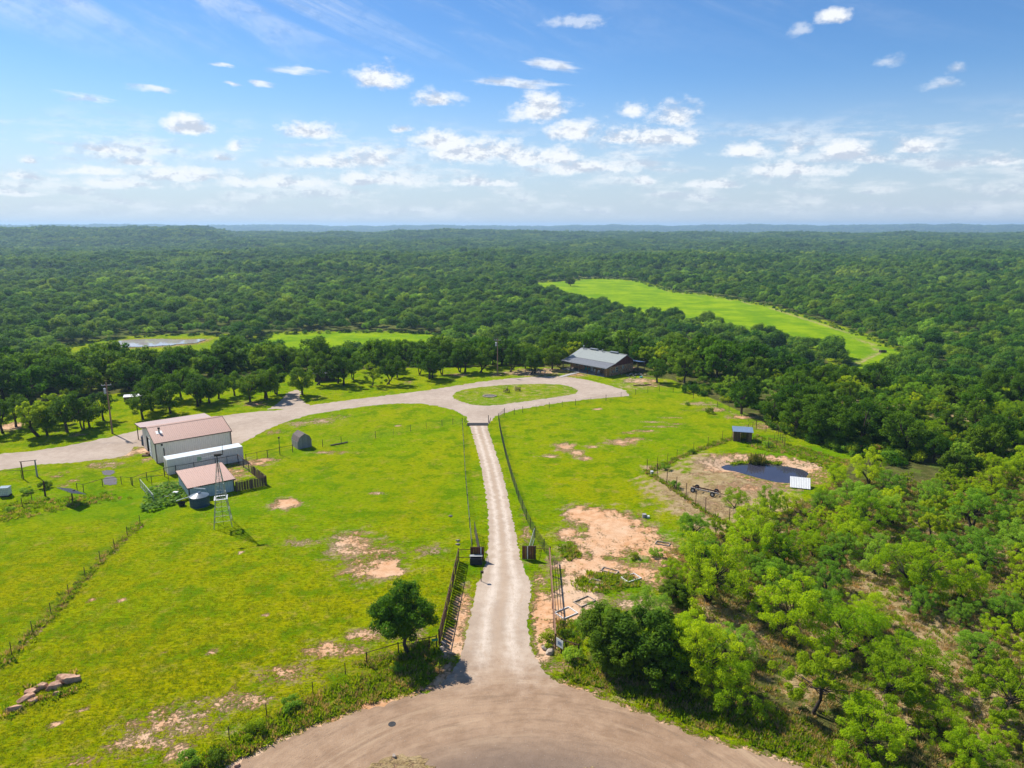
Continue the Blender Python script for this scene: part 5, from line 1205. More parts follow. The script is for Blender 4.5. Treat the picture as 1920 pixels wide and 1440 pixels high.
for k, (at, sx, sy, sz, rz, lb) in enumerate([
    ((-42.15, 52.28), .75, .42, .45, 32, 'small dark sandstone boulder at the left end of the row'),
    ((-42.13, 53.59), .95, .5, .5, 30, 'orange sandstone slab second from the left of the row'),
    ((-42.19, 54.52), .85, .42, .42, 25, 'pale sandstone boulder behind the orange slab'),
    ((-41.78, 55.10), 1.05, .42, .55, 22, 'long flat sandstone boulder in the middle of the row'),
    ((-40.64, 55.18), .95, .55, .6, 28, 'brown wedge shaped boulder right of the row middle'),
    ((-40.20, 56.16), 1.05, .7, .75, 20, 'largest rounded sandstone boulder of the pasture row'),
    ((-39.34, 56.23), .62, .5, .6, 10, 'pale mottled boulder at the right end of the row'),
    ((-41.34, 53.52), .55, .4, .28, 40, 'flat greenish stone lying before the boulder row'),
    ((-39.85, 54.30), .5, .35, .35, 20, 'dark reddish stone below the wedge shaped boulder')]):
    o = link('boulder', rock_mesh(k + 3, sx, sy, sz, M_sand), None, (*at, sz * .2), R(rz)); o.rotation_euler[0] = random.gauss(0, .08); tag(o, lb, 'boulder', 'row of boulders in the left pasture')
for k, (at, s, lb, m) in enumerate([((3.21, 61.17), .5, 'pale round rock nearest the driveway at the right entrance wing', M_lime), ((3.69, 60.38), .55, 'flat pale rock at the foot of the right entrance wing', M_lime), ((-6.73, 61.08), .45, 'grey rock at the foot of the left entrance wing', M_lime), ((-6.70, 61.89), .5, 'larger grey rock behind the left entrance wing post', M_lime), ((-20.81, 45.87), .3, 'lone tan rock on the verge at the bottom left of the road', M_sand), ((-9.07, 46.86), .28, 'pale rock on the dry verge at the bottom of the picture', M_lime)]):
    tag(link('rock', rock_mesh(k + 40, s, s * .8, s * .8, m), None, (*at, s * .15), k), lb, 'rock')
rk = [rock_mesh(60 + i, .38, .3, .26, M_lime, 2) for i in range(3)]
for k in range(26):
    q = Vector((33.75, 189.71)) + Vector((random.gauss(0, 1.9), random.gauss(0, 1.1)))
    o = link('stone', random.choice(rk), None, (*q, .08 + random.uniform(0, .25)), random.uniform(0, 6)); s = random.uniform(.6, 1.3); o.scale = (s, s, s); tag(o, 'pale stone in the heap at the end of the ranch house', 'stone', 'stones heaped beside the house')
for k in range(16):
    q = Vector((7.83, 194.82)) + Vector((random.gauss(0, 2.6), random.gauss(0, 1.6)))
    o = link('stone', random.choice(rk), None, (*q, .1), random.uniform(0, 6)); s = random.uniform(.7, 1.6); o.scale = (s, s, s); tag(o, 'garden stone under the oaks left of the house porch', 'stone', 'stones edging the front garden')
for k in range(7):
    a_ = Vector((31.23, 176.44)) + Vector((k * .62 + random.gauss(0, .1), k * .14 + random.gauss(0, .2)))
    tag(MB().tube((*a_, .16), (*(a_ + Vector((random.uniform(.6, 1.2), random.uniform(-.2, .5)))), .17 + random.uniform(0, .12)), .13, .11, n=9).build('log', M_wood), 'short log in the row on the lawn beyond the turning circle', 'log', 'logs laid beside the house lawn')
tc = thing('turquoise_tub', 'small turquoise tub beside the stone heap', 'tub', (35.01, 186.91)); MB().tube((0, 0, 0), (0, 0, .3), .38, .42, n=16).build('wall', M_teal, tc)
# road patch lid
tag(MB().tube((*(-9.88, 50.51), .016), (*(-9.88, 50.51), .026), .32, n=14).build('rubber_mat', M_black), 'small dark round mat lying on the county road', 'mat')

# ---- turning circle: fire pit and two old implements
fp = thing('fire_pit', 'low round stone fire pit on the turning circle lawn', 'fire pit', (-5.41, 165.37))
for k in range(22):
    q = 2 * math.pi * k / 22; o = link('pit_stone', rk[k % 3], fp, (1.55 * math.cos(q), 1.2 * math.sin(q), .1), q); o.scale = (.9, .9, .8)
MB().tube((0, 0, .025), (0, 0, .06), 1.35, n=20).build('ash_bed', simple('ash', (.10, .095, .09), (.16, .15, .14), 2, .95), fp)
def implement(label, at, rz, kind):
    g = thing('farm_implement', label, 'farm implement', at, rz)
    for y in (-.55, .55):
        wh = MB()
        for k in range(14):
            a, b = 2 * math.pi * k / 14, 2 * math.pi * (k + 1) / 14; wh.beam((.55 * math.cos(a), y, .55 + .55 * math.sin(a)), (.55 * math.cos(b), y, .55 + .55 * math.sin(b)), .1, .05)
        for k in range(7): a = 2 * math.pi * k / 7; wh.tube((0, y, .55), (.53 * math.cos(a), y, .55 + .53 * math.sin(a)), .02, n=4)
        wh.build('wheel', M_darkpipe, g)
    MB().tube((0, -.6, .55), (0, .6, .55), .05).build('axle', M_darkpipe, g); MB().beam((-.9, 0, .3), (.3, 0, .7), .12, .12).build('tongue', M_rust, g)
    if kind: MB().tube((.1, 0, .6), (.45, .1, 1.75), .04).build('lever', M_rust, g)
    MB().box(-.1, -.25, .75, .35, .25, .85).build('seat', M_rust, g)
    for y in (-.3, 0, .3): MB().slab([(.4, y, .5), (.75, y - .1, .12), (.85, y + .12, .05), (.5, y + .12, .5)], .03).build('blade', M_rust, g)
implement('old iron plough with tall lever on the turning circle lawn', (-1.32, 169.29), .4, True)
implement('second old iron implement right of the lever plough', (1.46, 171.03), 1.2, False)

# ---- pond pen: trailer chassis, tin sheet, posts, red pipe frames, bucket
tl_ = thing('trailer_chassis', 'stripped trailer chassis rusting in the pond pen', 'trailer', (27.95, 103.30), R(-36))
MB().box(0, -.45, .45, 4.4, -.33, .62).build('frame_rail', M_greywood, tl_); MB().box(0, .33, .45, 4.4, .45, .62).build('frame_rail', M_rust, tl_)
for x in (.1, 1.3, 2.6, 3.9): MB().box(x, -.33, .48, x + .14, .33, .58).build('cross_member', M_rust, tl_)
MB().tube((4.4, 0, .5), (5.4, 0, .45), .06).build('drawbar', M_rust, tl_)
for x in (.5, 3.6):
    MB().tube((x, -.8, .38), (x, .8, .38), .05).build('axle', M_darkpipe, tl_)
    for y in (-.85, .85): wl = MB().tube((x, y - .1, .38), (x, y + .1, .38), .38, n=18).build('tyre', M_black, tl_); MB().tube((x, y - .11, .38), (x, y + .11, .38), .18, n=12).build('rim', M_white2, wl)
ts = thing('white_tin_sheet', 'white ribbed tin shelter roof beside the pond', 'tin sheet', (43.56, 104.22), R(-18))
sheets_on(ts, 'sheet', M_white2, (0, 0, .15), (1, 0, 0), (.1, 2.0, 1.0), 3.0, 2.4, 4, .25, .04)
for x in (.15, 2.8): MB().tube((x, 2.0, 0), (x, 2.0, 1.05), .05).build('prop', M_wood, ts)
rf = thing('red_pipe_frame', 'red pipe frame standing in the grass right of the pond', 'pipe frame', (62.54, 120.90), R(-14))
for x, y in ((0, 0), (3.2, 0), (2.9, 1.4)): MB().tube((x, y, 0), (x, y, 1.7), .06).build('upright', simple('red_pipe', (.30, .06, .04), (.2, .05, .035), 4, .7) if 'red_pipe' not in bpy.data.materials else bpy.data.materials['red_pipe'], rf)
MB().tube((0, 0, 1.65), (3.2, 0, 1.2), .05).tube((3.2, 0, 1.65), (2.9, 1.4, 1.65), .05).build('bar', bpy.data.materials['red_pipe'], rf)
cp = thing('red_gate_panel', 'rusty red gate panel at the end of the pen fence', 'gate', (28.47, 85.53), R(28))
for z in (.2, .5, .8, 1.1, 1.4): MB().tube((0, 0, z), (2.0, 0, z), .035).build('bar', M_boxred, cp)
for x in (0, 1, 2): MB().tube((x, 0, 0), (x, 0, 1.5), .04).build('upright', M_boxred, cp)
bk = thing('white_bucket', 'white bucket by the tall posts at the pen corner', 'bucket', (23.08, 110.30)); MB().tube((0, 0, 0), (0, 0, .6), .2, .24, n=14).build('body', M_white2, bk); MB().tube((0, 0, .6), (0, 0, .63), .26, n=14).build('lid', M_white2, bk)
sb = thing('mineral_block_tub', 'small grey tub with white block in the sandy pasture', 'tub', (18.64, 92.81)); MB().tube((0, 0, 0), (0, 0, .5), .32, .3, n=14).build('tub', M_greywood, sb); MB().box(.3, -.35, 0, .7, 0, .3).build('block', M_white2, sb)
M_palewood = simple('pale_board', (.42, .36, .30), (.30, .25, .20), 3, .9)
# raised garden bed frames in the sandy corner
for at, rz, w_, l_, lb in [((7.46, 68.73), 38, 2.2, 1.3, 'bare wooden bed frame on the sand nearest the juniper'), ((5.39, 66.31), 36, 2.0, 1.6, 'white bed frame at the fence overgrown with weeds'), ((10.54, 77.04), -30, 2.0, .9, 'pale bed frame farthest back in the weedy patch'), ((13.37, 74.08), 30, 2.0, 1.4, 'white bed frame in the middle of the weedy patch'), ((8.78, 74.20), -30, 1.6, .9, 'small pale bed frame at the left of the weedy patch'), ((18.45, 84.26), -25, 1.8, .9, 'grey bed frame at the edge of the mesquite thicket')]:
    g = thing('garden_bed_frame', lb, 'bed frame', at, R(rz), 'garden bed frames')
    for x0, y0, x1, y1 in ((0, 0, w_, .08), (0, l_ - .08, w_, l_), (0, .08, .08, l_ - .08), (w_ - .08, .08, w_, l_ - .08)): MB().box(x0, y0, 0, x1, y1, .13).build('board', M_white2 if 'white' in lb else M_palewood, g)
# far field: two dark feeders
for at, lb in (((180.84, 338.80), 'dark feed trough far out on the bright field'), ((180.24, 324.50), 'second dark trough at the right tip of the bright field')):
    g = thing('feed_trough', lb, 'trough', (*at, float(height(*at))), R(10)); MB().box(-1.6, -.7, .3, 1.6, -.6, 1.1).box(-1.6, .6, .3, 1.6, .7, 1.1).box(-1.6, -.6, .3, -1.5, .6, 1.1).box(1.5, -.6, .3, 1.6, .6, 1.1).box(-1.5, -.6, .3, 1.5, .6, .4).build('tray', M_darkpipe, g)
    for x in (-1.4, 1.4):
        for y in (-.5, .5): MB().box(x - .08, y - .08, 0, x + .08, y + .08, .3).build('leg', M_darkpipe, g)
# pipe pieces left on the grass by the cross fence
tag(MB().beam((*(-33.88, 125.96), .12), (*(-31.15, 127.95), .12), .3, .12).build('timber', M_darkpipe), 'dark timber lying by the cross fence right of gambrel shed', 'timber')
for at, lb in (((-8.68, 93.18), 'pale stone farther up the pasture left of the driveway fence'), ((-7.03, 85.21), 'white stone near the left wing fence corner'), ((-6.94, 84.10), 'white stone just behind the left wing fence corner')):
    tag(link('pale_stone', rk[0], None, (*at, .05)), lb, 'stone')

# ================================================================ vegetation
M_bark = simple('oak_bark', (0.085, 0.062, 0.045), (0.045, 0.034, 0.026), 5, .95, bump=.5, stretch=(4, 4, .8))
M_bark2 = simple('mesquite_bark', (0.06, 0.045, 0.036), (0.03, 0.023, 0.02), 5, .95, bump=.5, stretch=(4, 4, .8))
M_oak = foliage('oak_leaf', (0.05, 0.125, 0.008), (0.125, 0.235, 0.012), 0.45)
M_hero = foliage('shade_oak_leaf', (0.034, 0.105, 0.006), (0.1, 0.215, 0.01), 0.42, .05)
M_mesq = foliage('mesquite_leaf', (0.19, 0.335, 0.008), (0.42, 0.56, 0.012), 0.52, .25)
M_mesq2 = foliage('grey_mesquite_leaf', (0.16, 0.31, 0.030), (0.30, 0.48, 0.045), 0.5, .25)
M_jun = foliage('juniper_leaf', (0.06, 0.13, 0.008), (0.15, 0.235, 0.01), 0.35, .15)
M_yel = foliage('yellow_green_leaf', (0.20, 0.32, 0.010), (0.38, 0.48, 0.015), .5, .1)
M_far = foliage('wood_leaf', (0.05, 0.135, 0.01), (0.135, 0.255, 0.015), 0.45, .5)
M_weed = foliage('weed_leaf', (0.14, 0.25, 0.006), (0.28, 0.37, 0.01), 0.45, .3)
M_dryg = foliage('dry_grass_blade', (0.34, 0.24, 0.11), (0.52, 0.40, 0.21), .35, .3)
M_grassb = foliage('grass_blade', (0.18, 0.26, 0.004), (0.34, 0.36, 0.006), .45, .25)
M_vine = foliage('squash_leaf', (0.06, 0.16, 0.012), (0.20, 0.34, 0.03), .35, .1)
M_reed = foliage('reed_blade', (0.09, 0.12, 0.02), (0.20, 0.21, 0.05), .4, .2)
M_cact = foliage('cactus_pad', (0.035, 0.075, 0.04), (0.07, 0.12, 0.06), .05, .1)
M_deadb = simple('dead_twig', (0.20, 0.175, 0.16), (0.12, 0.10, 0.09), 5, .95)


def leaf_quads(cen, nrm, size, aspect, rg, curl=0.0):
    n = len(cen)
    nrm = nrm / (np.linalg.norm(nrm, axis=1, keepdims=True) + 1e-9)
    ref = rg.normal(size=(n, 3)); a = np.cross(nrm, ref); a /= np.linalg.norm(a, axis=1, keepdims=True) + 1e-9
    b = np.cross(nrm, a)
    s = (size * rg.uniform(.65, 1.35, n))[:, None]
    a = a * s; b = b * s * aspect
    # pointed leaf: a kite, bent a little along the middle
    v = np.stack([cen - a, cen - b * .9 + a * .1 + nrm * s * curl, cen + a, cen + b * .9 + a * .1 + nrm * s * curl], 1)
    return v.reshape(-1, 3)


def crown_mesh(name, m, clumps, leaves, size, aspect, seed, outward=.7, up=.5, droop=0.0, jit=.55):
    """clumps: rows (x, y, z, r); leaves sit in the outer shell of each clump"""
    rg = np.random.default_rng(seed); cl = np.asarray(clumps)
    w = cl[:, 3] ** 2; cnt = np.maximum(3, (leaves * w / w.sum()).astype(int))
    idx = np.repeat(np.arange(len(cl)), cnt); n = len(idx)
    d = rg.normal(size=(n, 3)); d /= np.linalg.norm(d, axis=1, keepdims=True)
    rad = rg.uniform(0.25, 1.0, n) ** .5 * rg.uniform(.8, 1.15, n)
    cen = cl[idx, :3] + d * (rad * cl[idx, 3])[:, None] * np.array([1, 1, .8])
    cen[:, 2] -= droop * np.clip(rad - .5, 0, 1) * cl[idx, 3]
    nr = d * outward + rg.normal(size=(n, 3)) * jit + np.array([0, 0, up])
    v = leaf_quads(cen, nr, np.full(n, size), aspect, rg)
    me = mesh_np(name, v, np.arange(len(v)).reshape(-1, 4))
    at = me.attributes.new('leafv', 'FLOAT', 'FACE')
    cv = rg.uniform(0, 1, len(cl))[idx] * .45 + rg.uniform(0, 1, n) * .55
    at.data.foreach_set('value', cv.astype(np.float32)); me.materials.append(m)
    return me


def limbs(name, m, stems, seed, tips, thin=1.0):
    """tapered trunk(s) that fork towards the clump centres in tips"""
    rg = random.Random(seed); mb = MB()
    for (base, top, r) in stems:
        b = Vector(base); tp = Vector(top); mid = b.lerp(tp, .5) + Vector((rg.gauss(0, .06), rg.gauss(0, .06), 0)) * (tp - b).length
        mb.tube(b - Vector((0, 0, .25)), b + (mid - b) * .12, r * 1.45, r * 1.05, n=8, cap=False); mb.tube(b + (mid - b) * .12, mid, r * 1.05, r * .85, n=8, cap=False); mb.tube(mid, tp, r * .85, r * .7, n=8, cap=False)
    for tpt in tips:
        q = Vector(tpt); s = min(stems, key=lambda s_: (Vector(s_[1]) - q).length); a = Vector(s[1]).lerp(Vector(s[0]), rg.uniform(0, .25)); r = s[2] * rg.uniform(.38, .6) * thin
        k = a.lerp(q, .5) + Vector((rg.gauss(0, .12), rg.gauss(0, .12), rg.uniform(-.1, .3)))
        mb.tube(a, k, r, r * .6, n=6, cap=False); mb.tube(k, q, r * .6, r * .22, n=5, cap=False)
    return mb.mesh(name, m, True)


def make_oak(seed, H, W, leaves, size, m, bark, nclump=34, trunk=.26, trunk_h=.30, r_cl=(.55, .95), stems=1, pack=.55):
    rg = np.random.default_rng(seed); R_ = W / 2; cl = []
    tries = 0
    lean = rg.normal(0, .12, 2) * H
    while len(cl) < nclump and tries < 4000:
        tries += 1
        d = rg.normal(size=3); d /= np.linalg.norm(d); rr = rg.uniform(.35, 1) ** .45
        lob = 1 + .22 * math.sin(3 * math.atan2(d[1], d[0]) + seed) + .12 * math.sin(5 * math.atan2(d[1], d[0]) + 2 * seed)
        x, y = d[0] * rr * R_ * .8 * lob, d[1] * rr * R_ * .8 * lob; z = H * ((.57 if trunk > .17 else .50) + (.36 if trunk > .17 else .38) * d[2] * rr)
        if z < H * (.25 if trunk > .17 else .16): continue
        r = rg.uniform(*r_cl) * W / 7
        if any((x - c[0]) ** 2 + (y - c[1]) ** 2 + (z - c[2]) ** 2 < (pack * (r + c[3])) ** 2 for c in cl): continue
        k = (z / H) * .6; cl.append((x + lean[0] * k, y + lean[1] * k, z, r))
    st = [((rg.normal(0, .25) * (stems > 1), rg.normal(0, .25) * (stems > 1), 0), (rg.normal(0, .3) * (1 + (stems > 1)), rg.normal(0, .3) * (1 + (stems > 1)), H * trunk_h), trunk / (1 + .5 * (stems > 1))) for _ in range(stems)]
    tips = [c[:3] for c in cl][::2]
    return limbs('trunk', bark, st, seed, tips), crown_mesh('crown', m, cl, leaves, size, .55, seed)


def make_mesq(seed, H, W, leaves, size, m, nclump=30, stems=3):
    rg = np.random.default_rng(seed); R_ = W / 2; cl = []; tries = 0
    while len(cl) < nclump and tries < 4000:
        tries += 1
        a = rg.uniform(0, 6.28); rr = math.sqrt(rg.uniform(0, 1)) * R_ * (.85 + .25 * math.sin(2 * a + seed) + .12 * math.sin(5 * a))
        z = H * rg.uniform(.24, .92) * (1 - .38 * (rr / R_) ** 2)
        r = rg.uniform(.22, .52) * W / 6
        x, y = rr * math.cos(a), rr * math.sin(a)
        if any((x - c[0]) ** 2 + (y - c[1]) ** 2 + (1.3 * (z - c[2])) ** 2 < (.5 * (r + c[3])) ** 2 for c in cl): continue
        cl.append((x, y, z, r))
    st = [((rg.normal(0, .18), rg.normal(0, .18), 0), (rg.normal(0, W * .12), rg.normal(0, W * .12), H * rg.uniform(.3, .42)), rg.uniform(.08, .14)) for _ in range(stems)]
    return limbs('trunk', M_bark2, st, seed, [c[:3] for c in cl][::2], .6), crown_mesh('crown', m, cl, leaves, size, .30, seed, .45, .35, .35)


def make_bush(seed, H, W, leaves, size, m, nclump=14, aspect=.45):
    rg = np.random.default_rng(seed); cl = []
    for _ in range(nclump):
        a = rg.uniform(0, 6.28); rr = math.sqrt(rg.uniform(0, 1)) * W / 2 * .8
        cl.append((rr * math.cos(a), rr * math.sin(a), H * rg.uniform(.25, .8) * (1 - .5 * (rr / (W / 2)) ** 2), rg.uniform(.18, .3) * W / 1.6))
    return limbs('stem', M_bark2, [((0, 0, 0), (0, 0, H * .2), .05)], seed, [c[:3] for c in cl][::2]), crown_mesh('foliage', m, cl, leaves, size, aspect, seed, .6, .4)


KIND = {}
KIND['oak'] = [make_oak(100 + i, 7.2 + .6 * (i % 3), 6.6 + .5 * (i % 2), 5200, .16, M_oak, M_bark, 36, stems=1 + (i == 2)) for i in range(4)]
KIND['hero'] = [make_oak(205, 7.4, 7.3, 19000, .12, M_hero, M_bark, 80, .2, .3, (.45, .8), 1, .4)]
KIND['mesq'] = [make_mesq(300 + i, 4.6 + .5 * (i % 2), 5.6 + .5 * (i % 3), 13000, .085, M_mesq, 70 + 5 * i, 2 + i % 2) for i in range(4)]
KIND['gmesq'] = [make_mesq(330 + i, 4.4, 5.4, 11000, .085, M_mesq2, 72, 3) for i in range(2)]
KIND['yel'] = [make_mesq(350, 5.2, 5.0, 11000, .09, M_yel, 44, 1), make_oak(351, 6.2, 6.0, 5000, .16, M_yel, M_bark, 32)]
KIND['jun'] = [make_oak(370 + i, 4.6, 5.0, 13000, .10, M_jun, M_bark2, 64, .16, .2, (.45, .8), 1, .4) for i in range(2)]
KIND['bush'] = [make_bush(400 + i, 1.5, 2.2, 1500, .09, [M_mesq2, M_weed, M_jun][i % 3]) for i in range(4)]
for k_, (t_, c_) in enumerate(KIND['jun']): pass


TREES = []


def plant(kind, at, label, cat='tree', group=None, var=None, s=1.0, sz=None, rz=None, name='tree', parts=('trunk', 'crown'), z=None):
    v = KIND[kind]; tm, cm = v[(var if var is not None else random.randrange(len(v))) % len(v)]
    zz = float(height(at[0], at[1])) if z is None else z
    e = thing(name, label, cat, (at[0], at[1], zz), random.uniform(0, 6.28) if rz is None else rz, group)
    e.scale = (s, s, sz or s)
    link(parts[0], tm, e); link(parts[1], cm, e)
    return e


# ---- single trees that stand out
plant('hero', (-10.05, 60.47), 'dense dark green shade oak behind the pipe fence at the entrance', name='oak_tree', s=.98, rz=.6)
plant('oak', (50.17, 149.00), 'lone round oak at the pasture fence left of the plank hut', name='oak_tree', var=1, s=1.08, rz=2)
plant('oak', (38.14, 180.88), 'small oak standing alone right of the ranch house', name='oak_tree', var=0, s=.95)
plant('yel', (-35.73, 177.06), 'pale yellow green leaning tree on the lawn', name='mesquite_tree', var=0, s=1.35, rz=1)
plant('yel', (-92.55, 132.13), 'bright yellow green oak by the yard road at far left', name='oak_tree', var=1, s=1.25)
plant('yel', (-95.20, 140.89), 'second yellow green oak behind the bright one at far left', name='oak_tree', var=1, s=1.15)
plant('yel', (-104.01, 168.15), 'yellow green sapling in the gap behind the leaning pole', name='sapling', var=0, s=.8)
plant('yel', (18.12, 210.11), 'yellow green crown just behind the ranch house roof', name='oak_tree', var=1, s=1.1)
plant('jun', (8.99, 58.69), 'dark juniper nearest the right entrance wing', name='juniper_tree', var=0, s=1.23, sz=1.30)
plant('jun', (12.48, 57.32), 'broad dark juniper above the county road', name='juniper_tree', var=1, s=1.58)
plant('gmesq', (8.57, 63.56), 'grey green twiggy shrub tree behind the juniper', name='mesquite_tree', var=0, s=0.87)
plant('mesq', (16.58, 55.18), 'bright mesquite right of the junipers overhanging the road bank', name='mesquite_tree', var=1, s=1.32, sz=1.49)
plant('mesq', (14.58, 59.11), 'light mesquite between the junipers and the thicket', name='mesquite_tree', var=2, s=1.15)
plant('jun', (10.04, 57.32), 'dark juniper filling the bank between its two larger neighbours', name='juniper_tree', var=1, s=1.1, sz=1.0)
plant('jun', (14.27, 55.03), 'dark juniper at the right end of the road bank clump', name='juniper_tree', var=0, s=1.1, sz=1.0)
plant('mesq', (15.91, 57.32), 'full green mesquite packed behind the juniper clump', name='mesquite_tree', var=3, s=1.25)
plant('mesq', (18.35, 53.17), 'full mesquite nearest the road shadow on the right bank', name='mesquite_tree', var=2, s=1.0)
plant('yel', (25.58, 51.81), 'yellow green mesquite with bare trunk near the road bank', name='mesquite_tree', var=0, s=1.47)
plant('yel', (39.96, 50.51), 'bright green mesquite with clear trunk at the right edge', name='mesquite_tree', var=0, s=1.40, rz=2)
plant('mesq', (27.54, 46.52), 'low round mesquite at the bottom right', name='mesquite_tree', var=0, s=1.26, sz=1.12)
plant('mesq', (21.56, 69.95), 'wide mesquite at the sandy corner of the right pasture', name='mesquite_tree', var=3, s=1.79)
plant('mesq', (27.14, 63.37), 'tall mesquite in the middle of the right thicket', name='mesquite_tree', var=0, s=1.51, sz=1.62)
plant('mesq', (44.81, 71.08), 'mesquite above the bare sandy gap in the thicket', name='mesquite_tree', var=1, s=1.50)
plant('mesq', (32.49, 96.28), 'small round mesquite beside the trailer chassis', name='mesquite_tree', var=2, s=0.71)
plant('mesq', (36.21, 93.18), 'small mesquite with forked trunk below the pond', name='mesquite_tree', var=3, s=0.86, sz=0.99)
plant('jun', (71.26, 106.58), 'big dark round evergreen right of the pond', name='juniper_tree', var=0, s=1.35)
plant('jun', (83.81, 118.52), 'tall dark evergreen near the right edge', name='juniper_tree', var=1, s=1.45, sz=1.6)
plant('jun', (60.77, 734.44), 'lone round tree standing in the far bright field', name='oak_tree', var=0, s=2.3)
OPEN = [(p, 3.4) for p in ((-10.05, 60.47), (50.17, 149.00), (38.14, 180.88), (-35.73, 177.06), (-92.55, 132.13), (-95.20, 140.89), (8.99, 58.69), (12.48, 57.32), (16.58, 55.18), (14.27, 55.03), (10.04, 57.32), (18.35, 53.17), (14.58, 59.11), (25.58, 51.81), (39.96, 50.51), (27.54, 46.52), (21.56, 69.95), (27.14, 63.37), (44.81, 71.08), (8.57, 63.56), (32.49, 96.28), (36.21, 93.18), (71.26, 106.58), (83.81, 118.52), (18.12, 210.11))]

# ---- oaks on the left lawn, one by one
side = ('left of the leaning pole', 'behind the workshop', 'between workshop and gambrel shed', 'beyond the curve of the yard road', 'left of the pole by the turning circle', 'left of the ranch house porch')
LAWN_OAKS = [((-91.24, 132.85), 0), ((-88.72, 135.06), 0), ((-86.67, 137.34), 0), ((-86.27, 138.50), 0), ((-86.42, 143.78), 0), ((-101.57, 138.90), 0), ((-101.07, 134.32), 0), ((-78.51, 144.62), 1), ((-80.48, 152.21), 1), ((-74.89, 149.45), 1), ((-92.93, 168.72), 1), ((-81.78, 159.55), 1), ((-71.58, 155.55), 1), ((-72.47, 159.04), 1), ((-70.15, 158.53), 1), ((-69.73, 162.68), 1), ((-78.61, 162.68), 1),
    ((-61.30, 160.06), 2), ((-58.02, 162.15), 2), ((-58.88, 163.21), 2), ((-57.57, 168.15), 2), ((-50.93, 166.47), 2), ((-67.18, 165.92), 2), ((-45.41, 179.59), 3), ((-43.28, 177.06), 3), ((-42.80, 184.18), 3), ((-31.68, 178.32), 3), ((-31.11, 186.91), 3), ((-49.63, 177.69), 3), ((-25.28, 191.15), 4), ((-22.19, 184.86), 4), ((-21.48, 186.22), 4), ((-19.22, 191.15), 4), ((-15.00, 194.08), 4), ((-13.20, 194.08), 4), ((-8.25, 194.08), 4), ((0.15, 194.82), 5), ((5.76, 191.15), 5), ((6.40, 192.60), 5), ((11.46, 197.86), 5), ((13.54, 201.79), 5), ((3.85, 199.41), 5)]
for i, (p, z_) in enumerate(LAWN_OAKS):
    TREES.append((plant('oak', p, '', name='oak_tree', group='post oaks on the lawn', s=random.uniform(.82, 1.12)), 'dark trunked lawn oak', p))
OPEN += [(p, 2.6) for p, _ in LAWN_OAKS]

# ---- mesquite thicket at the right
THICK = [(19.14, 81.97), (26.13, 86.67), (31.09, 90.08), (35.11, 90.08), (42.95, 98.73), (47.93, 101.96), (52.17, 107.79), (63.15, 106.58), (86.43, 112.92), (100.42, 110.30), (45.36, 42.65), (28.44, 41.71), (27.13, 45.07), (24.91, 47.25), (21.04, 50.38), (17.13, 53.73), (14.40, 58.28), (11.25, 63.56), (17.76, 68.62)]
GAP = [[(38.32, 70.85), (42.80, 73.83), (42.95, 67.55), (41.98, 59.53), (40.30, 52.34), (35.67, 48.53), (35.32, 52.34), (37.20, 59.11), (36.90, 64.52)], [(24.25, 66.51), (25.17, 63.56), (26.97, 61.26), (25.58, 55.18), (22.48, 54.44), (22.40, 59.95)], [(29.80, 58.28), (31.52, 56.69), (30.56, 51.02), (27.75, 49.75), (27.78, 53.73)], [(17.69, 54.08), (21.34, 56.69), (25.58, 55.18), (27.17, 52.34), (26.90, 47.95), (29.02, 44.14), (25.92, 42.65), (20.49, 48.83)], [(16.17, 66.51), (20.91, 67.55), (24.20, 65.50), (22.20, 62.62), (17.14, 63.56)], [(46.22, 85.85), (51.30, 87.50), (50.63, 81.23), (45.16, 78.39)], [(33.12, 48.53), (37.33, 49.14), (36.69, 46.25), (31.98, 45.17)]]
placed = [(p[0], p[1], r) for p, r in OPEN] + [(*(45.66, 106.58), 5.0), (*(41.78, 101.96), 3.5), (*(45.47, 101.96), 2.0), (*(29.51, 89.21), 3.0), (*(27.54, 93.75), 3.0), (*(52.22, 112.92), 5), (*(56.50, 118.52), 5), (*(64.09, 121.51), 4), (*(62.12, 112.92), 3.5), (*(58.65, 115.10), 4)]


def free(x, y, r):
    return all((x - a) ** 2 + (y - b) ** 2 > (k * (r + q)) ** 2 for a, b, q in placed for k in (.62,))


def fill(poly, n, r0, r1, gaps=(), tries=6000):
    p = np.array(poly); out = []
    for _ in range(tries):
        if len(out) >= n: break
        x = random.uniform(p[:, 0].min(), p[:, 0].max()); y = random.uniform(p[:, 1].min(), p[:, 1].max())
        if not inpoly(x, y, poly): continue
        if any(inpoly(x, y, g) for g in gaps): continue
        r = random.uniform(r0, r1)
        if not free(x, y, r): continue
        placed.append((x, y, r)); out.append((x, y, r))
    return out


def zone(x, y):
    if y < 62: return 'nearest the road bank at the lower right'
    if y < 82: return 'around the sandy gap in the right thicket'
    if y < 100: return 'in the dense thicket below the pond'
    return 'in the thicket right of the pond'


for x, y, r in fill(THICK, 135, 1.4, 3.7, GAP):
    k = random.choices(['mesq', 'gmesq', 'yel', 'jun'], [52, 36, 8, 4])[0]
    w = {'mesq': 'leafy green mesquite ', 'gmesq': 'grey green mesquite ', 'yel': 'yellowish mesquite ', 'jun': 'small dark juniper '}[k]
    TREES.append((plant(k, (x, y), '', name='juniper_tree' if k == 'jun' else 'mesquite_tree', group='trees of the right thicket', var=0 if k == 'yel' else None, s=r / 2.75, sz=r / 2.75 * random.uniform(.85, 1.1)), w.strip(), (x, y)))

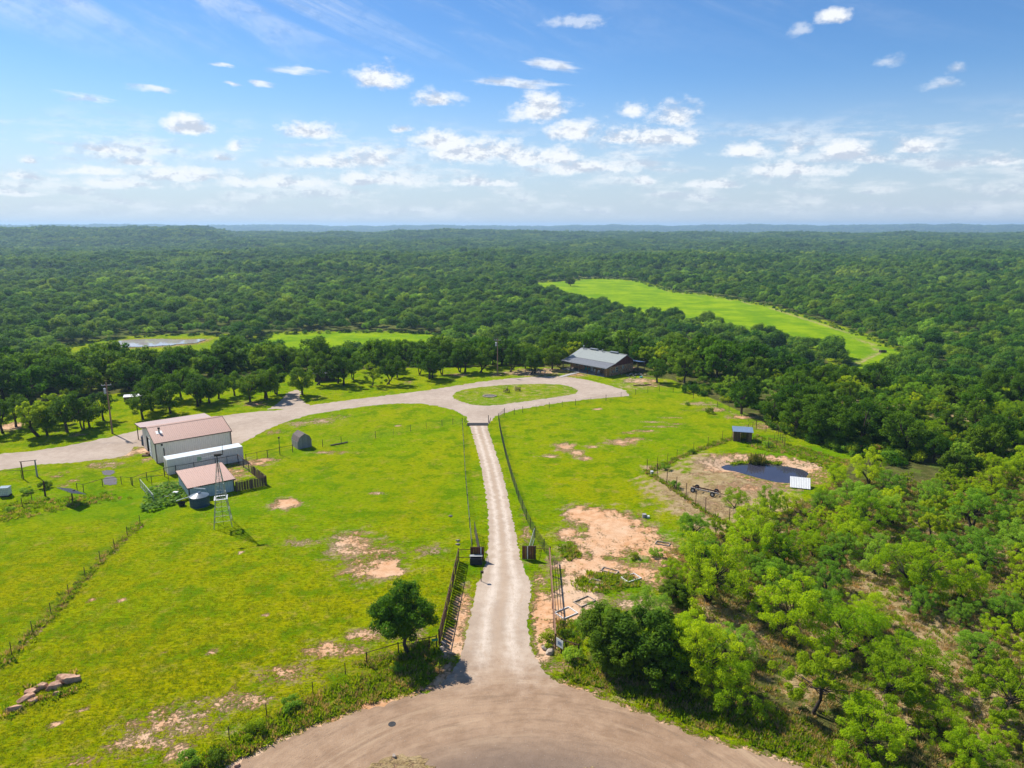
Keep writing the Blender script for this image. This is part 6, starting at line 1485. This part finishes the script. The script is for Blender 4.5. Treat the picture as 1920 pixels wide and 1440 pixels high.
# ---- mixed wood between pond pen and the far field, right side
MIX = [(43.59, 169.87), (51.01, 177.69), (62.78, 184.18), (75.99, 181.53), (94.16, 184.18), (116.99, 189.01), (148.33, 200.20), (183.04, 208.39), (105.97, 111.59), (87.19, 114.00), (69.64, 115.10), (62.86, 124.02), (55.70, 138.90), (53.00, 154.10)]
DARKROW = [(51.47, 140.89), (59.99, 147.22), (67.32, 142.94), (71.41, 133.21), (72.28, 121.51), (65.72, 112.92), (61.86, 117.93), (58.37, 127.28), (53.98, 134.32)]
for x, y, r in fill(DARKROW, 16, 2.4, 3.4):
    TREES.append((plant('oak', (x, y), '', name='oak_tree', group='dark oaks behind the pond pen', s=r / 2.8), 'dark oak', (x, y)))
GAPM = [[(71.67, 164.28), (80.15, 160.58), (89.93, 155.55), (85.42, 149.45), (76.42, 152.68), (69.68, 156.53)]]
for x, y, r in fill(MIX, 120, 1.6, 3.2, GAPM):
    k = random.choices(['oak', 'mesq', 'gmesq', 'yel', 'jun'], [44, 20, 20, 5, 11])[0]
    w = {'oak': 'dark oak ', 'mesq': 'light green mesquite ', 'gmesq': 'grey green mesquite ', 'yel': 'yellowish mesquite ', 'jun': 'dark juniper '}[k]
    sd = 'in the mixed woods beyond the pond' if x > 70 else 'in the mixed woods right of the ranch house'
    TREES.append((plant(k, (x, y), '', name={'oak': 'oak_tree', 'jun': 'juniper_tree'}.get(k, 'mesquite_tree'), group='trees ' + sd, var=0 if k == 'yel' else None, s=r / 2.7), w.strip(), (x, y)))

# ---- the woods: jittered grid over everything that is not open ground
TREELINE = [(-137.54, 127.95), (-107.72, 142.94), (-105.31, 149.45), (-102.38, 158.03), (-94.30, 165.92), (-84.03, 171.61), (-75.47, 180.23), (-64.12, 188.30), (-52.09, 186.91), (-41.69, 192.60), (-30.22, 195.57), (-17.00, 200.20), (0.00, 201.79), (12.65, 205.04), (21.20, 211.85), (39.40, 200.20), (43.09, 184.18), (47.80, 165.92), (53.07, 147.22), (154.59, 147.22)]
HOUSE_CLEAR = [hp(-2, -3)[:2], hp(18.5, -3)[:2], hp(18.5, 17)[:2], hp(-2, 14.5)[:2]]
def woods_points(spacing, r0, r1, half):
    gx_ = np.arange(-r1 * math.sin(half) * 1.05, r1 * math.sin(half) * 1.05, spacing); gy_ = np.arange(90, r1, spacing)
    X, Y = np.meshgrid(gx_, gy_); X = X.ravel(); Y = Y.ravel()
    X = X + rng.uniform(-.46, .46, len(X)) * spacing; Y = Y + rng.uniform(-.46, .46, len(Y)) * spacing
    r = np.hypot(X, Y); a = np.abs(np.arctan2(X, Y))
    k = (r >= r0) & (r < r1) & (a < half)
    X, Y = X[k], Y[k]
    k = ~inpoly(X, Y, LAWNS[0]) & ~inpoly(X, Y, MIX) & ~inpoly(X, Y, THICK) & ~inpoly(X, Y, HOUSE_CLEAR) & ~inpoly(X, Y, DARKROW)
    ty = np.interp(X / Y, [p[0] / p[1] for p in TREELINE], [p[1] for p in TREELINE]); k &= Y > ty
    X, Y = X[k], Y[k]
    for poly, mg in ((FIELD, 1.5), (FIELD_LEFT, 1.5), (POND_FAR, 6.0), (FIELD_POND, 1.0)):
        d = segdist(X, Y, poly, True); k = ~inpoly(X, Y, poly) & (d > mg)
        X, Y = X[k], Y[k]
    # natural openings
    op = wav(X, Y, 150, 3, 2) + .5 * wav(X, Y, 60, 2, 8)
    k = op < .92
    return X[k], Y[k]


wx, wy = woods_points(7.0, 100, 950, R(43))
ps = np.hypot(wx, wy)
inview = np.abs(wx / wy) < .80
order = np.argsort(np.where(inview, ps, ps + 4000))
pick = order[:250]; rest = np.ones(len(wx), bool); rest[pick] = False
KIND['woak'] = [make_oak(500 + i, 7.4 + .7 * (i % 3), 8.6 + .9 * (i % 2), 4600, .22, M_far, M_bark, 44, .26, .3, (.4, .85)) for i in range(4)]
for i in pick:
    x, y = wx[i], wy[i]
    if any((x - a) ** 2 + (y - b) ** 2 < 9 for (a, b), _ in OPEN): continue
    u = x / y
    w = 'far left behind the yard road oaks' if u < -.5 else 'behind the lawn oaks left of centre' if u < -.2 else 'between the lawn and the narrow green field' if u < .03 else 'crowding behind the ranch house' if u < .25 else 'on the slope above the bright field'
    k = random.choices(['woak', 'yel', 'gmesq'], [90, 4, 6])[0]
    pre = {'woak': 'woodland oak ', 'yel': 'yellow green woodland tree ', 'gmesq': 'grey green woodland tree '}[k]
    TREES.append((plant(k, (x, y), '', name='oak_tree', group='woodland trees ' + w, s=random.uniform(.75, 1.38), var=1 if k == 'yel' else None), pre.strip(), (x, y)))

def sample(poly, n, avoid=()):
    p = np.array(poly); x = rng.uniform(p[:, 0].min(), p[:, 0].max(), n * 4); y = rng.uniform(p[:, 1].min(), p[:, 1].max(), n * 4)
    k = inpoly(x, y, poly)
    for q in avoid: k &= ~inpoly(x, y, q)
    x, y = x[k][:n], y[k][:n]
    return np.column_stack([x, y])


# undergrowth along the woods edge
ux, uy = woods_points(3.4, 100, 330, R(43))
un = [bpy.data.objects.new('undergrowth_%s' % 'abc'[i], make_bush(800 + i, 2.2, 3.4, 900, .16, [M_far, M_weed, M_mesq2][i], 14)[1]) for i in range(3)]
UNDER = (ux, uy, un)

# prototypes for the wooded mass
def proto(name, seed, H, W, leaves, size, m, ncl):
    rg = np.random.default_rng(seed); cl = []
    for _ in range(ncl):
        d = rg.normal(size=3); d[2] = abs(d[2]) * .9 - .2; d /= np.linalg.norm(d); rr = rg.uniform(.3, 1) ** .5
        cl.append((d[0] * rr * W * .36, d[1] * rr * W * .36, H * (.52 + .32 * d[2] * rr), rg.uniform(.085, .17) * W))
    me = crown_mesh(name, m, cl, leaves, size, .6, seed, 1.3, .5, jit=.35)
    return bpy.data.objects.new(name, me)


def scatter(name, label, co, protos, scl, idx=None, cat=None, kind='stuff', rotz=None):
    """one object that carries instances of the prototypes at the points co"""
    col = bpy.data.collections.new(name + '_kinds')
    for o in protos: col.objects.link(o)
    me = bpy.data.meshes.new(name); me.vertices.add(len(co)); me.vertices.foreach_set('co', np.asarray(co, np.float32).ravel())
    n = len(co)
    for nm, typ, arr in (('scl', 'FLOAT', scl), ('rot', 'FLOAT', rng.uniform(0, 6.28, n) if rotz is None else rotz), ('pick', 'INT', rng.integers(0, len(protos), n) if idx is None else idx)):
        at = me.attributes.new(nm, typ, 'POINT'); at.data.foreach_set('value', np.asarray(arr, np.int32 if typ == 'INT' else np.float32))
    ob = link(name, me)
    g = bpy.data.node_groups.new(name, 'GeometryNodeTree')
    g.interface.new_socket('Geometry', in_out='INPUT', socket_type='NodeSocketGeometry'); g.interface.new_socket('Geometry', in_out='OUTPUT', socket_type='NodeSocketGeometry')
    gi = g.nodes.new('NodeGroupInput'); go = g.nodes.new('NodeGroupOutput')
    ip = g.nodes.new('GeometryNodeInstanceOnPoints'); ci = g.nodes.new('GeometryNodeCollectionInfo')
    ci.inputs['Collection'].default_value = col; ci.inputs['Separate Children'].default_value = True; ci.inputs['Reset Children'].default_value = True
    def na(nm, typ):
        q = g.nodes.new('GeometryNodeInputNamedAttribute'); q.data_type = typ; q.inputs['Name'].default_value = nm; return q.outputs['Attribute']
    cx = g.nodes.new('ShaderNodeCombineXYZ'); g.links.new(na('rot', 'FLOAT'), cx.inputs[2])
    er = g.nodes.new('FunctionNodeEulerToRotation'); g.links.new(cx.outputs[0], er.inputs[0])
    ip.inputs['Pick Instance'].default_value = True
    g.links.new(gi.outputs[0], ip.inputs['Points']); g.links.new(ci.outputs[0], ip.inputs['Instance'])
    g.links.new(na('pick', 'INT'), ip.inputs['Instance Index']); g.links.new(er.outputs[0], ip.inputs['Rotation']); g.links.new(na('scl', 'FLOAT'), ip.inputs['Scale'])
    g.links.new(ip.outputs[0], go.inputs[0])
    md = ob.modifiers.new('scatter', 'NODES'); md.node_group = g
    ob['kind'] = kind
    if label: ob['label'] = label
    if cat: ob['category'] = cat
    return ob


M_far2 = foliage('light_wood_leaf', (0.12, 0.23, 0.014), (0.23, 0.35, 0.02), 0.45, .3)
kk = rng.uniform(0, 1, len(UNDER[0])) < .6
mx = np.concatenate([sample(MIX, 1000, GAPM), sample(DARKROW, 220)])
eg = np.concatenate([resample(list(q_) + [q_[0]], n_) + rng.normal(0, 2.2, (n_, 2)) for q_, n_ in ((FIELD, 320), (FIELD_LEFT, 110), (FIELD_POND, 70))])
mx = np.concatenate([mx, eg])
ux, uy = np.r_[UNDER[0][kk], mx[:, 0]], np.r_[UNDER[1][kk], mx[:, 1]]
scatter('woodland_undergrowth', 'low bushes and saplings under the edge of the woods', np.column_stack([ux, uy, height(ux, uy) - .1]), UNDER[2], rng.uniform(.5, 1.3, len(ux)), rng.choice(3, len(ux), p=[.6, .25, .15]), 'undergrowth')
tp = [proto('far_crown_%s' % 'abcdef'[i], 600 + i, 8.0 + .9 * (i % 3), 9.6 + 1.3 * (i % 2), 2600, .29, M_far if i < 4 else [M_mesq2, M_far2][i - 4], 26) for i in range(6)]
fxw, fyw = wx[rest], wy[rest]
n = len(fxw)
lightp = np.clip(.10 + .35 * sstep(wav(fxw, fyw, 170, 3, 11), .25, .9), 0, .6)
pk = np.where(rng.uniform(0, 1, n) < lightp, rng.integers(4, 6, n), rng.integers(0, 4, n))
scatter('distant_woods', 'dense oak woods spreading from the valley to the middle distance', np.column_stack([fxw, fyw, height(fxw, fyw) - .3]), tp, rng.uniform(.62, 1.0, n) * rng.choice([.8, 1, 1.15, 1.4], n), pk, 'woods')
# farther woods in clumps of several crowns
cp_ = []
for i in range(4):
    rg = np.random.default_rng(700 + i); cl = []
    for _ in range(9):
        x, y = rg.uniform(-9, 9, 2); s = rg.uniform(.65, 1.5)
        for _ in range(5):
            d = rg.normal(size=3); d[2] = abs(d[2]); d /= np.linalg.norm(d); cl.append((x + d[0] * 3 * s, y + d[1] * 3 * s, s * (4.0 + 2.6 * d[2]), 1.9 * s))
    cp_.append(bpy.data.objects.new('clump_%s' % 'abcd'[i], crown_mesh('clump', M_far if i < 3 else M_far2, cl, 4200, .55, .65, 700 + i, 1.3, .5, jit=.35)))
cx2, cy2 = woods_points(14.5, 950, 3700, R(41))
lp2 = np.clip(.06 + .7 * sstep(wav(cx2, cy2, 520, 3, 15), .35, .95), 0, .8)
pk2 = np.where(rng.uniform(0, 1, len(cx2)) < lp2, 3, rng.integers(0, 3, len(cx2)))
scatter('far_woods', 'hazy woods covering the plain and the low mesas', np.column_stack([cx2, cy2, height(cx2, cy2) - .5]), cp_, rng.uniform(.8, 1.35, len(cx2)), pk2, 'woods')
cx3, cy3 = woods_points(46, 3700, 9800, R(40))
k = rng.uniform(0, 1, len(cx3)) < .8
cx3, cy3 = cx3[k], cy3[k]
scatter('ridge_woods', 'blue hazy woods on the farthest ridge', np.column_stack([cx3, cy3, height(cx3, cy3) - 1]), cp_, rng.uniform(1.6, 2.6, len(cx3)), rng.integers(0, 3, len(cx3)), 'woods')

# ---- low growth: weeds, tufts, shrubs
def tuft(name, m, n, h, w, seed, spread=.2, thick=.02):
    rg = np.random.default_rng(seed); a = rg.uniform(0, 6.28, n); r = np.sqrt(rg.uniform(0, 1, n)) * spread
    bx_ = np.column_stack([r * np.cos(a), r * np.sin(a), np.zeros(n)])
    q = rg.uniform(0, 6.28, n); ln = h * rg.uniform(.5, 1.1, n)
    tip = bx_ + np.column_stack([np.cos(a) * w * rg.uniform(.2, 1, n), np.sin(a) * w * rg.uniform(.2, 1, n), ln])
    sd = np.column_stack([np.cos(q), np.sin(q), np.zeros(n)]) * thick
    mid = (bx_ + tip) / 2 + np.array([0, 0, .08 * h])
    v = np.stack([bx_ - sd * .5, bx_ + sd * .5, mid + sd, tip, mid - sd], 1).reshape(-1, 3)
    me = mesh_np(name, v, np.arange(len(v)).reshape(-1, 5))
    at = me.attributes.new('leafv', 'FLOAT', 'FACE'); at.data.foreach_set('value', rg.uniform(0, 1, n).astype(np.float32)); me.materials.append(m)
    return bpy.data.objects.new(name, me)


DRIVE_POLY = [tuple(p) for p in DRIVE_L] + [tuple(p) for p in DRIVE_R][::-1]
AV = (ROAD, DRIVE_POLY, LOOP, POND_PTS)
# short grass over the near meadows, thinning out on bare ground
MEADOW = [(-38.88, 42.65), (-71.43, 85.85), (-50.54, 94.71), (-31.05, 107.79), (-9.64, 121.51), (13.49, 121.51), (25.01, 107.79), (33.35, 89.21), (16.51, 70.85), (8.14, 59.95), (16.66, 52.01), (24.46, 46.25), (23.95, 41.71)]
pts = sample(MEADOW, 52000, AV)
bb = blobs(pts[:, 0], pts[:, 1], BARE); lu = blobs(pts[:, 0], pts[:, 1], LUSH)
keep = rng.uniform(0, 1, len(pts)) > np.clip(bb * 1.15 - lu * .4, 0, .97)
keep &= rng.uniform(0, 1, len(pts)) < np.clip(1.2 - (pts[:, 1] - 40) / 55, 0.0, 1)
pts = pts[keep]
gp_ = [tuft('grass_tuft_a', M_grassb, 16, .13, .10, 1, .22, .028), tuft('grass_tuft_b', M_grassb, 18, .18, .12, 2, .26, .026), tuft('grass_tuft_c', M_weed, 14, .16, .12, 3, .2, .03)]
scatter('meadow_grass', 'short yellow green grass of the near pastures', np.column_stack([pts, height(pts[:, 0], pts[:, 1])]), gp_, rng.uniform(.3, .95, len(pts)) * np.clip(1.25 - (pts[:, 1] - 40) / 90, .4, 1), rng.choice(3, len(pts), p=[.45, .43, .12]), 'grass')
# tall roadside and fence-line weeds
WEEDZ = [([(-25.06, 44.91), (-23.41, 47.66), (-21.08, 50.51), (-18.35, 53.17), (-15.30, 55.78), (-12.73, 57.32), (-7.62, 59.78), (-6.03, 59.11), (-7.58, 55.18), (-11.93, 53.17), (-15.13, 51.28), (-18.06, 49.26), (-20.32, 47.20), (-21.60, 45.70)], 1300), ([(4.36, 56.69), (7.15, 55.55), (14.90, 50.38), (22.13, 46.52), (25.10, 44.14), (29.02, 44.14), (27.74, 47.95), (23.16, 51.35), (17.33, 54.44), (10.77, 57.32), (6.07, 59.53)], 1700), ([(48.31, 133.21), (53.55, 125.30), (59.44, 116.78), (53.55, 111.86), (50.62, 117.93), (46.26, 121.51), (43.64, 125.30)], 700), ([(6.78, 74.45), (9.50, 76.77), (14.39, 75.73), (14.57, 73.22), (10.14, 71.78), (7.20, 72.26)], 260), ([(6.04, 83.95), (7.50, 85.05), (8.70, 83.02), (8.44, 80.36), (6.93, 79.50), (5.98, 80.94)], 110), ([(-75.63, 97.69), (-70.68, 99.78), (-62.27, 101.96), (-57.43, 99.78), (-63.20, 96.68), (-67.65, 92.81), (-70.86, 90.97)], 420), ([(4.43, 66.00), (6.64, 66.00), (6.70, 60.82), (4.63, 60.65)], 260)]
wp_ = np.concatenate([sample(z_, n_, (ROAD, DRIVE_POLY)) for z_, n_ in WEEDZ])
for pts_, w_, n_ in (([(22.48, 111.33), (24.60, 105.86), (26.24, 100.00), (27.64, 94.13), (29.83, 90.26)], .3, 220), ([(22.48, 111.33), (28.96, 117.93), (36.40, 125.30), (42.51, 130.71)], .35, 420), ([(-7.31, 61.26), (-10.80, 60.04), (-13.56, 58.53)], .5, 250)):
    L = resample(pts_, n_); wp_ = np.concatenate([wp_, L + rng.normal(0, w_, L.shape)])
wp_ = np.concatenate([wp_, resample([(-42.28, 51.81), (-41.57, 52.89), (-40.14, 53.87), (-38.37, 55.18)], 70) + rng.normal(0, .35, (70, 2)), resample([(-43.08, 54.44), (-41.94, 56.31), (-40.14, 57.32)], 40) + rng.normal(0, .3, (40, 2))])
wp_ = np.concatenate([wp_, resample([(-51.17, 90.44), (-50.62, 83.02), (-49.81, 75.34), (-48.69, 67.34), (-47.92, 60.21), (-47.73, 57.32)], 240) + rng.normal(0, .35, (240, 2))])
wq = [tuft('weed_a', M_weed, 26, .3, .25, 11, .28, .05), tuft('weed_b', M_weed, 22, .5, .3, 12, .3, .05), tuft('weed_c', M_jun, 22, .3, .3, 13, .3, .055), tuft('weed_d', M_dryg, 20, .4, .25, 14, .25, .03)]
scatter('roadside_weeds', 'tall mixed weeds along the road banks and fence lines', np.column_stack([wp_, height(wp_[:, 0], wp_[:, 1])]), wq, rng.uniform(.3, 1.1, len(wp_)) ** 1.3, rng.choice(4, len(wp_), p=[.48, .14, .05, .33]), 'weeds')
# dry grass under the thicket
dp = sample(THICK, 15000)
dg = [tuft('straw_a', M_dryg, 22, .35, .3, 21, .3, .03), tuft('straw_b', M_dryg, 20, .5, .3, 22, .3, .03), tuft('straw_c', M_weed, 20, .4, .25, 23, .3, .04)]
scatter('thicket_grass', 'dry straw coloured grass under the mesquite thicket', np.column_stack([dp, height(dp[:, 0], dp[:, 1])]), dg, rng.uniform(.35, 1.0, len(dp)), rng.choice(3, len(dp), p=[.45, .25, .3]), 'grass')
# reeds at the pond
rp_ = np.concatenate([Vector((42.54, 116.78))[:] + rng.normal(0, 1, (26, 2)) * (.6, .4), resample([(38.00, 116.50), (40.96, 117.07), (44.58, 116.78), (46.69, 116.22)], 60) + rng.normal(0, .2, (60, 2))])
rd = [tuft('reed_a', M_reed, 24, 1.5, .4, 31, .25, .05), tuft('reed_b', M_weed, 22, .35, .4, 32, .3, .06)]
scatter('pond_reeds', 'tall reeds and rushes on the far bank of the pond', np.column_stack([rp_, height(rp_[:, 0], rp_[:, 1]) - .05]), rd, rng.uniform(.6, 1.3, len(rp_)), np.r_[np.zeros(26, int), np.ones(60, int)], 'reeds')
# squash vines by the shed: big leaves in one tangled mat
VINE = [(-56.25, 103.53), (-55.13, 105.86), (-52.58, 105.86), (-49.48, 101.96), (-48.55, 99.15), (-49.63, 97.69), (-51.01, 95.68), (-52.03, 94.32), (-53.65, 95.09), (-55.10, 99.15)]
vp_ = sample(VINE, 900); rg = np.random.default_rng(41)
hv = .35 + .55 * rg.uniform(0, 1, len(vp_)) * (1 - sstep(np.hypot(vp_[:, 0] - vp_[:, 0].mean(), vp_[:, 1] - vp_[:, 1].mean()), 1, 5) * .7)
vv = leaf_quads(np.column_stack([vp_, hv]), rg.normal(0, .35, (len(vp_), 3)) + np.array([0, 0, 1]), np.full(len(vp_), .24), .9, rg)
vme = mesh_np('vines', vv, np.arange(len(vv)).reshape(-1, 4)); at = vme.attributes.new('leafv', 'FLOAT', 'FACE'); at.data.foreach_set('value', rg.uniform(0, 1, len(vp_)).astype(np.float32)); vme.materials.append(M_vine)
vo = link('squash_vines', vme); setting(vo, 'stuff'); vo['label'] = 'tangle of broad leaved squash vines left of the pale shed'; vo['category'] = 'vines'
# shrubs
SHR = [((-18.79, 52.34), 'dark shrub on the weedy bank farthest up the road'), ((-20.64, 49.26), 'dark shrub in the middle of the left road bank'), ((-22.55, 46.36), 'tall green shrub at the bottom left of the road'), ((-24.63, 45.70), 'twiggy shrub at the lower left edge of the bank'), ((-10.58, 57.64), 'low scrubby shrub before the pipe fence'), ((3.66, 61.89), 'green shrub at the end of the right entrance wing'), ((5.43, 63.08), 'leafy shrub behind the notice sign'), ((5.78, 59.11), 'dark shrub below the entrance return rail'), ((17.90, 80.79), 'grey brush pile shrub in the sandy pasture'), ((15.12, 80.07), 'small dead bush in the weedy sand'), ((-73.15, 104.22), 'thin green shrub at the weathered post'), ((-71.98, 94.71), 'green shrub at the left edge below the water tote'), ((-74.56, 101.96), 'dark shrub beside the water tote'), ((40.34, 156.53), 'young shrub at the pasture fence'), ((43.29, 149.45), 'pale shrub near the lone oak'), ((47.60, 125.30), 'green bush right of the plank hut'), ((25.84, 112.92), 'weed bush at the pen corner'), ((32.23, 120.90), 'weed bush midway on the hut fence'), ((29.35, 87.50), 'blue grey prickly pear at the pen fence end'), ((25.50, 104.22), 'bramble over the pen fence'), ((28.98, 52.34), 'pale shrub beside the yellow green mesquite'), ((33.74, 50.38), 'yellow shrub in the lower right opening'), ((41.21, 55.93), 'grey shrub at the right of the sandy gap'), ((39.12, 62.62), 'cactus shrub in the sandy gap')]
for i, (p, lb) in enumerate(SHR):
    plant('bush', p, lb, 'shrub', None, i, random.uniform(.6, 1.05) * (1.3 if 'tall' in lb else 1), name='shrub', parts=('stem', 'foliage'))

# ---- which tree is which: each is counted outwards from the landmark it stands nearest to
MARKS = [((4.41, 61.26), 'the white notice sign'), ((2.10, 79.93), 'the right gate panel'), ((5.39, 66.31), 'the white bed frame at the fence'), ((44.69, 131.42), 'the plank hut'), ((45.19, 105.39), 'the white tin shelter'), ((29.08, 101.96), 'the trailer chassis'), ((64.09, 121.51), 'the red pipe frame'), ((40.69, 66.51), 'the upper end of the sandy gap'), ((38.87, 54.44), 'the lower end of the sandy gap'), ((27.54, 46.52), 'the low round mesquite at bottom right'), ((39.96, 50.51), 'the clear trunked mesquite at the right edge'), ((25.58, 51.81), 'the bare trunked yellow green mesquite'),
    ((27.14, 63.37), 'the tall mesquite amid the thicket'), ((21.56, 69.95), 'the wide mesquite by the sand'), ((71.26, 106.58), 'the big dark evergreen right of the pond'), ((83.81, 118.52), 'the tall evergreen near the right edge'), ((50.17, 149.00), 'the lone round oak'), (hp(8, 14)[:2], 'the back of the ranch house'), (hp(16, 6)[:2], 'the stone end wall of the house'), ((-3.96, 189.71), 'the pole by the turning circle'), ((-35.73, 177.06), 'the pale leaning lawn tree'), ((-52.06, 181.53), 'the hidden cabin'), ((-38.31, 124.02), 'the gambrel shed'), ((-70.69, 142.94), 'the workshop lean-to'), ((-79.07, 133.95), 'the leaning utility pole'), ((-89.68, 158.03), 'the covered trailer'), ((-92.55, 132.13), 'the bright yellow green oak'), ((180.84, 338.80), 'the dark trough on the bright field'), ((-71.07, 200.20), 'the gravel path to the cabin'), ((-89.61, 200.20), 'the woods edge above the workshop'), ((-22.48, 208.39), 'the gap in front of the narrow field'), ((43.26, 200.20), 'the small oak right of the house'), ((73.35, 156.53), 'the dry clearing in the mixed woods'), ((109.20, 167.03), 'the woods at the right edge of the picture')]
ONES = ['', 'first', 'second', 'third', 'fourth', 'fifth', 'sixth', 'seventh', 'eighth', 'ninth', 'tenth', 'eleventh', 'twelfth', 'thirteenth', 'fourteenth', 'fifteenth', 'sixteenth', 'seventeenth', 'eighteenth', 'nineteenth']
TENS = {2: ('twentieth', 'twenty-'), 3: ('thirtieth', 'thirty-'), 4: ('fortieth', 'forty-'), 5: ('fiftieth', 'fifty-'), 6: ('sixtieth', 'sixty-')}
def ordinal(n): return ONES[n] if n < 20 else (TENS[n // 10][0] if n % 10 == 0 else TENS[n // 10][1] + ONES[n % 10])
buckets = {}
for o, look, (x, y) in TREES:
    d, nm = min((math.hypot(x - p[0], y - p[1]), nm) for p, nm in MARKS)
    buckets.setdefault((look, nm), []).append((d, o))
for (look, nm), lst in buckets.items():
    lst.sort(key=lambda q: q[0])
    for i, (d, o) in enumerate(lst): o['label'] = look + (', nearest to ' if i == 0 else ', ' + ordinal(i + 1) + ' nearest to ') + nm
